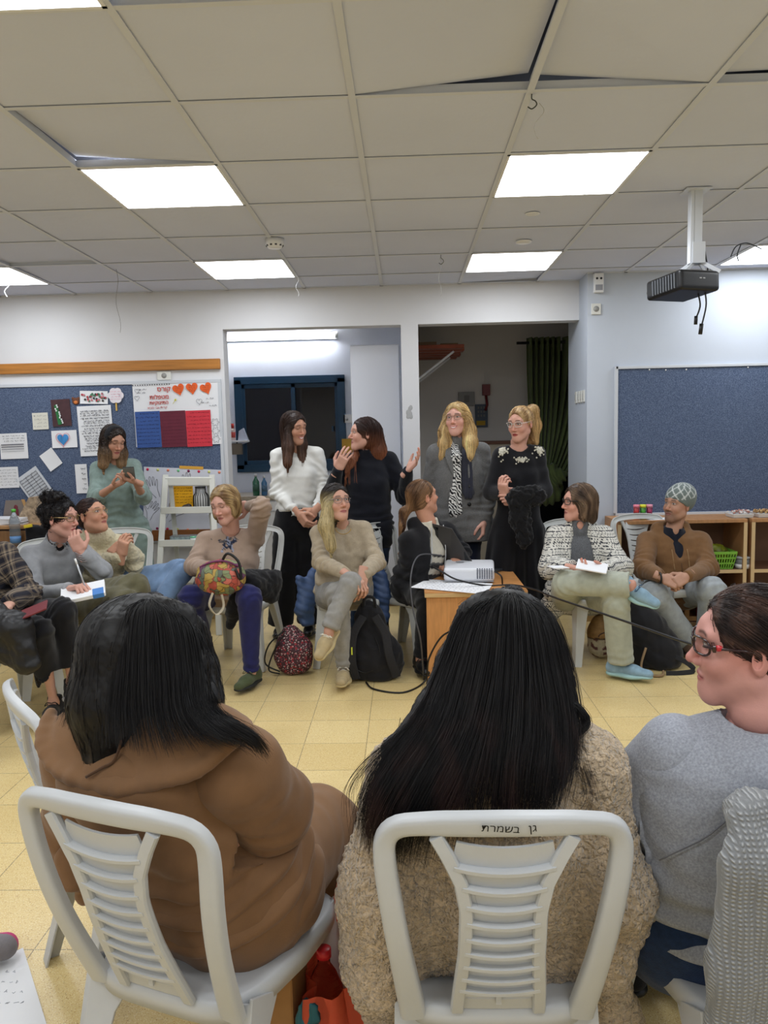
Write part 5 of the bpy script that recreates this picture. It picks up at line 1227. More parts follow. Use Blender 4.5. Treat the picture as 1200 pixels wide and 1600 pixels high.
def person_beige():
    J = dict(hd=JP(526, 786, 4.68), sh=[JP(495, 828, 4.74), JP(570, 822, 4.86)], el=[JP(503, 880, 4.62), JP(588, 878, 4.72)], wr=[JP(546, 900, 4.42), JP(566, 900, 4.44)],
             pv=JP(535, 922, 4.88), hip=[JP(513, 928, 4.86), JP(560, 925, 4.86)], kn=[JP(528, 930, 4.45), JP(548, 912, 4.40)], an=[floorfix(JP(538, 1052, 4.50), .1), JP(514, 985, 4.3)])
    p = Person('seated woman in a beige sweater and grey trousers, clear glasses, blonde streaks in dark hair', J, skin=(196, 150, 130), build=.93, heavy=1.05)
    p.body(head=dict(smile=.3, lips=(160, 90, 90)), hd_yaw=(32, 8, 0), hands=(dict(d=(.7, -.4, -.45), n=(0, .2, -1), curl=.5), dict(d=(-.15, -.35, -.9), n=(-.3, .8, -.3), curl=.4)))
    p.top(fabric('beige_knit', (168, 154, 132), bump=.8, bscale=240), neck='v', inf=.016, wr_amp=.007, belly=.5, bust=.8)
    p.pants(fabric('grey_sweatpants', (142, 140, 136)), inf=.008, ank=.008)
    v = hvol(p, .3); p.cap(v); p.facecut(v, w_=.060, top=.062)
    a = p.W((.064, .02, .0)); lock(v, [a, a+D3(-.02, -.03, -.13), a+D3(.01, -.05, -.25)], [.034, .04, .03])
    a = p.W((-.045, -.09, .02)); lock(v, [a, a+D3(0, .01, -.15)], [.034, .03])
    p.hair(v, solid((44, 38, 36), (196, 178, 134), lambda V: np.clip(((V-p.J['hd'])@p.R[:, 0]+.005)/.035, 0, 1)*np.clip((p.J['hd'][2]+.08-V[:, 2])/.08, 0, 1)), n=900)
    p.glasses(mat('glasses_clear', (120, 112, 116), .2, spec=.8))
    one(lambda b: b.tube([p.J['nb']+p.fw*.06+D3(.05*math.sin(a), -.02-.01*math.cos(a), -.02-.045*math.cos(a)) -p.base for a in np.linspace(-1.3, 1.3, 16)], .0018, 5), 'necklace', mat('gold', (200, 160, 70), .3, metal=.9), p.root)
    up = fabric('tan_suede', (170, 152, 116)); so = mat('sole_tan', (186, 168, 124), .6)
    p.shoe(0, (-.05, -1, 0), up, so, lc_w); p.shoe(1, (-.35, -.75, -.55), up, so, lc_w, up=(0, -.5, .8))
person_beige()

def person_dress():
    J = dict(hd=JP(177, 690, 5.7), sh=[JP(150, 727, 5.72), JP(211, 722, 5.78)], el=[JP(150, 778, 5.58), JP(224, 776, 5.62)], wr=[JP(182, 757, 5.38), JP(211, 752, 5.38)],
             pv=JP(190, 830, 5.78), kn=[JP(180, 905, 5.76), JP(203, 905, 5.8)], an=[floorfix(JP(182, 985, 5.8), .08), floorfix(JP(204, 985, 5.8), .08)])
    p = Person('standing woman in a sage green dress and black headband looking down at her phone', J, skin=(190, 142, 118), build=.9)
    p.body(head=dict(eyes='closed', lips=(160, 84, 84)), hd_yaw=(48, -22, -4), forearm=True, h=.009, hands=(dict(d=(.75, -.45, .25), n=(.1, -.5, .8), curl=.75, thumb=.6), dict(d=(-.6, -.5, .35), n=(.1, -.4, .9), curl=.75, thumb=.6)))
    def ex(s, v):
        for t in np.linspace(0, 1, 5): c = lerp(s.J['pv'], s.J['pv']-D3(0, 0, .33), t); v.cone(c-s.ax*.09, c+s.ax*.09, .12+.01*t, k=.05)
        v.plane(s.J['pv']-D3(0, 0, .32), (0, 0, -1), k=.006)
    p.top(fabric('sage_knit', (128, 146, 140), bump=.5), name='dress', inf=.016, sleeve=.35, wide=1.8, cuff=1.2, extra=ex, wr_amp=.006, bust=.6, neckcut=.062)
    v = hvol(p, .28); p.cap(v); p.facecut(v, w_=.058, top=.066)
    for x in (-.066, .06): a = p.W((x, -.01, .0)); lock(v, [a, a+D3(0, -.01, -.09), a+D3(-.015 if x > 0 else .01, -.03, -.17)], [.035, .045, .035])
    lock(v, [p.W((0, -.07, 0)), p.W((0, -.07, -.13))], [.055, .055])
    p.hair(v, solid((48, 36, 30), (150, 120, 88), lambda V: np.clip((p.J['hd'][2]-.02-V[:, 2])/.14, 0, 1)), n=900, disp=.005)
    v = hvol(p, .02, .14, .005); R = p.R
    v.ell(p.W((0, -.01, .045)), np.array([.088, .098, .088])*p.hs, R=R, k=.01); v.plane(p.W((0, .045, .06)), p.R@unit((0, .9, .2)), k=.01)
    v.plane(p.W((0, -.005, .06)), p.R@unit((0, -1, -.25)), k=.01); v.ell(p.W((0, .0, .0)), np.array([.078, .098, .084])*p.hs, R=R, k=.01, sub=True)
    p.add(v, 'headband', m_black_fab)
    t = p.W((-.077, .0, -.035)); one(lambda b: b.sph(p.W((.079, .005, -.034))-p.base, .006, 8), 'earring', mat('gold', (200, 160, 70), .3, metal=.9), p.root)
    for q in (0, 1): p.shoe(q, (0, -1, 0), m_bshoe, m_black, L=.24)
    # phone
    c = JP(202, 741, 5.31); R = rotz(.25)@rotx(-.75)
    t = empty('phone', tuple(c)); tag(t, 'dark phone held in both hands by the woman in the sage dress', 'phone')
    one(lambda b: b.box((0, 0, 0), (.074, .15, .008), R), 'body', m_black, t, bevel=.003)
    one(lambda b: b.box(tuple(R@np.array([0, 0, .0045])), (.068, .142, .001), R), 'screen', mat('phone_glass', (30, 32, 36), .08), t)
    one(lambda b: b.box(tuple(R@np.array([0, 0, -.005])), (.07, .146, .002), R), 'back_cover', mat('phone_back', (110, 112, 108), .3), t)
person_dress()

def person_navy():
    Y = 5.45
    J = dict(hd=JP(568, 679, Y), sh=[JP(539, 716, Y), JP(611, 712, Y+.05)], el=[JP(518, 770, Y-.02), JP(633, 775, Y)], wr=[JP(528, 733, Y-.2), JP(637, 735, Y-.22)],
             pv=JP(575, 835, Y+.02), kn=[floorfix(JP(560, 900, Y), .5), floorfix(JP(592, 900, Y), .5)], an=[floorfix(JP(556, 990, Y), .09), floorfix(JP(600, 990, Y+.05), .09)])
    p = Person('standing woman in a loose black turtleneck sweater gesturing with an open hand, long auburn hair', J, skin=(206, 158, 140), build=.92)
    p.body(head=dict(lips=(176, 100, 100), nose=1.15), hd_yaw=(-72, 2, 0), hands=(dict(d=(.45, -.25, .8), n=(.2, .9, .1), curl=.35, spread=.2), dict(d=(.55, -.3, .55), n=(-.3, -.4, .9), curl=.25, spread=.5, thumb=-.2)))
    p.top(m_knitdk, inf=.018, neck='turtle', wide=1.7, cuff=.8, wr_amp=.006, drape=.03, bust=.6, sleeve=1.05)
    p.pants(fabric('dark_jeans', (38, 56, 84), var=.25, vscale=14), inf=.004, ank=0, top_t=.9)
    v = hvol(p, .42); p.cap(v); p.facecut(v, w_=.060, top=.062)
    for pts, rs in (([p.W((.03, -.08, 0)), p.W((.04, -.1, -.12)), p.W((.04, -.11, -.22))], [.045, .045, .03]), ([p.W((-.0, -.085, .02)), p.W((0, -.11, -.12)), p.W((0, -.12, -.2))], [.055, .06, .045]), ([p.W((.06, -.01, 0)), p.W((.07, .02, -.12)), JP(548, 722, 5.3), JP(541, 738, 5.3)], [.026, .026, .026, .012])): lock(v, pts, rs)
    p.hair(v, solid((50, 30, 26), (142, 88, 62), lambda V: np.clip((p.J['hd'][2]+.03-V[:, 2])/.2, 0, 1)), n=1000)
    for q in (0, 1): p.shoe(q, (0, -1, 0), m_bshoe, m_black, L=.24)
person_navy()

def person_coat():
    Y = 5.4
    J = dict(hd=JP(714, 656, Y), sh=[JP(679, 702, Y), JP(754, 699, Y+.03)], el=[JP(670, 768, Y+.02), JP(764, 765, Y+.02)], wr=[JP(672, 825, Y-.05), JP(757, 815, Y-.08)],
             pv=JP(716, 820, Y+.03), kn=[floorfix(JP(705, 900, Y), .5), floorfix(JP(735, 900, Y), .5)], an=[floorfix(JP(705, 985, Y), .09), floorfix(JP(738, 985, Y+.05), .09)])
    p = Person('standing woman in a grey tweed coat and zebra scarf, long blonde hair and glasses', J, skin=(214, 164, 148), build=1.)
    p.body(head=dict(smile=1.2, lips=(180, 80, 86), fat=1.05), hd_yaw=(-22, 2, 3), hands=(dict(d=(.0, -.1, -1), n=(.6, .5, 0), curl=.5), dict(d=(-.1, -.1, -1), n=(-.8, .3, 0), curl=.5)))
    p.top(m_knitdk, name='black_turtleneck', inf=.004, neck='turtle', sleeve=.9, bust=.6, wr_amp=.002)
    m = fabric('tweed', (104, 104, 104), var=.35, vscale=260, bump=.6, bscale=260)
    def ex(s, v):
        for t in np.linspace(0, .1, 3): c = s.J['pv']-s.up*t; v.cone(c-s.ax*.09, c+s.ax*.09, .15, k=.05)
        a = s.J['nb']+s.fw*.10; v.cone(a+s.up*.04, s.J['pv']+s.fw*.19+s.up*.12, .036, .03, k=.01, sub=True)
        v.plane(s.J['pv']-s.up*.1, -s.up, k=.006)
    p.top(m, name='coat', inf=.024, neck='collar', wide=1.1, extra=ex, bust=.5, wr_amp=.004, drape=.02)
    b = MB()   # lapels
    for q in (-1, 1):
        P = [p.J['nb']+p.ax*q*.055+p.fw*.05, p.J['nb']+p.ax*q*.075+p.fw*.125-p.up*.1, p.J['nb']+p.ax*q*.045+p.fw*.155-p.up*.24]; P = smoothpath(P, 12); b.sweep(P, np.interp(np.linspace(0, 1, 12), [0, .45, 1], [.04, .07, .012]), .007, [p.ax]*12)
    p.mb(b, 'lapels', m); b = MB()
    for t_ in (.30, .42): b.lathe([(0, 0), (.013, 0), (.013, .005), (0, .006)], p.J['nb']+p.ax*.05+p.fw*.165-p.up*t_, 14, R=WALLR)
    p.mb(b, 'buttons', m_black)
    # scarf: zebra pattern on one side, dark grey on the other
    mz = mat('zebra_scarf', (220, 220, 218), .85); N, L, B = nodes_of(mz); tc = N.new('ShaderNodeTexCoord'); wv = N.new('ShaderNodeTexWave'); wv.inputs['Scale'].default_value = 22; wv.inputs['Distortion'].default_value = 9; wv.inputs['Detail'].default_value = 1.5; wv.inputs['Detail Scale'].default_value = 1.2; wv.bands_direction = 'DIAGONAL'
    rp = N.new('ShaderNodeValToRGB'); rp.color_ramp.interpolation = 'CONSTANT'; rp.color_ramp.elements[0].color = srgb(24, 24, 30); rp.color_ramp.elements[1].position = .48; rp.color_ramp.elements[1].color = srgb(214, 214, 212); L.new(tc.outputs['Object'], wv.inputs[0]); L.new(wv.outputs[0], rp.inputs[0]); L.new(rp.outputs[0], B.inputs['Base Color'])
    def scarf(q, m, L_, nm):
        v = Vol(*p.box([p.J['nb'], p.J['pv']], .2), .007); a = p.J['nb']+p.fw*.0+p.ax*q*.062+p.up*.03; b_ = p.J['nb']+p.fw*.125+p.ax*q*.03-p.up*.10; c = p.J['nb']+p.fw*.165+p.ax*q*.045-p.up*L_
        v.cone(a, b_, .03, .034, k=.02, flat=(p.fw, .6)); v.cone(b_, c, .036, .045, k=.02, flat=(p.fw, .35)); v.cone(a, a-p.ax*q*.05-p.fw*.05, .03, k=.02)
        p.add(v, nm, m, disp=lambda V: .006*np.sin((V@p.ax)*170+2*noise3(V, 6, 3)))
    scarf(-1, mz, .46, 'zebra_scarf'); scarf(1, fabric('slate_scarf', (46, 48, 60)), .34, 'dark_scarf')
    p.pants(fabric('navy_trousers', (22, 28, 44)), inf=.004, ank=.01, top_t=.9)
    v = hvol(p, .4, .19); p.cap(v); p.facecut(v, w_=.058, top=.064)
    for x, e in ((-.068, 1), (.066, -1)): a = p.W((x, .0, .02)); lock(v, [a, a+D3(e*.02, -.01, -.10), a+D3(e*.025, -.05, -.18), a+D3(e*(.02 if e > 0 else .05), -.08, -.26)], [.036, .045, .045, .025])
    lock(v, [p.W((0, -.07, 0)), p.W((0, -.07, -.14))], [.06, .06])
    p.hair(v, solid((168, 132, 84), (226, 196, 140), lambda V: .5+.5*noise3(V, (30, 30, 6), 4)), n=1400, disp=.003)
    p.glasses(mat('glasses_thin', (110, 90, 80), .3, metal=.6), thick=.0012)
    for q in (0, 1): p.shoe(q, (0, -1, 0), m_bshoe, m_black, L=.25)
person_coat()

def person_ponytail():
    Y = 5.25
    J = dict(hd=JP(813, 663, Y), sh=[JP(779, 704, Y), JP(842, 702, Y+.05)], el=[JP(768, 768, Y-.04), JP(850, 766, Y)], wr=[JP(790, 776, Y-.22), JP(812, 778, Y-.24)],
             pv=JP(808, 835, Y+.03), kn=[floorfix(JP(795, 900, Y), .5), floorfix(JP(828, 900, Y), .5)], an=[floorfix(JP(797, 975, Y), .08), floorfix(JP(830, 975, Y+.05), .08)])
    p = Person('standing woman in a long black dress with silver embroidery and a high blonde ponytail', J, skin=(206, 156, 138), build=.9)
    p.body(head=dict(lips=(140, 30, 36), makeup=True, iris=(70, 60, 50)), hd_yaw=(-38, -10, 0), hands=(dict(d=(-.15, -.2, .55), n=(.6, .6, 0), curl=.6), dict(d=(-.9, -.1, .1), n=(0, .8, -.2), curl=.6)))
    def ex(s, v):
        for t in np.linspace(0, 1, 9): c = s.J['pv']*1.; c = lerp(c, floorfix(c, .06), t); v.cone(c-s.ax*(.07+.04*t), c+s.ax*(.07+.04*t), .115+.05*t, k=.05)
        v.plane(D3(0, 0, .05), (0, 0, -1), k=.006)
    def disp(V):
        a = .005*noise3(V, (5, 5, 10), 77, 2); g = np.clip((p.J['pv'][2]+.1-V[:, 2])/.4, 0, 1); ang = np.arctan2(V[:, 0]-p.J['pv'][0], V[:, 1]-p.J['pv'][1]); return a+g*.014*np.sin(ang*13+1.5*noise3(V, 3, 5))
    p.top(m_black_fab, name='dress', inf=.012, wide=2., cuff=.7, extra=ex, nf=disp, bust=.7, neckcut=.066, neck='scoop', sleeve=.95)
    b = MB(); r = np.random.default_rng(4)
    for c0, n, sx, sz in ((p.J['sh'][0]+p.up*.04+p.fw*.05, 90, .03, .045), (p.J['sh'][1]+p.up*.04+p.fw*.05, 90, .03, .045), (p.J['nb']+p.fw*.10-p.up*.09, 60, .03, .022)):
        Q_ = c0+p.ax*(r.normal(size=(n, 1))*sx*.6)+p.up*(r.normal(size=(n, 1))*sz*.6)+p.fw*.03
        b = MB(); [b.sph(q, (.006, .005, .006), 5) for q in snap(p.topvol, Q_, .002)]; p.mb(b, 'embroidery', mat('silver_thread', (196, 192, 176), .5, var=.2, vscale=90))
    v = hvol(p, .3, .18); R = p.R; v.ell(p.W((0, -.016, .036)), np.array([.079, .098, .087])*p.hs, R=R, k=.02); p.facecut(v, w_=.064, top=.066); v.ell(p.W((0, .02, -.09)), np.array([.09, .09, .075])*p.hs, R=R, k=.01, sub=True)
    tie = p.W((0, -.10, .07)); v.cone(p.W((0, -.08, .06)), tie, .02, .018, k=.02)
    lock(v, [tie, tie+D3(.045, .03, .01), tie+D3(.06, .04, -.09), tie+D3(.045, .03, -.2), tie+D3(.035, .03, -.27)], [.02, .036, .042, .034, .012])
    def fl(P):
        d = tie-P; h_ = np.linalg.norm(d, axis=1)[:, None]; m_ = ((P-p.J['hd'])@p.R[:, 1] < -.085*p.hs)[:, None]; return np.where(m_, np.array([.1, 0, -1.]), d/(h_+1e-6))
    p.hair(v, solid((150, 114, 72), (218, 184, 130), lambda V: .5+.5*noise3(V, (40, 40, 8), 9)), n=800, flow=fl)
    one(lambda b: b.sph(tie-p.base, (.02, .02, .02), 8), 'hair_tie', m_black_fab, p.root)
    p.glasses(mat('glasses_white', (206, 202, 196), .3), thick=.0016)
    # fur stole held over the forearms
    v = Vol(*p.box([p.J['wr'][0], p.J['wr'][1], p.J['pv'], p.J['pv']-D3(0, 0, .3)], .22), .008)
    c = lerp(p.J['wr'][0], p.J['wr'][1], .6)+D3(.03, -.035, .0); v.ell(c, (.085, .05, .07), k=.03); v.ell(c+D3(.09, 0, .01), (.08, .05, .065), k=.04); v.ell(c+D3(.0, .0, -.12), (.07, .045, .09), k=.05); v.ell(c+D3(.03, .0, -.24), (.055, .04, .09), k=.05)
    V, Q = v.mesh(); N = nrm_of(V, Q); V2 = V+N*(.012*noise3(V, 45, 3, 2))[:, None]
    o = link('fur_stole', mesh_np('fur_stole', V2-p.base, Q), None, fabric('black_fur', (14, 14, 17), bump=1, bscale=120)); o.location = tuple(p.base); tag(o, 'black fur stole draped over the arms of the ponytailed woman', 'stole')
    for q in (0, 1): p.shoe(q, (0, -1, 0), m_bshoe, m_black, L=.24)
person_ponytail()

m_star = fabric('star_top', (168, 142, 124), attr=True)
def person_star():
    J = dict(hd=JP(352, 789, 4.74), sh=[JP(318, 840, 4.80), JP(402, 836, 4.86)], el=[JP(303, 885, 4.70), JP(409, 790, 4.70)], wr=[JP(338, 889, 4.46), JP(388, 790, 4.90)],
             pv=JP(354, 920, 4.98), hip=[JP(328, 930, 4.92), JP(376, 928, 4.92)], kn=[JP(298, 934, 4.55), JP(390, 934, 4.42)], an=[floorfix(JP(322, 1003, 4.86), .10), floorfix(JP(393, 1046, 4.46), .095)])
    p = Person('seated blonde woman in a beige star print top, one arm raised behind her head', J, skin=(208, 160, 144), build=1.02, heavy=1.14)
    p.body(head=dict(eyes='closed', fat=1.08, lips=(166, 100, 96)), hd_yaw=(-22, -16, 6), hands=(dict(d=(.85, -.35, -.15), n=(0, -.3, -1), curl=.4), dict(d=(-.8, .2, -.2), n=(0, -1, .0), curl=.4)))
    c0 = None
    def colf(V):
        base = np.tile(lin((168, 146, 130)), (len(V), 1)); c = JP(352, 852, 4.7); u = V[:, 0]-c[0]; w_ = V[:, 2]-c[2]; f = 4.84-V[:, 1]-.08
        r_ = np.hypot(u, w_); a = np.arctan2(u, w_); star = .032+.034*np.abs(np.cos(2.5*a))**5; nz = noise3(V, 90, 3)
        m = ((r_ < star) & (f > -.08) & (nz > -.5)); m2 = ((np.abs(w_-.02-.01*np.sin(u*40)) < .007) & (np.abs(u) < .1) & (f > -.08) & (noise3(V, 60, 5) > .1))
        base[m] = lin((40, 48, 70)); base[m & (nz > .45)] = lin((150, 158, 180)); base[m2] = lin((92, 88, 90)); return base
    p.top(m_star, name='star_print_top', inf=.012, belly=1., bust=1., wr_amp=.006, h=.007, colf=colf, heavy=None) if False else p.top(m_star, name='star_print_top', inf=.012, belly=1., bust=1., wr_amp=.006, h=.007, colf=colf)
    p.pants(fabric('navy_leggings', (34, 36, 84), bump=.2), inf=.004, ank=.006, knee=0, name='leggings')
    v = hvol(p, .16); p.cap(v); p.facecut(v, w_=.062, top=.07); 
    for q in (-1, 1): a = p.W((q*.066, -.0, .02)); lock(v, [a, a+D3(0, .0, -.07)], [.028, .02])
    p.hair(v, solid((140, 110, 76), (196, 168, 122), lambda V: .5+.5*noise3(V, (60, 60, 10), 4)), n=800, steps=14)
    up = fabric('olive_shoe', (74, 82, 56)); so = mat('sole_dark', (34, 36, 34), .6)
    p.shoe(1, (-.35, -1, 0), up, so, mat('lace_olive', (96, 104, 74), .8), L=.25)
    p.shoe(0, (-.1, -1, -.05), fabric('brown_shoe', (96, 66, 44)), so, None, L=.25)
    # floral bag on the lap
    c = JP(345, 903, 4.40)
    v = Vol(c-.26, c+.26, .007); v.ell(c, (.145, .09, .10), k=.02); v.ell(c+D3(.0, 0, .05), (.12, .055, .05), k=.04)
    mfl = mat('bright_floral', (170, 90, 70), .7); N, L, B = nodes_of(mfl); tc = N.new('ShaderNodeTexCoord'); vo = N.new('ShaderNodeTexVoronoi'); vo.inputs['Scale'].default_value = 30; nz = N.new('ShaderNodeTexNoise'); nz.inputs['Scale'].default_value = 9
    ad = N.new('ShaderNodeMix'); ad.data_type = 'RGBA'; ad.inputs[0].default_value = .12; L.new(tc.outputs['Object'], ad.inputs[6]); L.new(tc.outputs['Object'], nz.inputs[0]); L.new(nz.outputs['Color'], ad.inputs[7]); L.new(ad.outputs[2], vo.inputs['Vector'])
    sp = N.new('ShaderNodeSeparateColor'); L.new(vo.outputs['Color'], sp.inputs[0]); rp = N.new('ShaderNodeValToRGB'); rp.color_ramp.interpolation = 'CONSTANT'; cs = [(170, 78, 66), (176, 148, 76), (98, 108, 96), (190, 104, 88), (104, 64, 92), (124, 134, 96)]
    while len(rp.color_ramp.elements) < 6: rp.color_ramp.elements.new(.5)
    for i, c_ in enumerate(cs): rp.color_ramp.elements[i].position = i/6; rp.color_ramp.elements[i].color = srgb(*c_)
    L.new(sp.outputs[0], rp.inputs[0]); v2 = N.new('ShaderNodeTexVoronoi'); v2.inputs['Scale'].default_value = 30; v2.feature = 'DISTANCE_TO_EDGE'; L.new(ad.outputs[2], v2.inputs['Vector']); mr = N.new('ShaderNodeMapRange'); mr.inputs[1].default_value = .0; mr.inputs[2].default_value = .06; L.new(v2.outputs[0], mr.inputs[0])
    mx = N.new('ShaderNodeMix'); mx.data_type = 'RGBA'; L.new(mr.outputs[0], mx.inputs[0]); mx.inputs[6].default_value = srgb(60, 40, 40); L.new(rp.outputs[0], mx.inputs[7]); L.new(mx.outputs[2], B.inputs['Base Color'])
    t = empty('handbag', tuple(c)); tag(t, 'round handbag with a bright floral pattern on the lap of the blonde seated woman', 'bag')
    V, Q = v.mesh(); N_ = nrm_of(V, Q); link('body', mesh_np('body', V+N_*(.006*noise3(V, 18, 3, 2))[:, None]-c, Q), t, mfl)
    one(lambda b: b.tube(smoothpath([(-.11, -.03, .07), (-.04, -.05, .10), (.04, -.05, .105), (.11, -.03, .07)], 20), .006, 8), 'zip', mat('zip_purple', (110, 50, 90), .6), t)
    one(lambda b: b.tube(smoothpath([(.02, -.04, .10), (.06, -.06, .15), (.12, -.06, .1), (.13, -.07, .0), (.10, -.06, .06)], 20), .008, 8), 'strap', m_black, t)
    one(lambda b: b.sweep(smoothpath([(-.03, -.08, -.07), (-.05, -.09, -.14), (-.01, -.10, -.19), (.03, -.09, -.15), (.02, -.08, -.08)], 20), .022, .004, (1, -1, 0)), 'wrist_strap', mat('cream_strap', (186, 176, 156), .7), t)
    # black coat over the lap
    c = JP(400, 910, 4.62); v = Vol(c-.36, c+.36, .009)
    for a, b_, r1, r2 in ((JP(365, 905, 4.5), JP(425, 905, 4.75), .05, .06), (JP(395, 915, 4.55), JP(425, 928, 4.75), .05, .055), (JP(368, 935, 4.52), JP(362, 975, 4.6), .05, .03), (JP(385, 925, 4.6), JP(372, 950, 4.6), .06, .04)): v.cone(a, b_, r1, r2, k=.05)
    V, Q = v.mesh(); N_ = nrm_of(V, Q); o = link('coat', mesh_np('coat', V+N_*(.014*noise3(V, 16, 31, 3))[:, None]-c, Q), None, m_black_fab); o.location = tuple(c); tag(o, 'crumpled black coat lying over the lap under the floral handbag', 'coat')
person_star()

def person_laptop():
    J = dict(hd=JP(661, 777, 5.0), sh=[JP(637, 838, 4.88), JP(700, 822, 5.14)], el=[JP(645, 900, 4.86), JP(722, 862, 5.08)], wr=[JP(690, 886, 4.98), JP(712, 876, 4.98)],
             pv=JP(648, 918, 5.0), hip=[JP(645, 925, 4.9), JP(660, 922, 5.08)], kn=[JP(668, 938, 4.62), JP(676, 934, 4.78)], an=[floorfix(JP(657, 1035, 4.66), .1), floorfix(JP(664, 1020, 4.84), .1)])
    p = Person('seated woman in a black hoodie and striped sweater by the desk, low brown ponytail', J, skin=(200, 148, 124), build=.95, heavy=1.05)
    p.body(hd_yaw=(118, 8, 0), hands=(dict(d=(.8, -.3, -.3), n=(0, 0, -1), curl=.4), dict(d=(.3, -.8, -.2), n=(0, 0, -1), curl=.4)))
    p.J['sh'] = [q*1. for q in p.J['sh']]
    def cs(V):
        d = (p.shm-V)@p.up; c = np.tile(lin((214, 208, 192)), (len(V), 1)); m = (d > .10) & ((d*100) % 7.5 < 3.9); c[m] = lin((24, 24, 28)); return c
    inner_shirt(p, fabric('striped_knit', (214, 208, 192), attr=True), 'striped_sweater', .95, .0, .02, cs)
    def ex(s, v):
        v.cone(s.J['nb']+s.fw*.075+s.up*.06, lerp(s.shm, s.J['pv'], .8)+s.fw*.19, .058, .075, k=.01, sub=True)
    p.top(m_black_fab, name='hoodie', inf=.020, neck='hood', extra=ex, wr_amp=.007, belly=.3)
    b = MB()
    for q in (-1, 1): b.tube(smoothpath([p.J['nb']+p.fw*.075+p.ax*q*.055, lerp(p.shm, p.J['pv'], .3)+p.fw*.135+p.ax*q*.066, lerp(p.shm, p.J['pv'], .7)+p.fw*.14+p.ax*q*.075], 14), .0035, 6)
    p.mb(b, 'zip', m_alu)
    p.pants(m_black_fab, inf=.004, ank=.004)
    tie = p.W((0, -.10, -.045))
    v = hvol(p, .3); v.ell(p.W((0, -.018, .034)), np.array([.079, .101, .088])*p.hs, R=p.R, k=.02); v.ell(p.W((0, -.04, -.02)), np.array([.066, .07, .06])*p.hs, R=p.R, k=.03); p.facecut(v, w_=.062, top=.066)
    lock(v, [tie, tie+D3(-.04, .0, -.03), tie+D3(-.07, -.01, -.12), tie+D3(-.10, -.02, -.22)], [.024, .024, .026, .012])
    def fl(P): d = tie-P; m_ = ((P-p.J['hd'])@p.R[:, 1] < -.088*p.hs)[:, None]; return np.where(m_, np.array([-.4, 0, -1.]), d/(np.linalg.norm(d, axis=1)[:, None]+1e-6))
    p.hair(v, solid((88, 62, 44), (146, 110, 78), lambda V: .5+.5*noise3(V, (40, 40, 10), 9)), n=800, flow=fl)
    one(lambda b: b.tube([tie+.02*np.array([math.cos(a)*.6, math.sin(a), .5*math.cos(a)])-p.base for a in np.linspace(0, 2*PI, 14)], .005, 6), 'hair_tie', m_black_fab, p.root)
    for q in (0, 1): p.shoe(q, (.25, -1, 0), m_bshoe, m_black, mat('lace_dark', (60, 60, 60), .7), L=.24)
person_laptop()

def tribal():
    m = mat('tribal_knit', (206, 204, 196), .9); N, L, B = nodes_of(m); tc = N.new('ShaderNodeTexCoord'); sx = N.new('ShaderNodeSeparateXYZ'); L.new(tc.outputs['Object'], sx.inputs[0])
    def math_(op, a, b=None):
        n = N.new('ShaderNodeMath'); n.operation = op
        for i, x in enumerate((a, b)):
            if x is None: continue
            if isinstance(x, (int, float)): n.inputs[i].default_value = x
            else: L.new(x, n.inputs[i])
        return n.outputs[0]
    w = N.new('ShaderNodeTexNoise'); w.inputs['Scale'].default_value = 5; L.new(tc.outputs['Object'], w.inputs[0]); wz = math_('MULTIPLY', w.outputs[0], .06)
    z = math_('MULTIPLY', math_('ADD', sx.outputs[2], wz), 2*PI/.052); u = math_('MULTIPLY', math_('ADD', math_('ADD', sx.outputs[0], math_('MULTIPLY', sx.outputs[1], .8)), wz), 2*PI/.034)
    a = math_('ABSOLUTE', math_('SINE', u)); b = math_('ABSOLUTE', math_('SINE', z)); d = math_('ABSOLUTE', math_('SUBTRACT', math_('ADD', a, b), 1.05)); m1 = math_('LESS_THAN', d, .16)
    z2 = math_('SINE', math_('MULTIPLY', z, .5)); band = math_('GREATER_THAN', z2, .25); u2 = math_('SINE', math_('MULTIPLY', u, 2.)); b2 = math_('MULTIPLY', math_('SINE', math_('MULTIPLY', z, 2)), u2); m2 = math_('GREATER_THAN', b2, .35); line = math_('GREATER_THAN', math_('SINE', math_('MULTIPLY', z, 1.5)), .9)
    mm = math_('MAXIMUM', math_('ADD', math_('MULTIPLY', band, m1), math_('MULTIPLY', math_('SUBTRACT', 1, band), m2)), line); mm = math_('MINIMUM', mm, 1)
    n2 = N.new('ShaderNodeTexNoise'); n2.inputs['Scale'].default_value = 60; L.new(tc.outputs['Object'], n2.inputs[0]); mm = math_('MULTIPLY', mm, math_('GREATER_THAN', n2.outputs[0], .40))
    mx = N.new('ShaderNodeMix'); mx.data_type = 'RGBA'; L.new(mm, mx.inputs[0]); mx.inputs[6].default_value = srgb(208, 206, 198); mx.inputs[7].default_value = srgb(52, 54, 62); L.new(mx.outputs[2], B.inputs['Base Color']); return m

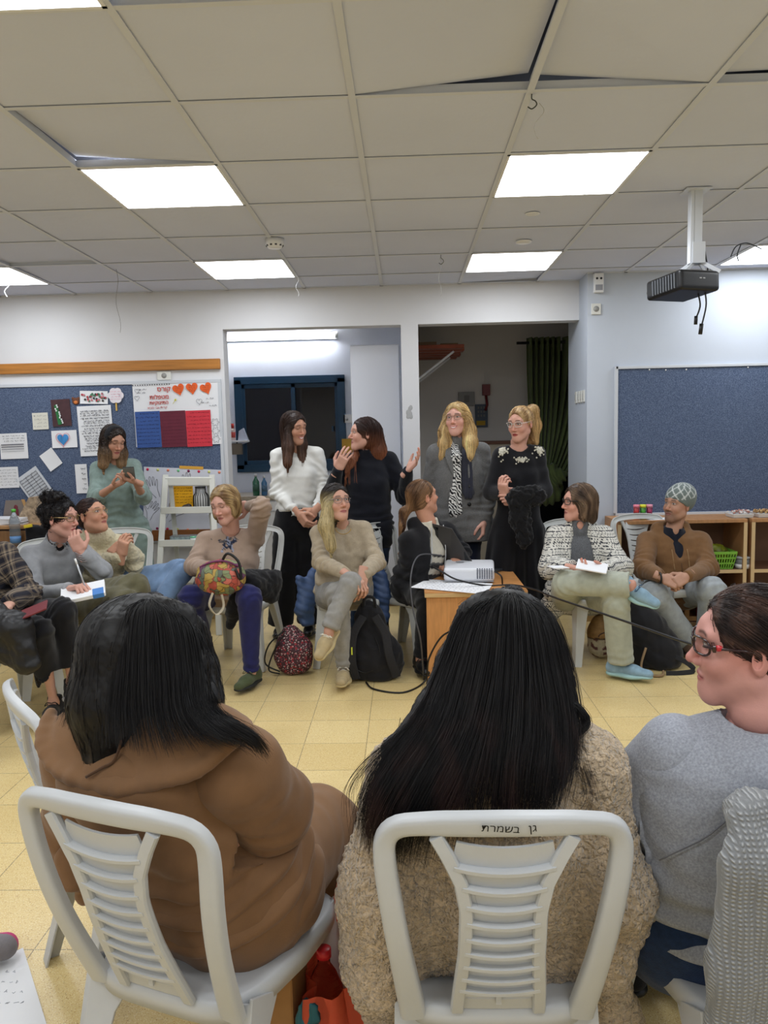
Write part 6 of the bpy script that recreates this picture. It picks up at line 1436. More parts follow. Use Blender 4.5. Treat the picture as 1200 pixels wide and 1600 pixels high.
def person_cardigan():
    J = dict(hd=JP(903, 786, 4.86), sh=[JP(866, 832, 4.9), JP(946, 830, 4.86)], el=[JP(860, 888, 4.80), JP(970, 890, 4.70)], wr=[JP(898, 888, 4.56), JP(938, 892, 4.52)],
             pv=JP(907, 925, 5.0), hip=[JP(886, 932, 4.96), JP(930, 932, 4.94)], kn=[JP(884, 912, 4.52), JP(962, 940, 4.46)], an=[JP(986, 913, 4.40), floorfix(JP(970, 1036, 4.52), .1)])
    p = Person('seated woman in a black and white patterned cardigan with glasses, one ankle on her knee', J, skin=(204, 152, 134), build=1.0, heavy=1.06)
    p.body(head=dict(lips=(160, 96, 92)), hd_yaw=(-78, 0, 0), hands=(dict(d=(.8, -.4, -.15), n=(0, -.2, -1), curl=.45), dict(d=(-.75, -.4, .1), n=(0, .3, 1), curl=.4)))
    inner_shirt(p, fabric('grey_marl', (96, 98, 102), var=.3, vscale=200), 'grey_polo', .95, .006, .03)
    def ex(s, v):
        v.cone(s.J['nb']+s.fw*.075+s.up*.06, lerp(s.shm, s.J['pv'], .8)+s.fw*.20, .060, .080, k=.01, sub=True)
        a = lerp(s.shm, s.J['pv'], .9); v.cone(a-s.ax*.12, JP(862, 960, 4.95), .09, .05, k=.05); v.cone(JP(862, 925, 4.9), JP(853, 948, 4.92), .05, .04, k=.04)
    p.top(tribal(), name='patterned_cardigan', inf=.026, neck='collar', extra=ex, wide=1.3, wr_amp=.007, belly=.4, sleeve=.93)
    p.pants(fabric('pale_jeans', (168, 172, 158), var=.08), inf=.014, ank=.024, name='jeans')
    v = hvol(p, .22); p.cap(v, full=1.06); p.facecut(v, w_=.06, top=.07)
    for q in (-1, 1): a = p.W((q*.066, -.02, .02)); lock(v, [a, a+D3(.0, .0, -.09)], [.038, .034])
    lock(v, [p.W((0, -.07, .02)), p.W((0, -.075, -.09))], [.06, .052])
    p.hair(v, solid((70, 54, 44), (132, 108, 86), lambda V: .5+.5*noise3(V, (50, 50, 12), 4)), n=900, steps=18)
    p.glasses(m_black, thick=.0024)
    up = fabric('blue_runner', (132, 160, 178), var=.15); so = mat('sole_aqua', (150, 184, 184), .6)
    p.shoe(1, (.9, -.5, 0), up, so, mat('lace_blue', (60, 90, 120), .8), L=.265); p.shoe(0, (.75, -.5, -.35), up, so, mat('lace_blue', (60, 90, 120), .8), L=.265, up=(.2, -.6, .75))
    t = empty('notepad', tuple(JP(925, 885, 4.42))); tag(t, 'white notepad on the lap of the woman in the patterned cardigan', 'notepad')
    one(lambda b: b.box((0, 0, 0), (.17, .13, .008), rotz(-.3)@roty(.15)@rotx(.25)), 'pages', m_paper, t, bevel=.002)
    t = empty('notepad', tuple(JP(872, 886, 4.5))); tag(t, 'sheet edge sticking out left of the patterned sleeve of the seated woman', 'paper'); one(lambda b: b.box((0, 0, 0), (.10, .09, .004), rotz(.3)@roty(.05)), 'pages', m_paper, t)
    p.glasses if False else None
person_cardigan()

def person_beanie():
    J = dict(hd=JP(1058, 790, 5.18), sh=[JP(1009, 840, 5.2), JP(1096, 838, 5.2)], el=[JP(1004, 888, 5.02), JP(1106, 888, 5.04)], wr=[JP(1036, 903, 4.78), JP(1072, 901, 4.78)],
             pv=JP(1052, 916, 5.3), hip=[JP(1030, 924, 5.26), JP(1078, 922, 5.26)], kn=[JP(1022, 930, 4.86), JP(1112, 922, 4.88)], an=[floorfix(JP(1072, 1008, 5.0), .1), floorfix(JP(1108, 1000, 5.0), .1)])
    p = Person('seated man in a brown zip hoodie and grey beanie with his hands clasped', J, skin=(178, 136, 114), build=1.08, heavy=1.08)
    p.body(head=dict(smile=.4, lips=(140, 90, 84), beard=(60, 44, 38), brow=(30, 22, 18), fat=1.06, iris=(40, 26, 20)), hd_yaw=(-56, 4, -4), hands=(dict(d=(.75, -.35, -.35), n=(.3, .6, -.6), curl=.7), dict(d=(-.75, -.35, -.3), n=(-.2, .7, -.5), curl=.75)))
    inner_shirt(p, fabric('dark_navy_tee', (22, 26, 38)), 'dark_shirt', .6, .004, .012)
    def ex(s, v): v.cone(s.J['nb']+s.fw*.085+s.up*.03, lerp(s.shm, s.J['pv'], .16)+s.fw*.14, .060, .022, k=.015, sub=True)
    mh = fabric('brown_hoodie', (118, 86, 56), var=.08)
    p.top(mh, name='hoodie', inf=.020, neck='hood', extra=ex, bust=0, belly=.8, wr_amp=.008, wide=1.2, cuff=.6)
    b = MB(); b.sweep(snap(p.topvol, [lerp(p.shm, p.J['pv'], t)+p.fw*.16 for t in np.linspace(.26, .92, 16)], .002), .010, .006, [p.ax]*16); p.mb(b, 'zip', mat('zip_brown', (92, 64, 40), .4))
    b = MB()
    for q in (-1, 1): b.tube(snap(p.topvol, smoothpath([p.J['nb']+p.fw*.12+p.ax*q*.05-p.up*.09, p.J['nb']+p.fw*.14+p.ax*q*.05-p.up*.15, p.J['nb']+p.fw*.155+p.ax*q*.045-p.up*.22], 10), .004), .0035, 6)
    p.mb(b, 'drawstrings', mat('cord_tan', (150, 120, 84), .8))
    p.pants(fabric('pale_grey_sweatpants', (154, 160, 164)), inf=.018, ank=.02, name='sweatpants')
    one(lambda b: b.tube([p.J['wr'][0]+.032*np.array([0, math.cos(a), math.sin(a)])-p.base+D3(-.02, 0, 0) for a in np.linspace(0, 2*PI, 16)], .006, 6), 'watch', m_black, p.root)
    # beanie
    v = hvol(p, .02, .2, .006); R = p.R
    v.ell(p.W((0, -.028, .050)), np.array([.092, .116, .104])*p.hs, R=R, k=.02); v.ell(p.W((0, -.06, .09)), np.array([.06, .065, .055])*p.hs, R=R, k=.05); v.plane(p.W((0, .085, .048)), p.R@unit((0, .52, -.85)), k=.01)
    v.ell(p.W((0, -.015, .03)), np.array([.076, .095, .082])*p.hs, R=R, k=.005, sub=True)
    mg = fabric('beanie_knit', (112, 122, 118), attr=True, bump=.8, bscale=180)
    def cb(V):
        d = (V-p.J['hd'])@p.R; c = np.tile(lin((108, 118, 115)), (len(V), 1)); a = np.arctan2(d[:, 0], d[:, 1]+.02)*5; w_ = (d[:, 2]-.02)*95-d[:, 1]*25
        m = (np.abs(np.sin(a+w_*.5)) < .28) | (np.abs(np.sin(a-w_*.5)) < .28); c[m & (d[:, 2] > .055-d[:, 1]*.2)] = lin((196, 200, 198)); return c
    p.add(v, 'beanie', mg, colf=cb)
    v = hvol(p, .1, .18, .006); v.ell(p.W((0, -.03, -.0)), np.array([.078, .085, .06])*p.hs, R=R, k=.02); p.facecut(v, w_=.085, top=.06); v.ell(p.W((0, .04, -.03)), np.array([.1, .09, .09])*p.hs, R=R, k=.01, sub=True)
    p.hair(v, solid((26, 20, 18)), n=200, steps=6) if False else None
    for q in (0, 1): p.shoe(q, ((.1, -1, 0), (.15, -1, 0))[q], fabric('brown_boot', (88, 66, 48)), m_black, mat('lace_tan', (140, 116, 84), .8), L=.27, boot=True)
person_beanie()

def person_writer():
    J = dict(hd=JP(96, 811, 4.44), sh=[JP(44, 862, 4.42), JP(132, 856, 4.6)], el=[JP(56, 930, 4.25), JP(160, 893, 4.42)], wr=[JP(112, 920, 4.02), JP(126, 862, 4.34)],
             pv=JP(72, 945, 4.62), hip=[JP(60, 955, 4.55), JP(100, 950, 4.6)], kn=[JP(192, 945, 4.12), JP(205, 922, 4.25)], an=[floorfix(JP(215, 1060, 4.2), .1), floorfix(JP(235, 1040, 4.3), .12)])
    p = Person('seated woman in a light grey sweater writing in a notebook, curly black bun and glasses', J, skin=(210, 160, 144), build=.98, heavy=1.04)
    p.body(forearm=True, h=.01, head=dict(lips=(170, 80, 84), nose=1.1), hd_yaw=(78, -4, 0), hands=(dict(d=(.6, -.4, .2), n=(.2, -.1, -1), curl=.8, thumb=.8), dict(d=(-.35, -.1, .9), n=(-.3, .7, .6), curl=.7)))
    def ex(s, v):
        v.cone(s.J['nb']+s.fw*.09+s.up*.0, lerp(s.shm, s.J['pv'], .28)+s.fw*.15, .03, .01, k=.008, sub=True)
    inner_shirt(p, m_black_fab, 'black_shirt', .5, -.006, .014)
    mg = fabric('grey_fleece', (150, 152, 156), var=.1)
    v0 = None
    p.top(mg, name='half_zip', inf=.016, neck='collar', extra=ex, wr_amp=.007, sleeve=.96, side=(0, 1), neckcut=.064)
    p.pants(fabric('olive_cargo', (92, 88, 66), var=.12), inf=.022, ank=.02, knee=.01, name='cargo_trousers', wr_amp=.009)
    v = hvol(p, .06, .2, .006); v.ell(p.W((0, -.018, .036)), np.array([.084, .106, .092])*p.hs, R=p.R, k=.02); v.ell(p.W((0, -.06, -.015)), np.array([.06, .055, .06])*p.hs, R=p.R, k=.03); p.facecut(v, w_=.064, top=.066); v.ell(p.W((0, .03, -.075)), np.array([.1, .085, .065])*p.hs, R=p.R, k=.01, sub=True)
    r = np.random.default_rng(5)
    for k in range(26): q = p.W((r.uniform(-.05, .05), r.uniform(-.11, .0), r.uniform(.10, .145))); v.ell(q, (.022, .022, .02), k=.008)
    for k in range(12): q = p.W((r.uniform(-.07, .07), r.uniform(-.115, -.08), r.uniform(.0, .08))); v.ell(q, (.018, .018, .018), k=.01)
    tie = p.W((0, -.06, .13))
    p.hair(v, solid((24, 20, 22)), n=900, steps=12, flow=lambda P: unit_rows(tie-P)+.9*np.stack([np.sin(P[:, 1]*160), np.sin(P[:, 2]*160), np.sin(P[:, 0]*160)], 1), disp=.004, lift=.009)
    p.glasses(mat('glasses_tort', (120, 96, 60), .3), thick=.0022, tm=mat('glasses_gold', (190, 160, 110), .3))
    b = MB()
    for k in range(4): b.tube([p.J['wr'][1]+.033*(math.cos(a)*p.ax+math.sin(a)*p.fw)+D3(.004*k, 0, -.012*k+.004*math.sin(3*a)) for a in np.linspace(0, 2*PI, 18)], .003, 5)
    p.mb(b, 'bracelets', mat('bead_silver', (150, 140, 140), .35, metal=.6))
    # notebook and pen
    t = empty('notebook', tuple(JP(130, 925, 3.98))); tag(t, 'open white notebook with a blue corner on the lap of the woman in grey', 'notebook')
    R = rotz(.35)@roty(-.14)@rotx(.25); one(lambda b: b.box((0, 0, 0), (.22, .17, .02), R), 'pages', m_paper, t, bevel=.002); one(lambda b: b.box(tuple(R@D3(.075, -.05, .0)), (.055, .075, .0225), R), 'blue_corner', mat('nb_blue', (60, 120, 190), .6), t)
    h_ = JP(132, 908, 3.98); t = empty('pen', tuple(h_)); tag(t, 'silver pen held upright by the woman writing in the notebook', 'pen'); one(lambda b: b.cyl((.01, 0, -.06), (-.04, 0, .11), .0045), 'barrel', mat('pen_silver', (190, 194, 200), .3, metal=.5), t); one(lambda b: b.cyl((-.034, 0, .09), (-.043, 0, .12), .0052), 'cap', m_white, t)
def unit_rows(A): return A/(np.linalg.norm(A, axis=1)[:, None]+1e-9)
person_writer()

def person_cream():
    J = dict(hd=JP(145, 806, 4.78), sh=[JP(118, 850, 4.84), JP(192, 846, 4.96)], el=[JP(150, 885, 4.7), JP(210, 880, 4.82)], wr=[JP(190, 868, 4.62), JP(190, 848, 4.7)],
             pv=JP(165, 908, 4.98), hip=[JP(160, 925, 4.9), JP(190, 915, 4.98)], kn=[JP(268, 915, 4.74), JP(283, 892, 4.74)], an=[floorfix(JP(265, 1010, 4.8), .1), JP(240, 960, 4.6)])
    p = Person('seated woman in a cream knitted sweater and pale jeans, dark hair tied back, arms crossed', J, skin=(200, 150, 124), build=.95, heavy=1.05)
    p.body(head=dict(lips=(160, 90, 84)), hd_yaw=(66, 14, 0), hands=(dict(d=(.25, -.2, .9), n=(.3, .8, 0), curl=.6), dict(d=(-.5, -.5, -.5), n=(0, .3, -1), curl=.6)))
    def ex(s, v): v.cone(s.J['nb']+s.fw*.08, s.J['nb']+s.fw*.11+s.up*.02, .03, k=.01, sub=True); v.cone(s.J['nb']+s.ax*.02+s.fw*.03, s.J['nb']-s.ax*.04+s.fw*.04, .07, k=.03)
    mk = mat('cable_knit', (206, 196, 166), .9, bump=1., bscale=45, bdist=.015, spec=.2, sheen=.2)
    p.top(mk, inf=.024, extra=ex, wr_amp=.010, wide=1.2, belly=.3)
    p.pants(fabric('light_jeans', (116, 142, 176), var=.3, vscale=9), inf=.012, ank=.02, name='jeans')
    v = hvol(p, .05, .18); v.ell(p.W((0, -.018, .034)), np.array([.077, .099, .085])*p.hs, R=p.R, k=.02); v.ell(p.W((0, -.06, -.02)), np.array([.055, .05, .06])*p.hs, R=p.R, k=.03); v.ell(p.W((0, -.115, .01)), (.035, .035, .04), k=.02); p.facecut(v, w_=.064, top=.058); v.ell(p.W((0, .03, -.075)), np.array([.1, .085, .065])*p.hs, R=p.R, k=.01, sub=True)
    tie = p.W((0, -.12, .01)); p.hair(v, solid((34, 24, 24), (70, 46, 40), lambda V: .4+.4*noise3(V, 30, 4)), n=800, steps=16, flow=lambda P: unit_rows(tie-P))
    p.glasses(mat('glasses_gold', (190, 160, 110), .3), thick=.001)
    up = fabric('white_runner', (200, 200, 200)); 
    for q in (0, 1): p.shoe(q, (.5, -1, 0) if q == 0 else (.5, -.7, -.5), up, m_white, lc_w, up=(0, 0, 1) if q == 0 else (0, -.5, .8))
person_cream()

def plaid():
    m = mat('plaid_flannel', (60, 56, 58), .9, bump=.3, bscale=300); N, L, B = nodes_of(m); tc = N.new('ShaderNodeTexCoord'); mp = N.new('ShaderNodeMapping'); mp.inputs['Rotation'].default_value = (.2, .5, .2); L.new(tc.outputs['Object'], mp.inputs[0])
    outs = []
    for d_ in ('X', 'Z'):
        wv = N.new('ShaderNodeTexWave'); wv.bands_direction = d_; wv.inputs['Scale'].default_value = 5.2; wv.inputs['Distortion'].default_value = .6; L.new(mp.outputs[0], wv.inputs[0]); rp = N.new('ShaderNodeValToRGB'); cs = [(0, (22, 22, 34)), (.38, (22, 22, 34)), (.45, (110, 96, 80)), (.62, (60, 54, 56)), (.9, (150, 134, 112)), (1, (30, 30, 42))]
        while len(rp.color_ramp.elements) < 6: rp.color_ramp.elements.new(.5)
        for i, (p_, c_) in enumerate(cs): rp.color_ramp.elements[i].position = p_; rp.color_ramp.elements[i].color = srgb(*c_)
        L.new(wv.outputs[0], rp.inputs[0]); outs.append(rp.outputs[0])
    mx = N.new('ShaderNodeMix'); mx.data_type = 'RGBA'; mx.inputs[0].default_value = .5; L.new(outs[0], mx.inputs[6]); L.new(outs[1], mx.inputs[7]); L.new(mx.outputs[2], B.inputs['Base Color']); return m
def person_plaid():
    J = dict(raw=True, hd=D3(-2.28, 3.95, 1.10), sh=[D3(-2.42, 3.86, .88), D3(-2.14, 4.06, .88)], el=[D3(-2.42, 3.66, .66), JP(44, 925, 3.96)], wr=[D3(-2.2, 3.5, .60), JP(14, 945, 3.72)],
             pv=D3(-2.24, 4.06, .53), hip=[D3(-2.28, 3.98, .52), D3(-2.2, 4.12, .52)], kn=[JP(62, 985, 3.72), JP(98, 955, 3.85)], an=[floorfix(JP(84, 1100, 3.9), .12), JP(112, 1068, 3.90)])
    p = Person('person in a dark plaid shirt and black trousers cut off by the left edge', J, skin=(206, 160, 142), build=.98)
    p.body(hd_yaw=(60, 0, 0), hands=(dict(d=(.5, -.5, -.2), n=(0, 0, -1), curl=.5), dict(d=(-.3, -.8, -.3), n=(0, .2, -1), curl=.5)), head=dict())
    p.top(plaid(), name='plaid_shirt', inf=.022, neck='collar', wr_amp=.010, wide=1.3)
    p.pants(m_black_fab, inf=.010, end=.72, ank=.02)
    v = hvol(p, .2); p.cap(v); p.facecut(v); lock(v, [p.W((0, -.07, 0)), p.W((0, -.07, -.13))], [.06, .05]); p.hair(v, solid((60, 44, 34)), n=300)
    so = mat('sole_white', (222, 222, 224), .5); up = fabric('black_mesh', (20, 20, 24)); 
    p.shoe(1, (.42, -.9, .12), up, so, m_black_fab, L=.25, swoosh=(mat('silver_mark', (196, 198, 204), .3), -1)); p.shoe(1, (.42, -.9, .12), up, so, m_black_fab, L=.25, swoosh=(mat('silver_mark', (196, 198, 204), .3), 1)) if False else None
    p.shoe(0, (.2, -1, 0), up, m_black, m_black_fab, L=.25)
    # black padded jacket bundled on the lap
    c = JP(22, 990, 3.6); v = Vol(c-.4, c+.4, .01)
    for a, b_, r1, r2 in ((JP(-30, 975, 3.6), JP(30, 980, 3.6), .08, .07), (JP(20, 985, 3.55), JP(48, 1035, 3.55), .07, .045), (JP(-20, 1000, 3.6), JP(36, 1035, 3.55), .06, .05), (JP(-20, 950, 3.65), JP(24, 968, 3.7), .05, .04)): v.cone(a, b_, r1, r2, k=.04)
    V, Q = v.mesh(); N_ = nrm_of(V, Q); o = link('jacket', mesh_np('jacket', V+N_*(.012*noise3(V, 14, 3, 3))[:, None]-c, Q), None, mat('shiny_black_nylon', (16, 16, 19), .45, bump=.3, bscale=30)); o.location = tuple(c); tag(o, 'bundled black padded jacket on the lap at the left edge', 'jacket')
    c = JP(46, 956, 3.62); t = empty('folder', tuple(c)); tag(t, 'thin red edged folder lying on the black trousers of the person in plaid', 'folder'); one(lambda b: b.box((0, 0, 0), (.17, .11, .008), rotz(.3)@roty(-.35)@rotx(.2)), 'cover', mat('folder_red', (110, 36, 44), .5), t, bevel=.002)
person_plaid()

# ------------------------------------------------------------------ the near row
def long_flow(p, yy=0):
    def fl(P):
        L = ((P-p.J['hd'])@p.R)/p.hs; t_ = np.clip((L[:, 2]-.01)/.07, 0, 1); o = P-p.W((0, .02, .12)); o[:, 2] = 0; o = o/(np.linalg.norm(o, axis=1)[:, None]+.015)
        return o*(1.5*t_)[:, None]+np.array([0, 0, -1.])
    return fl
def person_tan():
    J = dict(hd=JP(228, 1018, 1.50), sh=[JP(372, 1186, 1.40), JP(112, 1172, 1.56)], el=[JP(424, 1262, 1.52), JP(132, 1290, 1.66)], wr=[JP(322, 1250, 1.82), JP(180, 1270, 1.9)],
             pv=D3(-.425, 1.60, .52), hip=[D3(-.345, 1.58, .52), D3(-.48, 1.65, .52)], kn=[JP(498, 1300, 1.86), JP(380, 1240, 2.1)], an=[floorfix(atz(508, 1475, .1), .10), floorfix(JP(400, 1400, 2.15), .1)])
    p = Person('woman in a tan hooded outfit seen from behind with shoulder length black hair', J, skin=(196, 150, 126), build=1.05, heavy=1.10)
    p.body(h=.012, hd_yaw=(152, 2, 0), hands=(dict(d=(0, 1, -.3), n=(0, 0, -1)), dict(d=(0, 1, -.3), n=(0, 0, -1))))
    mt = fabric('tan_jersey', (124, 92, 64), var=.05, rough=.85, bump=.15, bscale=500)
    def ex(s, v):
        # jacket tail and hood on the back
        for t in (.0, 1.): c = s.J['pv']+s.fw*.02-s.up*.03*t; v.cone(c-s.ax*.10, c+s.ax*.10, .12, k=.05)
        v.cone(JP(370, 1350, 1.56), JP(455, 1370, 1.70), .06, .028, k=.03); v.cone(JP(400, 1430, 1.58), JP(496, 1388, 1.76), .03, .012, k=.03)
        v.cone(JP(118, 1345, 1.58), JP(132, 1385, 1.58), .05, .03, k=.05)
        c = s.J['nb']-s.fw*.085-s.up*.05; v.ell(c, (.15, .06, .10), R=np.stack([s.ax, s.fw, s.up], 1), k=.05)
    p.top(mt, name='hooded_jacket', inf=.022, h=.0075, sep=True, extra=ex, wr_amp=.009, bust=.4, belly=.3)
    sleeves(p, mt, .030, wide=1.15, elw=1.15)
    # hood rim: a rolled edge from the left shoulder round the back to the right shoulder
    v = Vol(*p.box([p.J['nb'], *p.J['sh']], .22), .006)
    rim = smoothpath([JP(*q) for q in [(80, 1115, 1.50), (66, 1165, 1.43), (100, 1208, 1.38), (175, 1232, 1.335), (235, 1224, 1.32), (300, 1204, 1.32), (352, 1168, 1.34), (386, 1140, 1.39), (380, 1128, 1.45)]], 26)
    A = JP(240, 1100, 1.46)
    for i in range(25): v.cone(rim[i], rim[i+1], .014, .014, k=.010)
    for i in range(1, 25): v.cone(rim[i]*.80+A*.20, rim[i]*.35+A*.65, .016, .032, k=.03)
    p.add(v, 'hood', mt, disp=lambda V: .007*noise3(V, (9, 9, 9), 12, 2))
    b = MB(); P = snap(v, [JP(*q)  for q in [(158, 1125, 1.33), (156, 1150, 1.31), (146, 1175, 1.3), (130, 1195, 1.3), (124, 1212, 1.32)]], .008); P = smoothpath(P, 14); b.tube(P, .0028, 5); p.mb(b, 'hood_seam', fabric('tan_seam', (86, 60, 40)))
    p.pants(mt, inf=.024, ank=.03, knee=.012, h=.008, wr_amp=.008)
    for q in (0, 1): p.shoe(q, (.35, .9, 0), m_black_fab, m_black)
    # hair
    v = Vol(*p.box([p.J['hd'], p.J['hd']-D3(0, 0, .3)], .22), .005); p.cap(v, full=.98)
    R = p.R
    pts = lambda *a: [p.W(q) for q in a]
    lock(v, pts((0, -.06, .03), (0, -.085, -.08), (.0, -.105, -.17)), [.085, .085, .06])
    lock(v, pts((.055, -.02, .0), (.075, -.03, -.1), (.08, -.04, -.165)), [.05, .05, .035]); lock(v, pts((-.055, -.02, .0), (-.075, -.03, -.1), (-.07, -.05, -.165)), [.05, .05, .035])
    G = [[(232, 938, 1.51), (160, 985, 1.54), (134, 1050, 1.52), (124, 1100, 1.50), (116, 1132, 1.48)], [(232, 938, 1.50), (172, 975, 1.50), (146, 1040, 1.48), (134, 1100, 1.46), (126, 1128, 1.45)], [(232, 936, 1.49), (186, 965, 1.46), (165, 1040, 1.43), (158, 1100, 1.41), (150, 1148, 1.39)], [(232, 934, 1.48), (206, 960, 1.435), (196, 1040, 1.39), (190, 1105, 1.36), (192, 1160, 1.325)],
         [(232, 934, 1.48), (230, 955, 1.425), (230, 1040, 1.375), (234, 1110, 1.34), (246, 1166, 1.31)], [(232, 934, 1.48), (254, 960, 1.425), (268, 1040, 1.385), (276, 1110, 1.345), (302, 1158, 1.30)], [(232, 936, 1.49), (280, 968, 1.44), (296, 1040, 1.41), (304, 1104, 1.365), (334, 1138, 1.31), (372, 1152, 1.30)],
         [(232, 938, 1.5), (294, 985, 1.47), (309, 1050, 1.45), (320, 1104, 1.40), (352, 1128, 1.32), (390, 1150, 1.31), (408, 1178, 1.33)], [(232, 938, 1.52), (300, 990, 1.52), (316, 1050, 1.51), (328, 1104, 1.46), (360, 1130, 1.38), (392, 1156, 1.35)]]
    G = [[JP(234, 932, 1.56)]+[JP(*q) for q in g] for g in G]
    for g in G:
        for i in range(2, min(4, len(g)-2)): v.cone(g[i]+D3(0, .03, 0), g[i+1]+D3(0, .03, 0), .024, .022, k=.02)
    cf = solid((13, 11, 13), (112, 96, 78), lambda V: np.clip((p.J['hd'][2]-.09-V[:, 2])/.08, 0, 1)*np.clip(noise3(V, (60, 60, 4), 8)*2.2-.6, 0, 1)*.8)
    o = p.hair(v, cf, n=600, steps=12, sl=.011, rad=.0006, flow=long_flow(p), lift=.003, disp=.0012, seed=11)
    guide_hair(p, G, 6500, cf, rad=.00055, jit=.005, seed=3)
person_tan()

def person_sherpa():
    J = dict(hd=JP(786, 1008, 1.54), sh=[JP(925, 1182, 1.42), JP(625, 1188, 1.42)], el=[JP(948, 1375, 1.44), JP(598, 1400, 1.42)], wr=[JP(925, 1455, 1.62), JP(640, 1470, 1.62)],
             pv=D3(.15, 1.55, .52), hip=[D3(.25, 1.57, .52), D3(.05, 1.57, .52)], kn=[D3(.30, 2.0, .5), D3(.02, 2.0, .5)], an=[D3(.22, 1.84, .1), D3(.08, 1.84, .1)])
    p = Person('woman in a beige fleece coat seen from behind with very long black hair', J, skin=(196, 150, 126), build=1.02, heavy=1.12)
    p.body(h=.012, hd_yaw=(178, 4, 0), hands=(dict(d=(-.3, .8, -.5), n=(-.8, 0, -.5)), dict(d=(.3, .8, -.5), n=(.8, 0, -.5))))
    ms = mat('sherpa', (190, 170, 144), .95, bump=1., bscale=110, bdist=.02, var=.22, vscale=70, sheen=.4, spec=.15); N, L, B = nodes_of(ms); vo = N.new('ShaderNodeTexVoronoi'); vo.feature = 'SMOOTH_F1'; vo.inputs['Scale'].default_value = 120; tc = N.new('ShaderNodeTexCoord'); nz = N.new('ShaderNodeTexNoise'); nz.inputs['Scale'].default_value = 60; L.new(tc.outputs['Object'], nz.inputs[0]); mx = N.new('ShaderNodeMix'); mx.data_type = 'RGBA'; mx.inputs[0].default_value = .03; L.new(tc.outputs['Object'], mx.inputs[6]); L.new(nz.outputs['Color'], mx.inputs[7]); L.new(mx.outputs[2], vo.inputs['Vector'])
    bp = N.new('ShaderNodeBump'); bp.invert = True; bp.inputs['Strength'].default_value = 1; bp.inputs['Distance'].default_value = .012; L.new(vo.outputs['Distance'], bp.inputs['Height']); L.new(bp.outputs[0], B.inputs['Normal'])
    def ex(s, v):
        for t in (0, .5, 1): c = s.J['pv']+s.up*(.02-.03*t); v.cone(c-s.ax*.15, c+s.ax*.15, .13, k=.05)
        # coat tails hanging on both sides of the seat
        v.cone(JP(610, 1400, 1.42), JP(600, 1500, 1.45), .075, .07, k=.06); v.cone(JP(600, 1480, 1.45), JP(618, 1580, 1.50), .065, .055, k=.05)
        v.cone(JP(945, 1380, 1.42), JP(950, 1480, 1.46), .07, .06, k=.05); v.cone(JP(945, 1500, 1.5), JP(950, 1590, 1.55), .055, .05, k=.04)
    def nf(V): return .016*noise3(V, (5, 5, 7), 21, 2)+.006*np.abs(noise3(V, 75, 3, 1))
    p.top(ms, name='fleece_coat', inf=.034, h=.0065, wide=1.25, extra=ex, nf=nf, bust=.4, neck='collar', cuff=1.4)
    p.pants(m_black_fab, inf=.01, name='trousers')
    for q in (0, 1): p.shoe(q, (0, 1, 0), fabric('black_canvas', (26, 26, 28)), m_white, lc_w)
    v = Vol(*p.box([p.J['hd'], p.J['hd']-D3(0, 0, .60)], .25), .006); p.cap(v, full=.98)
    W_ = lambda px, py, Y: JP(px, py, Y)
    lock(v, [p.W((0, -.06, .03)), p.W((0, -.075, -.08))], [.085, .085])
    G = [[(792, 930, 1.52), (735, 962, 1.51), (702, 1040, 1.48), (668, 1110, 1.42), (612, 1180, 1.36), (584, 1240, 1.33), (576, 1300, 1.32)], [(792, 928, 1.51), (748, 955, 1.47), (716, 1040, 1.43), (688, 1120, 1.37), (636, 1200, 1.31), (606, 1262, 1.295), (598, 1318, 1.30)],
         [(792, 926, 1.50), (760, 955, 1.455), (736, 1040, 1.40), (712, 1130, 1.345), (672, 1210, 1.30), (640, 1280, 1.29), (636, 1338, 1.30)], [(792, 926, 1.50), (776, 952, 1.445), (764, 1040, 1.39), (744, 1130, 1.335), (716, 1200, 1.30), (690, 1255, 1.29), (668, 1330, 1.295)],
         [(792, 926, 1.50), (790, 952, 1.44), (787, 1040, 1.385), (778, 1130, 1.33), (770, 1200, 1.295), (762, 1268, 1.285)], [(792, 926, 1.50), (804, 952, 1.44), (810, 1040, 1.39), (808, 1130, 1.33), (800, 1200, 1.295), (796, 1282, 1.285)],
         [(792, 926, 1.50), (818, 955, 1.45), (832, 1040, 1.40), (842, 1120, 1.35), (836, 1195, 1.305), (826, 1276, 1.29)], [(792, 928, 1.51), (834, 960, 1.475), (856, 1040, 1.44), (868, 1110, 1.40), (868, 1180, 1.345), (848, 1262, 1.30)],
         [(792, 930, 1.52), (842, 965, 1.51), (869, 1040, 1.49), (880, 1100, 1.45), (882, 1150, 1.39), (874, 1205, 1.35)]]
    G = [[JP(792, 920, 1.59)]+[JP(*q) for q in g] for g in G]
    for k, g in enumerate(G):
        m_ = len(g)-1
        for i in range(2, m_-1):
            a_, b_ = g[i]+D3(0, .03, 0), g[i+1]+D3(0, .03, 0); v.cone(a_, b_, .030-.003*i, .027-.003*i, k=.022)
    # a loop of hair by the right ear
    lp = [JP(*q) for q in [(850, 1085, 1.44), (885, 1100, 1.42), (900, 1125, 1.41), (885, 1140, 1.40), (862, 1128, 1.40)]]
    cf = solid((12, 10, 12), (46, 30, 28), lambda V: np.clip(noise3(V, (40, 40, 3), 8)+.2, 0, 1)*np.clip((p.J['hd'][2]-V[:, 2])/.2, 0, 1))
    p.hair(v, cf, n=500, steps=10, sl=.0115, rad=.0006, flow=long_flow(p), lift=.003, disp=.0012, seed=5)
    guide_hair(p, G, 9500, cf, rad=.00055, jit=.007, seed=9, T=56, clump=.9, lenr=(.78, 1.04))
    guide_hair(p, [lp, [q+D3(.004, .004, .004) for q in lp]], 160, cf, rad=.0006, jit=.004, seed=4, T=24, name='hair_loop')
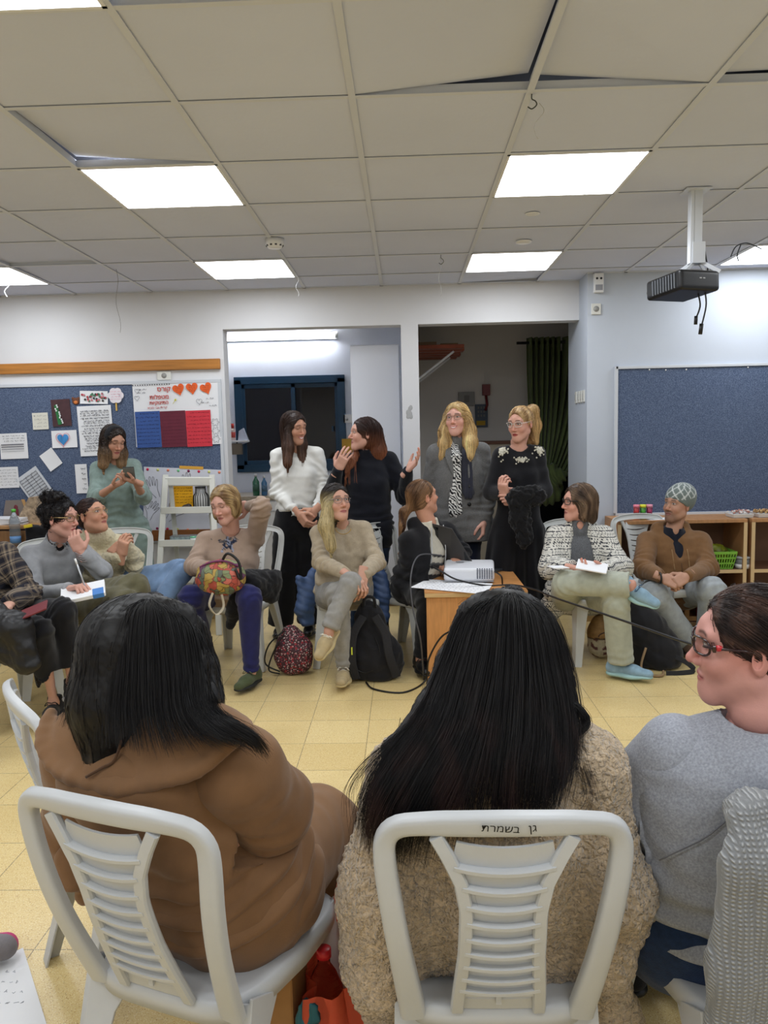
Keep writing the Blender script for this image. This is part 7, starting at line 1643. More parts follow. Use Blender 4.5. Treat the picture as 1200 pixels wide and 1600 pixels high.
    guide_hair(p, [G[3][:6]+[JP(705, 1320, 1.27), JP(685, 1400, 1.275)], G[4][:6]+[JP(730, 1320, 1.27), JP(760, 1420, 1.26)]], 26, cf, rad=.0005, jit=.012, seed=14, T=40, name='stray_hair')
    guide_hair(p, [G[8][:5]+[JP(900, 1180, 1.38), JP(915, 1240, 1.33), JP(890, 1280, 1.32)], G[8][:5]+[JP(890, 1180, 1.38), JP(905, 1230, 1.34), JP(880, 1265, 1.32)]], 60, cf, rad=.0006, jit=.005, seed=15, T=40, name='stray_hair')
    guide_hair(p, [G[0][:5]+[JP(585, 1180, 1.37), JP(556, 1225, 1.36), JP(552, 1262, 1.36)], G[0][:5]+[JP(592, 1185, 1.37), JP(562, 1230, 1.36), JP(566, 1290, 1.35)]], 50, cf, rad=.0006, jit=.005, seed=16, T=40, name='stray_hair')
person_sherpa()

def person_grey_tee():
    J = dict(raw=True, hd=JP(1166, 1012, 1.46), nb=JP(1190, 1108, 1.44), sh=[JP(1300, 1200, 1.36), JP(1058, 1188, 1.46)], el=[JP(1330, 1320, 1.45), JP(992, 1272, 1.54)], wr=[JP(1260, 1350, 1.7), JP(1010, 1300, 1.8)],
             pv=JP(1120, 1425, 1.56), hip=[D3(.76, 1.52, .52), D3(.60, 1.56, .52)], kn=[D3(.72, 2.0, .52), D3(.50, 1.98, .52)], an=[D3(.74, 1.95, .1), D3(.56, 1.95, .1)])
    p = Person('woman in a light grey T-shirt at the right edge, face in profile, dark red glasses', J, skin=(206, 152, 142), build=1.12, heavy=1.2)
    p.body(h=.011, hh=.002, forearm=True, head=dict(lips=(176, 100, 100), brow=(70, 46, 38), fat=1.08, neck_r=.056), hd_yaw=(-104, -2, -3), hands=(dict(d=(0, 1, -.3), n=(0, 0, -1)), dict(d=(.2, 1, -.1), n=(0, 0, -1))))
    mt = fabric('grey_marl_tee', (150, 154, 164), var=.22, vscale=240, bump=.2)
    def ex(s, v): v.plane(s.J['pv']+s.up*.0, -s.up+s.ax*.5, k=.01)
    p.top(mt, name='t_shirt', inf=.026, t1=.80, h=.0075, sep=True, extra=ex, wr_amp=.010, bust=.6, belly=.4, neckcut=.066)
    sleeves(p, mt, .022, wide=2.3, short=.98)
    b = MB(); P = snap(p.topvol, [lerp(p.J['nb']-p.ax*.07, p.J['sh'][1]-p.up*.12, t)-p.fw*.12 for t in np.linspace(0, 1, 20)], .002); b.tube(P, .0014, 5); p.mb(b, 'seam', fabric('seam_grey', (112, 114, 122)))
    p.pants(fabric('dark_jeans2', (30, 50, 84), var=.25, vscale=60), inf=.016, ank=.02, name='jeans', top_t=.74)
    for q in (0, 1): p.shoe(q, (0, 1, 0), m_black_fab, m_black)
    v = Vol(*p.box([p.J['hd'], p.J['hd']-D3(0, 0, .25)], .2), .005); R = p.R
    v.ell(p.W((0, -.020, .036)), np.array([.083, .104, .090])*p.hs, R=R, k=.02); v.ell(p.W((0, -.06, -.02)), np.array([.058, .055, .06])*p.hs, R=R, k=.03); p.facecut(v, w_=.066, top=.064); v.ell(p.W((0, .05, -.07)), np.array([.1, .095, .065])*p.hs, R=R, k=.01, sub=True)
    v.ell(p.W((.078, .03, -.03)), np.array([.03, .045, .035])*p.hs, R=R, k=.01, sub=True); v.ell(p.W((-.078, .03, -.03)), np.array([.03, .045, .035])*p.hs, R=R, k=.01, sub=True)
    tie = p.W((0, -.115, -.04)); lock(v, [p.W((0, -.09, -.02)), tie, tie+D3(.03, -.02, -.14), tie+D3(.03, -.01, -.25)], [.03, .022, .03, .012])
    def fl(P): m_ = ((P-p.J['hd'])@p.R[:, 1] < -.10*p.hs)[:, None]; return np.where(m_, np.array([.1, 0, -1.]), unit_rows(tie-P))
    p.hair(v, solid((40, 28, 26), (92, 66, 56), lambda V: np.clip(.2+.7*noise3(V, (30, 30, 30), 4), 0, 1)), n=4500, steps=26, sl=.010, rad=.0006, flow=fl, lift=.003, seed=3)
    g = p.glasses(mat('glasses_maroon', (40, 14, 20), .2, coat=.5), thick=.0024, w_=.024, hgt=.017)
    for q in (-1, 1):
        b = MB(); b.box(p.W((q*.066, .068, .021)), (.026, .006, .012), p.R); p.mb(b, 'temple_hinge', mat('glasses_maroon', (40, 14, 20), .2), parent=g, bevel=.001)
        b = MB(); b.sph(p.W((q*.071, .060, .021)), (.005, .008, .006), 10, R=p.R); p.mb(b, 'red_badge', mat('red_badge', (190, 30, 44), .25, coat=.6), parent=g)
person_grey_tee()

# ================================================================== FURNITURE AND PROPS
def wood(name, c, s=(1, 1, 8)):
    return mat(name, c, .45, var=.14, vscale=9, stretch=s, bump=.05, bscale=60)
def cushion(name, vol, m, label, cat, amp=.008, f=14, c=None, seed=3, mats=None):
    V, Q = vol.mesh(); V = relax(V, Q, 1); N_ = nrm_of(V, Q); c = V.mean(0) if c is None else c; c = np.array([c[0], c[1], V[:, 2].min()])
    t = empty(name, tuple(c)); tag(t, label, cat); link('body', mesh_np('body', V+N_*(amp*noise3(V, f, seed, 2))[:, None]-c, Q), t, m); return t, c
def build_desk():
    zt = .545; fl = atz(665, 938, zt); x0 = fl[0]; y0 = 4.50; x1 = x0+.60; y1 = 5.55
    t = empty('desk', ((x0+x1)/2, (y0+y1)/2, 0)); tag(t, 'low orange brown wooden desk carrying the white projector in the middle of the circle', 'desk')
    mo = wood('desk_wood', (190, 134, 80), (1, 8, 1)); me_ = wood('desk_edge', (196, 164, 116)); W = .3; D = (y1-y0)/2
    one(lambda b: b.bb(-W, W, -D-.01, D, zt-.006, zt), 'top_surface', mo, t); one(lambda b: b.bb(-W, W, -D-.01, D, zt-.032, zt-.006), 'top_edge', me_, t, bevel=.003)
    mf_ = wood('desk_front', (192, 136, 82), (8, 1, 1)); one(lambda b: b.bb(-W+.01, W-.01, -D+.005, -D+.025, 0, zt-.032), 'front_panel', mf_, t)
    one(lambda b: b.bb(-W+.01, W-.01, D-.04, D-.02, 0, zt-.032), 'rear_panel', mf_, t); one(lambda b: b.bb(W-.03, W-.01, -D+.02, D-.03, .15, zt-.032), 'side_panel', mf_, t)
    # projector
    c = JP(731, 905, 4.82); z0 = zt+.012; R = rotz(-.10); cx, cy = atz(733, 900, zt+.02)[:2]; cy -= .02
    t = empty('desk_projector', (cx, cy, zt)); tag(t, 'white projector with side grille standing on the wooden desk', 'projector')
    vo = Vol((-.2, -.2, -.02), (.2, .2, .16), .005); vo.box((0, 0, .062), (.155, .125, .050), R, .02); vo.plane((0, 0, .106), R@unit((0, -.12, 1)), k=.02)
    mwp = mat('projector_white', (216, 218, 224), .35); vol_obj(vo, 'body', mwp, t)
    f = lambda x, y, z: tuple(R@np.array([x, y, z]))
    one(lambda b: b.box(f(0, 0, .014), (.30, .24, .008), R), 'base_seam', mat('proj_grey', (150, 152, 158), .5), t)
    b = MB()
    for i in range(7):
        for j in range(7): b.box(f(.052+.0145*i, -.126, .034+.0095*j), (.0085, .003, .006), R)
    b.build('grille', mat('grille_dark', (70, 76, 92), .6), t)
    b = MB(); [b.box(f(-.157, -.06+.03*k, .06), (.003, .018, .03), R) for k in range(4)]; b.build('side_ports', mat('grille_dark', (70, 76, 92), .6), t)
    one(lambda b: b.box(f(-.06, .02, .1125), (.05, .02, .002), R), 'button_panel', mat('proj_grey', (150, 152, 158), .5), t)
    b = MB(); [b.cyl(f(x, y, 0), f(x, y, .016), .012) for x, y in ((-.1, -.09), (.1, -.09), (0, .09))]; b.build('feet', m_black, t)
    # paper on the desk, overhanging its left edge
    p_ = [atz(641, 918, zt+.004), atz(760, 929, zt+.004), atz(770, 912, zt+.004), atz(668, 905, zt+.004)]; c = np.mean(p_, 0); t = empty('paper_sheet', tuple(c)); tag(t, 'handwritten white paper on the desk in front of the projector, over the left edge', 'paper')
    V = [q-c for q in p_]; V2 = [q+D3(0, 0, .0015) for q in V]; one(lambda b: b.hexa([V[0], V[1], V[3], V[2], V2[0], V2[1], V2[3], V2[2]]), 'sheet', m_paper, t)
    b = MB(); r = random.Random(3)
    for k in range(7):
        a, e = V[3]*(1-k/7.)+V[0]*(k/7.), V[2]*(1-k/7.)+V[1]*(k/7.)
        for q in range(16): u = .06+.055*q+r.uniform(0, .02); s_ = a*(1-u)+e*u+D3(0, 0, .0022)+(V[0]-V[3])*.06; d = (e-a)*.018*r.uniform(.5, 1.2); b.sweep([s_, s_+d*.5+(V[0]-V[3])*r.uniform(-.03, .03), s_+d], .0022, .0006, (0, 1, 0))
    b.build('writing', mat('pencil', (120, 124, 140), .8), t)
    # laptop : lid seen from behind its left side
    t = empty('laptop', tuple(atz(745, 875, zt))); L0 = np.array(t.location); tag(t, 'open dark laptop on the desk behind the white projector', 'laptop')
    A, B, h0, h1 = JP(657, 813, 5.02)-L0, JP(706, 826, 4.88)-L0, atz(702, 893, zt+.02)-L0, atz(750, 897, zt+.02)-L0
    n_ = unit(np.cross(h1-h0, A-h0))*.004; q_ = lambda u, v_, w_=1.3: (h0*(1-u)+h1*u)*(1-v_)+(A*(1-u)+B*u)*v_+n_*w_
    one(lambda b: b.hexa([h0-n_, h1-n_, A-n_, B-n_, h0+n_, h1+n_, A+n_, B+n_]), 'lid', mat('laptop_dark', (62, 60, 60), .45), t, bevel=.002)
    one(lambda b: b.hexa([q_(u, v_, w_) for w_ in (1., 1.2) for v_ in (.06, .95) for u in (.05, .95)]), 'screen', mat('screen_off', (20, 22, 26), .2), t)
    e1 = atz(814, 880, zt+.02)-L0; e0 = h0+(e1-h1)*1.; one(lambda b: b.hexa([D3(*q[:2], z) for z in (.004, .018) for q in (h1, h0, e1, e0)]), 'keyboard_base', mat('laptop_base', (70, 76, 82), .35, metal=.4), t, bevel=.002)
    mc = mat('cable_black', (18, 18, 20), .45)
    def cable(pts, label, r=.0045, n=50, m=mc):
        P = smoothpath(pts, n); c = P[0].copy(); o = one(lambda b: b.tube(P-c, r, 8), 'cable', m, None, loc=tuple(c)); tag(o, label, 'cable'); return o
    cable([JP(690, 868, 4.86), JP(655, 868, 4.7), JP(642, 900, 4.5), JP(645, 950, 4.42), JP(657, 1000, 4.4), atz(662, 1062, .01)], 'thin grey black cable looping off the left side of the desk down to the floor', m=mat('cable_grey2', (70, 70, 74), .5))
    cable([JP(760, 940, 4.3), JP(720, 978, 4.36), JP(690, 995, 4.42), JP(670, 1030, 4.44), atz(664, 1064, .02), atz(630, 1082, .006), atz(585, 1077, .006), atz(572, 1066, .006)], 'thick black cable arching against the desk front and along the floor to the backpack', .0055)
    cable([JP(672, 883, 4.80), JP(690, 893, 4.66), JP(715, 906, 4.6), atz(760, 915, zt+.006), atz(800, 914, zt+.006), JP(835, 921, 4.4), JP(870, 935, 4.1), JP(960, 965, 3.6), JP(1040, 993, 3.2), JP(1100, 1013, 3.0)], 'long black cable running from the desk across the circle towards the right edge', .0055, 70)
    cable([JP(773, 893, 4.72), JP(783, 900, 4.65), atz(785, 912, zt+.006)], 'short cable curving down at the right side of the white projector', .005, 16)
    cable([JP(692, 882, 4.8), JP(676, 882, 4.78), JP(672, 885, 4.75)], 'black plug at the left side of the white projector', .008, 10)
build_desk()

def build_bags():
    mk = fabric('backpack_black', (24, 24, 28), var=.2, vscale=12, rough=.75)
    c = atz(583, 1068, 0); c = D3(c[0], c[1]+.09, 0)
    v = Vol(c-.4, c+.55, .008); v.cone(c+D3(-.01, 0, .12), c+D3(.03, 0, .10), .155, .15, k=.05, flat=((0, 1, 0), .62)); v.cone(c+D3(.0, .02, .16), c+D3(-.015, .03, .36), .14, .085, k=.06, flat=((0, 1, 0), .62)); v.cone(c+D3(-.02, .03, .36), c+D3(-.02, .03, .42), .075, .05, k=.04, flat=((0, 1, 0), .7)); v.plane(c+D3(0, 0, .004), (0, 0, -1), k=.02)
    t, cc = cushion('backpack', v, mk, 'large black backpack standing on the floor beside the grey trousered woman, left of the desk', 'backpack')
    for q, pts in enumerate(([(-.05, -.06, .40), (-.11, -.11, .30), (-.12, -.12, .15), (-.10, -.09, .03)], [(.02, -.06, .40), (.08, -.10, .30), (.10, -.12, .18), (.14, -.09, .04)])): one(lambda b: b.sweep(smoothpath([c+D3(*p)-cc for p in pts], 20), .05, .014, (1, 0, .2)), 'shoulder_strap', mat('strap_black', (34, 34, 38), .8, bump=.5, bscale=300), t)
    one(lambda b: b.tube(smoothpath([c+D3(*p)-cc for p in ((-.05, .0, .44), (-.04, -.01, .50), (.01, -.01, .50), (.02, .0, .44))], 12), .010, 8), 'top_handle', mk, t)
    one(lambda b: b.box(c+D3(-.118, -.128, .21)-cc, (.008, .004, .045)), 'yellow_tag', mat('yl_tag', (196, 206, 60), .6), t)
    one(lambda b: b.tube(snap(v, [c+D3(-.06+.12*math.sin(a), -.2, .2-.15*math.cos(a)) for a in np.linspace(-2.4, 2.4, 24)], .001)-cc, .003, 5), 'zip', m_black, t)
    # paisley backpack
    mp = mat('paisley', (70, 36, 42), .7); N, L, B = nodes_of(mp); tc = N.new('ShaderNodeTexCoord'); cur = None
    base = srgb(66, 38, 44); prev = None
    for k, (sc, th, col) in enumerate(((46, .32, (150, 40, 50)), (70, .3, (188, 170, 168)), (34, .22, (40, 52, 50)), (90, .25, (176, 96, 110)))):
        vo = N.new('ShaderNodeTexVoronoi'); vo.inputs['Scale'].default_value = sc; L.new(tc.outputs['Object'], vo.inputs['Vector']); ls = N.new('ShaderNodeMath'); ls.operation = 'LESS_THAN'; ls.inputs[1].default_value = th; L.new(vo.outputs['Distance'], ls.inputs[0]); mx = N.new('ShaderNodeMix'); mx.data_type = 'RGBA'; L.new(ls.outputs[0], mx.inputs[0])
        if prev is None: mx.inputs[6].default_value = base
        else: L.new(prev, mx.inputs[6])
        mx.inputs[7].default_value = srgb(*col); prev = mx.outputs[2]
    L.new(prev, B.inputs['Base Color'])
    c = atz(457, 1058, 0); c = D3(c[0], c[1]+.07, 0)
    v = Vol(c-.3, c+.45, .007); v.cone(c+D3(0, 0, .10), c+D3(.0, 0, .14), .115, .11, k=.04, flat=((0, 1, 0), .7)); v.cone(c+D3(0, 0, .16), c+D3(-.015, 0, .26), .105, .055, k=.05, flat=((0, 1, 0), .7)); v.plane(c+D3(0, 0, .004), (0, 0, -1), k=.02)
    t, cc = cushion('backpack', v, mp, 'small dark red paisley drawstring backpack on the floor by the wide black trousers', 'backpack', .008, 12)
    for pts in ([(-.05, -.03, .28), (-.14, -.06, .2), (-.17, -.04, .08), (-.08, -.05, .03)], [(-.04, -.03, .27), (-.11, -.06, .16), (-.15, -.04, .04), (-.08, -.06, .02)]): one(lambda b: b.tube(smoothpath([c+D3(*p)-cc for p in pts], 20), .005, 6), 'cord', m_black, t)
    # puffer jacket over the chair of the woman in beige
    mb = mat('puffer_blue', (62, 84, 124), .55, bump=.4, bscale=22); c = JP(530, 920, 4.9)
    v = Vol(c-.5, c+.5, .008)
    for a, b_, r1, r2 in ((JP(490, 895, 4.88), JP(472, 950, 4.80), .04, .045), (JP(468, 905, 4.82), JP(476, 972, 4.80), .03, .035), (JP(488, 905, 4.86), JP(488, 972, 4.82), .03, .02), (JP(582, 868, 5.05), JP(597, 930, 4.95), .055, .055), (JP(592, 900, 5.0), JP(598, 965, 4.95), .05, .045), (JP(568, 845, 5.16), JP(592, 880, 5.1), .04, .05), (JP(500, 930, 4.98), JP(585, 935, 5.0), .035, .035)): v.cone(a, b_, r1, r2, k=.04)
    V, Q = v.mesh(); V = relax(V, Q, 1); N_ = nrm_of(V, Q); dd = .006*np.abs(np.sin(V[:, 2]*70+V[:, 0]*30+noise3(V, 4, 2)))+.008*noise3(V, 9, 8, 2)
    o = link('puffer_jacket', mesh_np('puffer_jacket', V+N_*(dd-.005)[:, None]-c, Q), None, mb); o.location = tuple(c); tag(o, 'blue quilted puffer jacket hanging from the chair of the woman in the beige sweater', 'jacket')
    # bag under the patterned woman: tan top, cream printed bottom
    c = atz(945, 1036, 0); c = D3(c[0], c[1]+.10, 0)
    v = Vol(c-.3, c+.4, .007); v.cone(c+D3(0, 0, .09), c+D3(.0, 0, .18), .085, .08, k=.04, flat=((0, 1, 0), .75)); v.cone(c+D3(0, 0, .18), c+D3(0, 0, .24), .075, .05, k=.04); v.plane(c+D3(0, 0, .004), (0, 0, -1), k=.015)
    mt_ = mat('bag_two_tone', (150, 118, 76), .7, attr=True, var=.3, vscale=50)
    V, Q = v.mesh(); cc = c; cols = np.where((V[:, 2] > .145)[:, None], lin((146, 112, 66)), lin((178, 168, 144))); cols[(np.abs(V[:, 2]-.145) < .006)] = lin((60, 40, 30)); nz = noise3(V, 40, 5) > .55; cols[nz & (V[:, 2] < .14)] = lin((90, 50, 50))
    t = empty('rucksack', tuple(c)); tag(t, 'small tan and cream rucksack on the floor behind the pale jeans leg', 'backpack'); link('body', mesh_np('body', V-c, Q, cols), t, mt_)
    one(lambda b: b.tube(snap(v, [c+D3(.065*math.cos(a), -.2, .195+.03*math.sin(a)) for a in np.linspace(0, PI, 14)], .003)-c, .004, 6), 'zip', mat('zip_brn', (60, 40, 30), .5), t)
    one(lambda b: b.tube(smoothpath([(.05, -.03, .24), (.09, -.04, .28), (.11, -.05, .2), (.10, -.06, .1)], 14), .008, 6), 'strap', mat('strap_tan', (146, 120, 88), .7), t)
    # black backpack leaning between the two chairs on the right
    c = atz(1040, 1052, 0); c = D3(c[0]-.03, c[1]+.12, 0)
    v = Vol(c-.4, c+.5, .008); v.cone(c+D3(.02, 0, .09), c+D3(-.06, .02, .24), .15, .12, k=.06, flat=((0, 1, 0), .7)); v.cone(c+D3(-.06, .02, .24), c+D3(-.10, .03, .36), .12, .07, k=.05, flat=((0, 1, 0), .7)); v.plane(c+D3(0, 0, .004), (0, 0, -1), k=.02)
    t, cc = cushion('backpack', v, mk, 'slouched black backpack on the floor between the runner shoes and the man in brown', 'backpack', .010, 11)
    one(lambda b: b.sweep(smoothpath([c+D3(*p)-cc for p in ((.08, -.08, .10), (.16, -.12, .06), (.19, -.14, .02), (.10, -.16, .012), (.02, -.16, .012))], 20), .03, .006, (0, .3, 1)), 'strap', mat('strap_black', (34, 34, 38), .8), t)
    one(lambda b: b.tube(smoothpath([c+D3(*p)-cc for p in ((-.08, -.09, .15), (-.12, -.13, .05), (-.10, -.18, .012), (-.02, -.2, .012), (.01, -.14, .02))], 20), .008, 6), 'side_strap', mat('strap_tan', (146, 120, 88), .7), t)
    # dark bag under the left chairs
    c = atz(135, 1075, 0); c = D3(c[0], c[1]+.08, 0); v = Vol(c-.3, c+.3, .008); v.cone(c+D3(-.02, 0, .07), c+D3(.08, 0, .09), .08, .07, k=.04); v.plane(c+D3(0, 0, .004), (0, 0, -1), k=.015); t, cc = cushion('shoulder_bag', v, mk, 'dark bag on the floor behind the black and white trainer at left', 'bag', .01)
    one(lambda b: b.tube(smoothpath([c+D3(*p)-cc for p in ((-.06, -.03, .1), (-.09, -.05, .2), (.02, -.06, .22), (.07, -.04, .12))], 18), .006, 6), 'strap', m_black, t)
    # black bag under the chair at the right
    c = atz(1050, 1545, 0); c = D3(c[0]+.03, c[1]+.12, 0); v = Vol(c-.3, c+.3, .008); v.cone(c+D3(-.06, 0, .08), c+D3(.10, 0, .08), .09, .09, k=.04); v.plane(c+D3(0, 0, .004), (0, 0, -1), k=.015); t, cc = cushion('tote_bag', v, mk, 'black bag on the floor under the chair of the woman in the grey T-shirt', 'bag', .01)
    one(lambda b: b.tube(smoothpath([c+D3(*p)-cc for p in ((-.08, -.03, .14), (-.10, -.05, .26), (-.0, -.05, .28), (.04, -.04, .15))], 18), .006, 6), 'strap', m_black, t)
build_bags()

def build_foreground():
    # cardigan over the chair back at the right
    mk = mat('chunky_knit', (164, 166, 168), .95, sheen=.3, spec=.15); N, L, B = nodes_of(mk); tc = N.new('ShaderNodeTexCoord'); wv = N.new('ShaderNodeTexWave'); wv.bands_direction = 'X'; wv.inputs['Scale'].default_value = 36; wv.inputs['Distortion'].default_value = 1.2; wv.inputs['Detail Scale'].default_value = 3; L.new(tc.outputs['Object'], wv.inputs[0]); w2 = N.new('ShaderNodeTexWave'); w2.bands_direction = 'Z'; w2.inputs['Scale'].default_value = 45; w2.inputs['Distortion'].default_value = 1.5; L.new(tc.outputs['Object'], w2.inputs[0])
    ad = N.new('ShaderNodeMath'); ad.operation = 'MULTIPLY'; L.new(wv.outputs[0], ad.inputs[0]); L.new(w2.outputs[0], ad.inputs[1]); bp = N.new('ShaderNodeBump'); bp.inputs['Strength'].default_value = 1; bp.inputs['Distance'].default_value = .0035; L.new(ad.outputs[0], bp.inputs['Height']); L.new(bp.outputs[0], B.inputs['Normal'])
    rp = N.new('ShaderNodeValToRGB'); rp.color_ramp.elements[0].color = srgb(120, 122, 124); rp.color_ramp.elements[1].color = srgb(178, 180, 182); L.new(ad.outputs[0], rp.inputs[0]); L.new(rp.outputs[0], B.inputs['Base Color'])
    c = JP(1170, 1400, 1.22); v = Vol(c-.5, c+.5, .006)
    P = [JP(*q) for q in [(1165, 1285, 1.20), (1172, 1360, 1.165), (1170, 1440, 1.165), (1150, 1520, 1.17), (1140, 1620, 1.18)]]
    for i in range(4): v.cone(P[i], P[i+1], [.028, .034, .034, .04][i], [.034, .034, .04, .045][i], k=.03, flat=((0, 1, 0), .7))
    for dx in (.06, .12, .18, .24): 
        for i in range(4): v.cone(P[i]+D3(dx, .01, 0), P[i+1]+D3(dx+.01, .01, -.03), .035, .042, k=.03, flat=((0, 1, 0), .5))
    v.cone(JP(1158, 1268, 1.24), JP(1158, 1268, 1.24)+D3(.3, -.01, .02), .030, .034, k=.03); v.cone(JP(1165, 1270, 1.29), JP(1165, 1270, 1.29)+D3(.3, 0, .01), .03, k=.03)
    V, Q = v.mesh(); V = relax(V, Q, 1); N_ = nrm_of(V, Q); o = link('cardigan', mesh_np('cardigan', V+N_*(.007*noise3(V, (26, 10, 5), 8, 2)+.0015*np.sin(V[:, 0]*500+V[:, 2]*30))[:, None]-c, Q), None, mk); o.location = tuple(c); tag(o, 'chunky light grey knitted cardigan hung over the chair back at the right edge', 'cardigan')
    # writing on the chair rail
    ch = [o for o in bpy.data.objects if o.get('label', '').startswith('white slatted plastic chair in the middle')][0]
    for s_, x, y, sz, ang in (('ןג', 828, 1281, .021, 6), ('תרמשב', 779, 1282, .020, -4)):
        p_ = JP(x, y, 1.222); V, Fc = text_mesh(s_, sz, np.eye(3), (0, 0, 0), .0004)
        R = WALLR@rotx(-.2)@rotz(math.radians(ang)); W_ = V@R.T+p_; W_ = W_-np.array(ch.location); W_[:, :2] *= -1; W_[:, 1] = .366+.27*(W_[:, 2]-.845)
        b = MB(); b.add(W_, Fc); b.build('marker_writing', mat('marker', (20, 20, 20), .6), ch)
    # pizza box standing on its side
    mcb = mat('cardboard', (168, 124, 76), .8, var=.06, vscale=30)
    A = atz(418, 1612, .0); c = D3(*JP(462, 1530, 1.60)); 
    t = empty('pizza_box', (-.262, 1.74, 0)); tag(t, 'brown cardboard pizza box standing upright on the floor beside the tan hooded woman', 'pizza box')
    R = rotz(1.36)
    H_ = .31; Wd = .33; th = .055
    tl = roty(.0)
    f = lambda x, y, z: R@D3(x, y, z)
    one(lambda b: b.box(f(0, 0, H_/2+.002), (Wd, th, H_), R), 'box', mcb, t, bevel=.002)
    one(lambda b: b.box(f(0, -th/2-.0015, H_/2+.004), (Wd+.004, .003, H_), R), 'lid_flap', mat('cardboard2', (156, 112, 66), .8), t)
    return t, R, f
build_foreground_args = build_foreground()

def build_pizza_and_bottle():
    t, R, f = build_foreground_args; mi = mat('print_brown', (50, 30, 20), .8); mi2 = mat('print_black', (24, 20, 18), .8)
    # text on the narrow edge facing the camera and a round stamp on the broad face
    EX = R@np.array([[0, 0, -1], [-1, 0, 0], [0, 1, 0]]).astype(float)
    nx = R@D3(-1, 0, 0); ny = R@D3(0, 1, 0)
    # frame for the narrow end (normal -x local): text runs down
    def plane_R(n, upd): n = unit(n); u = unit(np.asarray(upd)-(np.asarray(upd)@n)*n); x = np.cross(u, n); return np.stack([x, u, n], 1)
    for nrm, o in ((R@D3(-1, 0, 0), f(-.1662, 0, .12)),):
        V, Fc = text_mesh('PIZZA', .036, plane_R(nrm, R@D3(0, -1, 0)), o, .0004, bold=.0006); one(lambda b: b.add(V, Fc), 'printed_word', mi2, t)
        P = plane_R(nrm, D3(0, 0, 1)); b = MB(); 
        for (x0, x1, z0, z1) in ((-.019, .019, -.055, -.053), (-.019, .019, .053, .055), (-.019, -.017, -.055, .055), (.017, .019, -.055, .055)): b.hexa([o+P@D3(x, z, w) for w in (0, .0006) for z in (z0, z1) for x in (x0, x1)])
        b.build('printed_frame', mi2, t)
    for sgn in (-1, 1):
        n_ = R@D3(0, sgn, 0); P = plane_R(n_, D3(0, 0, 1)); o = f(-.04, sgn*(.029 if sgn > 0 else .032), .15); b = MB()
        for r0 in (.065, .05, .028):
            K = [o+P@D3(r0*math.cos(a), r0*math.sin(a), .0003) for a in np.linspace(0, 2*PI, 41)[:-1]]; b.tube(K, .0018, 4, closed=True)
        for k in range(16): a = 2*PI*k/16; b.tube([o+P@D3(.034*math.cos(a), .034*math.sin(a), .0003), o+P@D3(.045*math.cos(a), .045*math.sin(a), .0003)], .0014, 4)
        b.build('round_stamp', mi, t)
    # big plastic bottle, red cap and label, empty
    gl = mat('clear_pet', (236, 236, 240), .05, trans=1., ior=1.07, spec=.6); redl = mat('bottle_red', (190, 30, 40), .35)
    cx, cy = -.04, 1.62; p = JP(505, 1462, 1.60); t2 = empty('soda_bottle', (p[0], p[1], 0)); tag(t2, 'empty clear plastic soda bottle with a red cap and red label in the orange bag', 'bottle')
    zt = p[2]+.0; H_ = max(.30, min(.36, zt)); r = .044
    prof = [(.02, .003), (r*.9, .004), (r, .02), (r*.96, .05), (r, .07), (r, H_*.55), (r*.93, H_*.6), (r, H_*.65), (r*.9, H_*.74), (r*.6, H_*.84), (.014, H_*.9), (.0135, H_*.945)]
    o = one(lambda b: b.lathe(prof, n=32), 'body', gl, t2); one(lambda b: b.lathe([(.0165, 0), (.0165, .018), (.014, .02), (0, .02)], (0, 0, H_*.945), 24), 'cap', redl, t2)
    one(lambda b: b.lathe([(r*1.01, H_*.22), (r*1.01, H_*.42)], n=32), 'label', redl, t2)
    # teal wrapper next to it
    q = D3(-.035, -.035, H_*.62); v = Vol((-.2, -.2, .1), (.2, .2, .4), .005); v.ell(tuple(q), (.028, .012, .045), k=.01); V, Q = v.mesh(); o = link('wrapper', mesh_np('wrapper', V+nrm_of(V, Q)*(.006*noise3(V, 50, 4, 2))[:, None], Q), None, mat('teal_foil', (40, 100, 116), .3, metal=.3)); o.location = (p[0], p[1], 0); tag(o, 'crumpled teal wrapper stuffed in front of the empty bottle', 'wrapper')
    # orange red plastic bag around the bottle (thin, open at the top)
    mb = mat('orange_bag', (232, 92, 62), .4, trans=.25, bump=.5, bscale=14)
    n, K = 48, 22; V = []
    for k in range(K):
        v_ = k/(K-1); z = .005+.47*v_
        for i in range(n):
            a = 2*PI*i/n; rx = .10+.03*math.sin(3*a+1)+.012*math.sin(7*a+5*v_)-.025*v_; ry = .075+.02*math.sin(2*a)+.01*math.sin(9*a+3*v_)-.01*v_
            peak = .9*max(0, 1-abs(math.atan2(math.sin(a-1.35), math.cos(a-1.35)))/.9)+.1
            V.append((rx*math.cos(a)+.02, ry*math.sin(a)+.03, z*(.52+.52*peak if v_ > .3 else 1)*1. if v_ > .3 else z*.8))
    Fc = [(k*n+i, k*n+(i+1) % n, (k+1)*n+(i+1) % n, (k+1)*n+i) for k in range(K-1) for i in range(n)]
    t3 = empty('plastic_bag', (p[0], p[1], 0)); tag(t3, 'open orange red plastic bag on the floor between the pizza box and the fleece coat', 'bag'); b = MB(); b.add(V, Fc, 0, True); b.add([V[i] for i in range(n)], [tuple(range(n))], 0); o = b.build('film', mb, t3)
    c = D3(.07, -.075, .16); one(lambda b: b.lathe([(0, 0), (.034, 0), (.034, .0015), (0, .002)], c, 24, R=WALLR@rotx(-.25)), 'white_disc', m_white, t3)
    b = MB()
    for k in range(6): a = k*PI/3+.3; b.tube([c+D3(0, -.003, 0), c+D3(.02*math.cos(a), -.004, .02*math.sin(a)), c+D3(.02*math.cos(a)+.006, -.004, .02*math.sin(a)-.006)], .0022, 5)
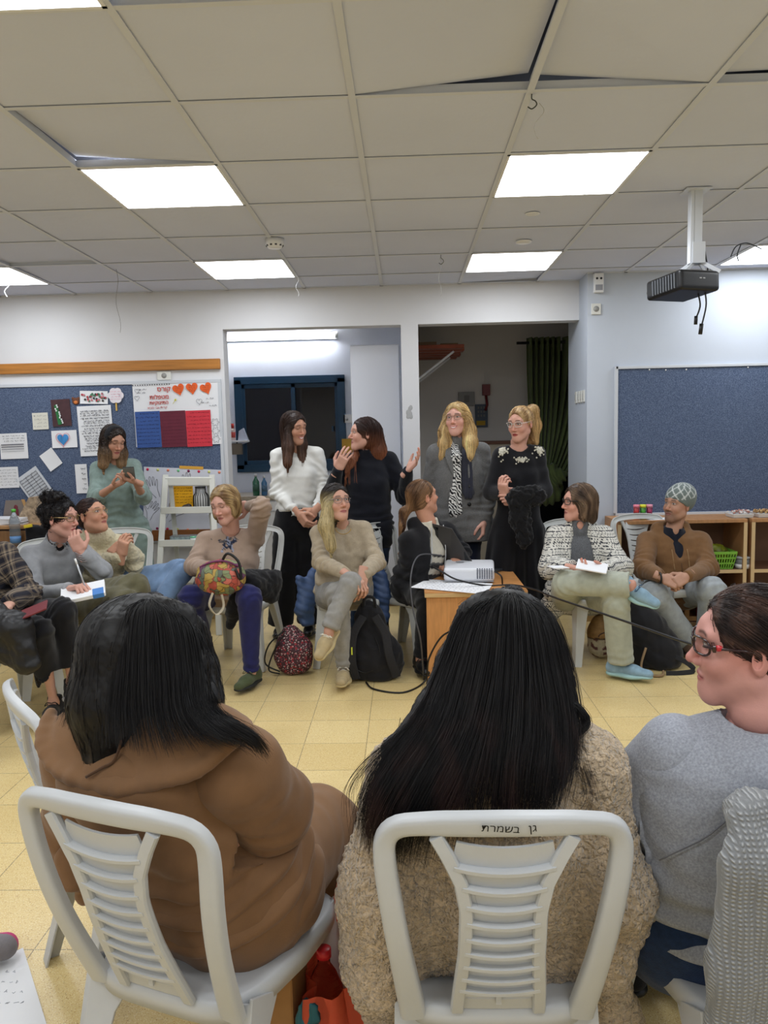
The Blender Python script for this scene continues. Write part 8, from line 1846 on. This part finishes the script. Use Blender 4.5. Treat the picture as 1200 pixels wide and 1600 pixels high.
    b.sph(c+D3(0, -.003, 0), (.007, .002, .009), 6); b.build('printed_mark', m_black, t3)
    # paper and shoe at the lower left
    a = [atz(0, 1500, .002), atz(36, 1482, .002), atz(76, 1612, .002), atz(-40, 1640, .002)]; c = np.mean(a, 0); t4 = empty('paper_sheet', tuple(c)); tag(t4, 'white paper with faint handwriting in the lower left corner', 'paper'); Vv = [q-c for q in a]; one(lambda b: b.hexa([Vv[3], Vv[2], Vv[0], Vv[1]]+[q+D3(0, 0, .003) for q in (Vv[3], Vv[2], Vv[0], Vv[1])]), 'sheet', m_paper, t4)
    r_ = random.Random(8); b = MB()
    for k in range(4):
        for q in range(4): s_ = Vv[1]*(.6-.12*k)+Vv[2]*(.25+.12*k)+D3(-.035-.022*q, 0, .0036); b.tube([s_, s_+D3(r_.uniform(-.008, .008), r_.uniform(-.006, .01), 0), s_+D3(r_.uniform(-.01, .01), r_.uniform(-.006, .008), 0), s_+D3(r_.uniform(.0, .012), .002, 0)], .0006, 4)
    b.build('faint_writing', mat('faint_ink', (176, 180, 190), .8), t4)
    s0 = atz(8, 1492, .04); v = Vol(s0-.3, s0+.3, .006); v.cone(s0+D3(-.14, -.03, .02), s0+D3(-.01, .02, .012), .045, .036, k=.03); v.plane((0, 0, .004), (0, 0, -1), k=.006)
    V, Q = v.mesh(); c = D3(s0[0]-.1, s0[1], 0); t5 = empty('sneaker', tuple(c)); tag(t5, 'toe of a grey sneaker with a pink trim at the lower left edge', 'shoe'); cols = np.tile(lin((130, 126, 130)), (len(V), 1)); cols[(V[:, 1] > s0[1]+.022) & (V[:, 2] > .03)] = lin((200, 60, 120)); cols[V[:, 2] < .014] = lin((150, 150, 150)); link('upper', mesh_np('upper', V-c, Q, cols), t5, fabric('sneaker_mesh', (120, 118, 122), attr=True))
build_pizza_and_bottle()

def build_ladder_shelf():
    ms = mat('painted_white', (212, 212, 204), .5); Yf = 5.82; s_ = Yf/F
    TL, TR, BL, BR = JP(259, 742, 5.98), JP(331, 742, 5.98), JP(250, 872, Yf), JP(337, 872, Yf)
    def extrap(a, b): k = (a[2]-0)/(a[2]-b[2]); return a+(b-a)*k
    BL0, BR0 = extrap(TL, BL), extrap(TR, BR); c = (BL0+BR0)/2; c = D3(c[0], c[1]+.1, 0); t = empty('ladder_shelf', tuple(c)); tag(t, 'white folding ladder shelf standing against the hand print poster', 'shelf')
    for a, b_ in ((TL, BL0), (TR, BR0)): one(lambda b: b.sweep([a-c, b_-c], .045, .022, (1, 0, 0)), 'front_upright', ms, t)
    for a, dx in ((TL, .03), (TR, -.03)): one(lambda b: b.sweep([a-c+D3(dx, .01, -.02), D3(a[0]+dx, 6.14, 0)-c], .035, .018, (1, 0, 0)), 'rear_leg', ms, t)
    one(lambda b: b.sweep([TL-c+D3(0, -.012, -.05), TR-c+D3(0, -.012, -.05)], .07, .016, (0, 0, 1)), 'top_rail', ms, t)
    def shelf(py, dep, th=.05):
        L_ = TL+(BL-TL)*((py-742)/130.); R_ = TR+(BR-TR)*((py-742)/130.); y0, z = L_[1]-.02, L_[2]
        b = MB(); b.bb(L_[0]-c[0]-.01, R_[0]-c[0]+.01, y0-c[1], y0+.015-c[1], z-th/2, z+th/2); b.bb(L_[0]-c[0], R_[0]-c[0], y0+.015-c[1], y0+dep-c[1], z-th/2, z-th/2+.015); b.build('shelf', ms, t, bevel=.002); return z-th/2+.015, y0
    z1, y1 = shelf(798, .2); z2, y2 = shelf(849, .28); shelf(905, .34)
    # yellow note, lantern, dispenser
    p0, p1 = JP(263, 752, y1+.14), JP(302, 792, y1+.14); tt = empty('yellow_note', tuple(((p0[0]+p1[0])/2, y1+.15, z1))); tag(tt, 'bright yellow handwritten sheet leaning on the upper shelf of the white ladder shelf', 'paper'); W, Hh = (p1[0]-p0[0])/2, (p0[2]-z1)
    one(lambda b: b.bb(-W, W, 0, .002, 0, Hh), 'sheet', mat('yellow_sheet', (226, 166, 10), .7), tt); r = random.Random(6); b = MB(); [scrib(b, -W*.5*(1 if k > 4 else 1.6), W*.9, Hh*(.95-.1*k), .008, -.001, r, wd=.0018) for k in range(8)]; b.build('writing', mat('brown_ink', (110, 70, 10), .8), tt)
    p = JP(314, 790, y1+.07); tt = empty('lantern', (p[0], y1+.08, z1)); tag(tt, 'black wire lantern with pale vertical bars on the upper shelf of the ladder shelf', 'lantern')
    one(lambda b: b.lathe([(.052, .004), (.056, .01), (.056, .105), (.038, .135), (.036, .175)], n=28), 'glass', mat('milk_glass', (180, 180, 178), .3), tt)
    b = MB(); [b.tube(smoothpath([(.058*math.cos(a), .058*math.sin(a), .005), (.059*math.cos(a), .059*math.sin(a), .105), (.04*math.cos(a), .04*math.sin(a), .137), (.038*math.cos(a), .038*math.sin(a), .175)], 9), .0028, 5) for a in np.linspace(0, 2*PI, 19)[:-1]]; b.build('wire_cage', m_black, tt)
    one(lambda b: (b.lathe([(.0, .175), (.042, .175), (.042, .185), (0, .187)], n=24), b.lathe([(.06, 0), (.06, .006), (0, .006)], n=24)), 'rim', m_black, tt); one(lambda b: b.bb(-.012, .012, -.064, -.056, .004, .034), 'door', m_black, tt)
    p = JP(291, 792, y1+.04); tt = empty('tape_dispenser', (p[0], y1+.05, z1)); tag(tt, 'small brown and black desk object beside the lantern on the ladder shelf', 'desk object')
    v = Vol((-.06, -.04, -.01), (.06, .04, .08), .004); v.cone((-.01, 0, .02), (.015, 0, .03), .028, .026, k=.01); v.plane((0, 0, 0), (0, 0, -1), k=.003); vol_obj(v, 'body', mat('dk_brown', (40, 30, 28), .5), tt); one(lambda b: b.bb(-.012, .026, -.034, -.026, 0, .036), 'label', mat('tan_label', (160, 124, 84), .7), tt)
    p = JP(286, 842, y2+.08); tt = empty('glass_tray', (p[0], y2+.12, z2)); tag(tt, 'pale glass box of craft supplies on the lower shelf of the ladder shelf', 'box'); one(lambda b: b.bb(-.10, .10, -.05, .05, 0, .05), 'box', mat('pale_glass', (140, 156, 158), .15, var=.4, vscale=40), tt, bevel=.004); one(lambda b: b.bb(-.10, .1, -.052, .052, .05, .054), 'lid', mat('glass_lid', (120, 126, 128), .2), tt)
    p = JP(302, 838, y2+.08); tt = empty('craft_jar', (p[0], y2+.08, z2)); tag(tt, 'small white jar with a green lid beside the glass box on the ladder shelf', 'jar'); one(lambda b: b.lathe([(.022, 0), (.024, .04), (0, .041)]), 'body', m_white, tt); one(lambda b: b.lathe([(.025, .04), (.025, .052), (0, .053)]), 'lid', mat('mint', (120, 200, 160), .5), tt)
build_ladder_shelf()

def build_left_cabinet():
    mw = wood('cabinet_wood', (128, 92, 58), (6, 1, 1)); t = empty('low_cabinet', (-3.25, 5.98, 0)); tag(t, 'brown wooden low cabinet against the left wall covered with papers', 'cabinet')
    one(lambda b: b.bb(-.8, .62, -.2, .2, .815, .84), 'top', wood('cab_top', (170, 128, 84)), t, bevel=.003); one(lambda b: b.bb(-.78, .6, -.18, .2, 0, .815), 'body', mat('dark_cab', (62, 42, 32), .6), t)
    for x in (-.78, -.32, .14): one(lambda b: b.bb(x+.005, x+.455, -.2, -.18, .03, .8), 'door', mw, t, bevel=.003)
    def on(px, py, z, yoff=0): p = atz(px, py, z); return p
    # stack of papers, open book box on top
    p = JP(8, 800, 5.92); tt = empty('paper_stack', (p[0], 5.95, .84)); tag(tt, 'stack of white papers on the brown cabinet at the left edge', 'papers'); r = random.Random(2)
    for k in range(6): one(lambda b: b.box((r.uniform(-.01, .01), 0, .004+.008*k), (.30, .21, .007), rotz(r.uniform(-.12, .12))), 'sheet', m_paper, tt)
    p = JP(20, 778, 6.05); tt = empty('picture_card', (p[0], 6.1, .84)); tag(tt, 'grey card with a small red figure standing behind the papers on the cabinet', 'card'); one(lambda b: b.prism([(-.12, 0), (.12, 0), (.06, .17), (-.08, .17)], 0, .01, R=WALLR), 'card', mat('greycard', (120, 110, 104), .7), tt); one(lambda b: b.prism([(.105, 0), (.125, 0), (.068, .175), (.048, .175)], .0, .014, R=WALLR), 'wooden_edge', mat('tan_e', (180, 140, 90), .7), tt); one(lambda b: (b.sph((.0, -.012, .115), (.016, .003, .018), 8), b.bb(-.018, .018, -.014, -.010, .04, .1)), 'figure', mat('redfig', (110, 40, 50), .7), tt)
    p = JP(50, 795, 6.0); tt = empty('patterned_box', (p[0], 6.02, .84)); tag(tt, 'beige patterned triangular box on the cabinet behind the curly bun', 'box'); one(lambda b: b.prism([(-.12, 0), (.12, 0), (.05, .20), (-.0, .20)], -.06, .06, R=WALLR), 'body', mat('pattern_beige', (160, 140, 116), .8, var=.4, vscale=40), tt)
    # small table with bottle etc
    zt = .70; t = empty('side_table', (-2.95, 5.35, 0)); tag(t, 'small dark table by the left wall carrying the water bottle and black pouches', 'table')
    one(lambda b: b.bb(-.5, .42, -.22, .22, zt-.03, zt), 'top', mat('dark_table', (58, 46, 42), .5), t, bevel=.004)
    for x in (-.46, .38):
        for y in (-.18, .18): one(lambda b: b.bb(x-.02, x+.02, y-.02, y+.02, 0, zt-.03), 'leg', mat('dark_table', (58, 46, 42), .5), t)
    p = atz(25, 852, zt); tt = empty('water_bottle', (p[0], p[1], zt)); tag(tt, 'clear ribbed plastic water bottle with a green cap on the small table at left', 'bottle'); H_ = .27
    pr = [(.02, .002), (.036, .004)]+[(.038+.002*math.sin(k*1.9), .012+.0095*k) for k in range(18)]+[(.036, .19), (.02, .23), (.013, .24), (.013, .252)]
    one(lambda b: b.lathe(pr, n=28), 'body', mat('clear_pet2', (200, 208, 214), .08, trans=.85, ior=1.2), tt); one(lambda b: b.lathe([(.016, .25), (.016, .272), (0, .273)], n=20), 'cap', mat('green_cap', (90, 180, 70), .4), tt); one(lambda b: b.lathe([(.0395, .02), (.0395, .07)], n=28), 'label', mat('blue_label', (96, 140, 190), .5), tt)
    v = Vol(D3(p[0], p[1], zt)-.1, D3(p[0]+.5, p[1]+.3, zt+.25), .008); v.box((p[0]+.17, p[1]+.05, zt+.07), (.09, .07, .07), rd=.02); t6, cc = cushion('black_pouch', v, m_black_fab, 'black pouch with a yellow marker beside the water bottle', 'pouch', .01); 
    q = JP(44, 822, p[1]-.05); tag(one(lambda b: b.box((0, 0, 0), (.06, .02, .022), roty(-.15)), 'yellow_marker', mat('marker_yellow', (220, 196, 40), .5), None, bevel=.003, loc=tuple(q)), 'yellow marker lying on the black pouch at left', 'marker')
    p2 = atz(12, 868, zt); tag(one(lambda b: b.box((0, 0, .006), (.1, .05, .012), rotz(.2)), 'yellow_notes', mat('marker_yellow', (220, 196, 40), .5), None, loc=(p2[0]+.03, p2[1]+.05, zt)), 'yellow sticky notes on the near edge of the small table', 'notes')
    p3 = atz(-6, 846, zt); v = Vol(D3(p3[0]-.3, p3[1]-.2, zt-.05), D3(p3[0]+.3, p3[1]+.2, zt+.2), .007); v.cone((p3[0]-.1, p3[1], zt+.03), (p3[0]+.06, p3[1]-.03, zt+.025), .03, .02, k=.02); cushion('white_cloth', v, m_white, 'white crumpled cloth on the small table beside the bottle', 'cloth', .008, 25)
build_left_cabinet()

def build_right_shelves():
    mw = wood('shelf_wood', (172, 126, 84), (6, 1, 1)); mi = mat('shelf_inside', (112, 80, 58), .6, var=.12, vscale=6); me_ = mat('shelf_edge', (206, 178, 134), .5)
    ztop = .815
    xj = 2.42   # joint between two units
    labels = ['wooden open shelf unit under the right pinboard holding the green basket', 'wooden open shelf unit at the right edge beyond the joint']
    for (x0, x1, lb) in ((1.50, 2.41, labels[0]), (2.44, 3.3, labels[1])):
        t = empty('shelf_unit', ((x0+x1)/2, 5.74, 0)); tag(t, lb, 'shelf unit'); W = (x1-x0)/2
        one(lambda b: b.bb(-W, W, -.19, .18, ztop-.025, ztop), 'top', mw, t, bevel=.002)
        for s_ in (-1, 1): one(lambda b: b.bb(s_*W-(.025 if s_ > 0 else 0), s_*W+(0 if s_ > 0 else .025), -.185, .18, .06, ztop-.025), 'side_panel', mw, t); one(lambda b: b.bb(s_*W-(.025 if s_ > 0 else 0), s_*W+(0 if s_ > 0 else .025), -.19, -.185, .06, ztop-.025), 'edge_strip', me_, t)
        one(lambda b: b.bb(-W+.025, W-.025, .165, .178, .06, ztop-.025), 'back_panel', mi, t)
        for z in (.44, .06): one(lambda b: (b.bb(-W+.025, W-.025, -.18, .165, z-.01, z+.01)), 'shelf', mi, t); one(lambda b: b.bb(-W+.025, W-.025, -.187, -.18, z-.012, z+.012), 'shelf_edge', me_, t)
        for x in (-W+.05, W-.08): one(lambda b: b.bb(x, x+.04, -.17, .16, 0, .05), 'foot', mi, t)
    # things on top
    def top_p(px, py=796): p = atz(px, py, ztop); return p[0], min(max(p[1], 5.62), 5.85)
    for k, (px, c1, c2, lb) in enumerate(((954, (226, 60, 60), (230, 130, 150), 'pink and red striped tube of putty, leftmost of the three tubes on the shelf'), (963.5, (90, 190, 60), (220, 220, 60), 'green and yellow tube of putty, middle of the three tubes on the shelf'), (973, (200, 60, 110), (226, 150, 170), 'magenta and pink tube, rightmost of the three tubes on the shelf'))):
        x, y = top_p(px); t = empty('putty_tube', (x, 5.66, ztop)); tag(t, lb, 'tube', 'coloured tubes on the wooden shelf')
        one(lambda b: b.lathe([(.021, 0), (.021, .022)], n=18), 'foot', mat('tube_o%d' % k, (230, 90, 50) if k != 1 else (110, 200, 50), .4), t); one(lambda b: b.lathe([(.0205, .022), (.0205, .085)], n=18), 'sleeve', mat('tube_s%d' % k, c1, .4, var=.6, vscale=45, var2=(40, 30, 40)), t); one(lambda b: b.lathe([(.022, .085), (.022, .105), (0, .106)], n=18), 'cap', mat('tube_c%d' % k, c2, .4), t)
    x, y = top_p(1000, 800); tag(one(lambda b: b.box((0, 0, .002), (.20, .12, .003), rotz(.1)), 'paper_sheet', m_paper, None, loc=(x, 5.64, ztop)), 'white sheet of paper on the shelf top behind the man in brown', 'paper')
    pl = mat('clear_tray', (214, 216, 220), .1, trans=.9, ior=1.1)
    def tray(px, w_, cols, lb):
        p = atz(px, 795, ztop); t = empty('snack_tray', (p[0], 5.66, ztop)); tag(t, lb, 'snack tray', 'clear snack trays on the shelf top'); 
        one(lambda b: b.hexa([(-w_*.9, -.06, .002), (w_*.9, -.06, .002), (-w_*.9, .07, .002), (w_*.9, .07, .002), (-w_, -.07, .028), (w_, -.07, .028), (-w_, .08, .028), (w_, .08, .028)]), 'tray', mat('tray_white', (216, 216, 214), .4), t)
        r = random.Random(px)
        for k, c_ in enumerate(cols):
            b = MB(); [b.sph((r.uniform(-w_*.85, w_*.85), r.uniform(-.05, .06), .034+r.uniform(0, .016)), (r.uniform(.006, .012), .007, r.uniform(.005, .009)), 5) for _ in range(26)]; o = b.build('snacks', mat('snack%s' % str(c_), c_, .7), t); o['kind'] = 'stuff'
    tray(1104, .075, [(206, 200, 196), (170, 120, 110)], 'clear tray of white snacks on the shelf right beside the man')
    tray(1141, .068, [(150, 110, 70), (90, 60, 40), (196, 160, 110)], 'clear tray of brown nuts and biscuits on the shelf, second from the man')
    tray(1174, .06, [(206, 170, 120), (190, 120, 80)], 'tray of pale biscuits with an orange packet, third along the shelf')
    tray(1206, .06, [(150, 150, 160), (120, 100, 90)], 'tray of mixed sweets at the right edge of the shelf top')
    p = atz(1181, 795, ztop); tag(one(lambda b: b.box((0, 0, 0), (.055, .04, .03)), 'orange_packet', mat('orange_pk', (222, 96, 50), .4), None, bevel=.004, loc=(p[0], 5.60, ztop+.05)), 'small bright orange packet on the third snack tray', 'packet')
    # green basket
    mg = mat('green_basket', (120, 178, 60), .4); x0, x1 = JP(1095, 850, 5.62)[0], JP(1148, 850, 5.62)[0]; t = empty('basket', ((x0+x1)/2, 5.68, .45)); tag(t, 'bright green slotted plastic basket on the middle shelf right of the man', 'basket'); W = (x1-x0)/2; H_ = .125
    b = MB(); W0 = W-.025
    for k in range(4): z = .004+k*(H_-.01)/3; w_ = W0+(W-W0)*k/3; d = .085+.02*k/3; P = [(-w_, -d, z), (w_, -d, z), (w_, d, z), (-w_, d, z)]; b.sweep([np.array(q) for q in P for _ in (0,)], .012 if k < 3 else .02, .005, (0, 0, 1), closed=True)
    for k in range(13):
        u = -1+2*k/12
        for s_ in (-1, 1): b.sweep([(u*W0, s_*.085, 0), (u*W, s_*.105, H_)], .008, .005, (1, 0, 0))
    for k in range(7):
        u = -1+2*k/6
        for s_ in (-1, 1): b.sweep([(s_*W0, u*.085, 0), (s_*W, u*.105, H_)], .008, .005, (0, 1, 0))
    b.bb(-W0, W0, -.085, .085, 0, .004); b.build('body', mg, t)
    v = Vol((-.25, -.2, -.05), (.25, .2, .3), .008); v.ell((0, 0, .10), (.10, .06, .07), k=.02); v.ell((-.05, -.01, .13), (.08, .05, .05), k=.03); V, Q = v.mesh(); o = link('chip_bag', mesh_np('chip_bag', V+nrm_of(V, Q)*(.012*noise3(V, 26, 4, 2))[:, None], Q), None, mat('dark_green_foil', (46, 56, 34), .4, var=.5, vscale=12, var2=(150, 160, 30))); o.location = tuple(t.location); tag(o, 'dark green and yellow packet piled in the green basket', 'packet')
    p = JP(1162, 868, 5.6); t = empty('food_tub', (p[0], 5.62, .45)); tag(t, 'round clear plastic tub with white contents on the middle shelf beside the basket', 'tub'); one(lambda b: b.lathe([(.05, .002), (.058, .075)], n=24), 'tub', mat('tub_clear', (150, 154, 156), .15, trans=.4), t); one(lambda b: b.lathe([(.062, .075), (.062, .088), (0, .089)], n=24), 'lid', mat('tub_lid', (160, 164, 168), .3), t); one(lambda b: b.lathe([(.051, .003), (.054, .035), (0, .036)], n=24), 'contents', m_white, t)
    # lower shelf: red bag, white bag with red print, clear bag of cups
    p = JP(1118, 905, 5.6); v = Vol(D3(p[0]-.3, 5.4, 0), D3(p[0]+.3, 5.95, .45), .007); v.cone((p[0]-.03, 5.68, .12), (p[0]+.0, 5.68, .26), .07, .045, k=.04); v.cone((p[0]+.06, 5.66, .11), (p[0]+.1, 5.66, .12), .05, .04, k=.03); v.plane((0, 0, .072), (0, 0, -1), k=.01); cushion('red_bag', v, mat('red_fabric', (150, 24, 40), .6), 'dark red bag on the bottom shelf under the green basket', 'bag', .012, 20)
    p = JP(1125, 935, 5.45); v = Vol(D3(p[0]-.3, 5.2, 0), D3(p[0]+.35, 5.6, .5), .007); v.cone((p[0]-.06, 5.44, .27), (p[0]+.07, 5.44, .25), .05, .045, k=.04); v.cone((p[0]-.04, 5.44, .08), (p[0]-.0, 5.44, .20), .10, .08, k=.04); v.plane((0, 0, .004), (0, 0, -1), k=.01); cushion('carrier_bag', v, mat('white_bag', (206, 200, 204), .4, var=.8, vscale=9, var2=(196, 96, 100)), 'white plastic carrier bag with pale red print on the floor in front of the shelf', 'bag', .014, 18)
    p = JP(1162, 895, 5.6); v = Vol(D3(p[0]-.25, 5.4, 0), D3(p[0]+.25, 5.95, .45), .006); 
    for dx, dz in ((-.03, .12), (.03, .13), (.0, .2), (.04, .24), (-.05, .18), (.05, .3), (0, .29)): v.ell((p[0]+dx, 5.68, dz), (.05, .06, .045), k=.02)
    v.plane((0, 0, .072), (0, 0, -1), k=.01); cushion('cup_bag', v, mat('shiny_clear', (196, 180, 178), .15, coat=.6), 'shiny clear bag of wrapped cups on the bottom shelf at right', 'bag', .01, 30)
    # small wooden stool legs near the man
    p = JP(1088, 958, 5.45); t = empty('wooden_crate', (p[0]-.03, 5.40, 0)); tag(t, 'small slatted wooden crate on the floor behind the chair of the man in brown', 'crate'); mc = wood('crate_wood', (160, 120, 76))
    for x in (-.2, -.11, -.02, .07, .16): one(lambda b: b.bb(x, x+.03, -.12, -.10, 0, .32), 'slat', mc, t)
    for z in (.02, .15, .30): one(lambda b: b.bb(-.2, .19, -.10, -.085, z, z+.03), 'rail', mc, t)
    one(lambda b: b.bb(-.2, .19, -.10, .1, .33, .345), 'lid', mc, t)
build_right_shelves()
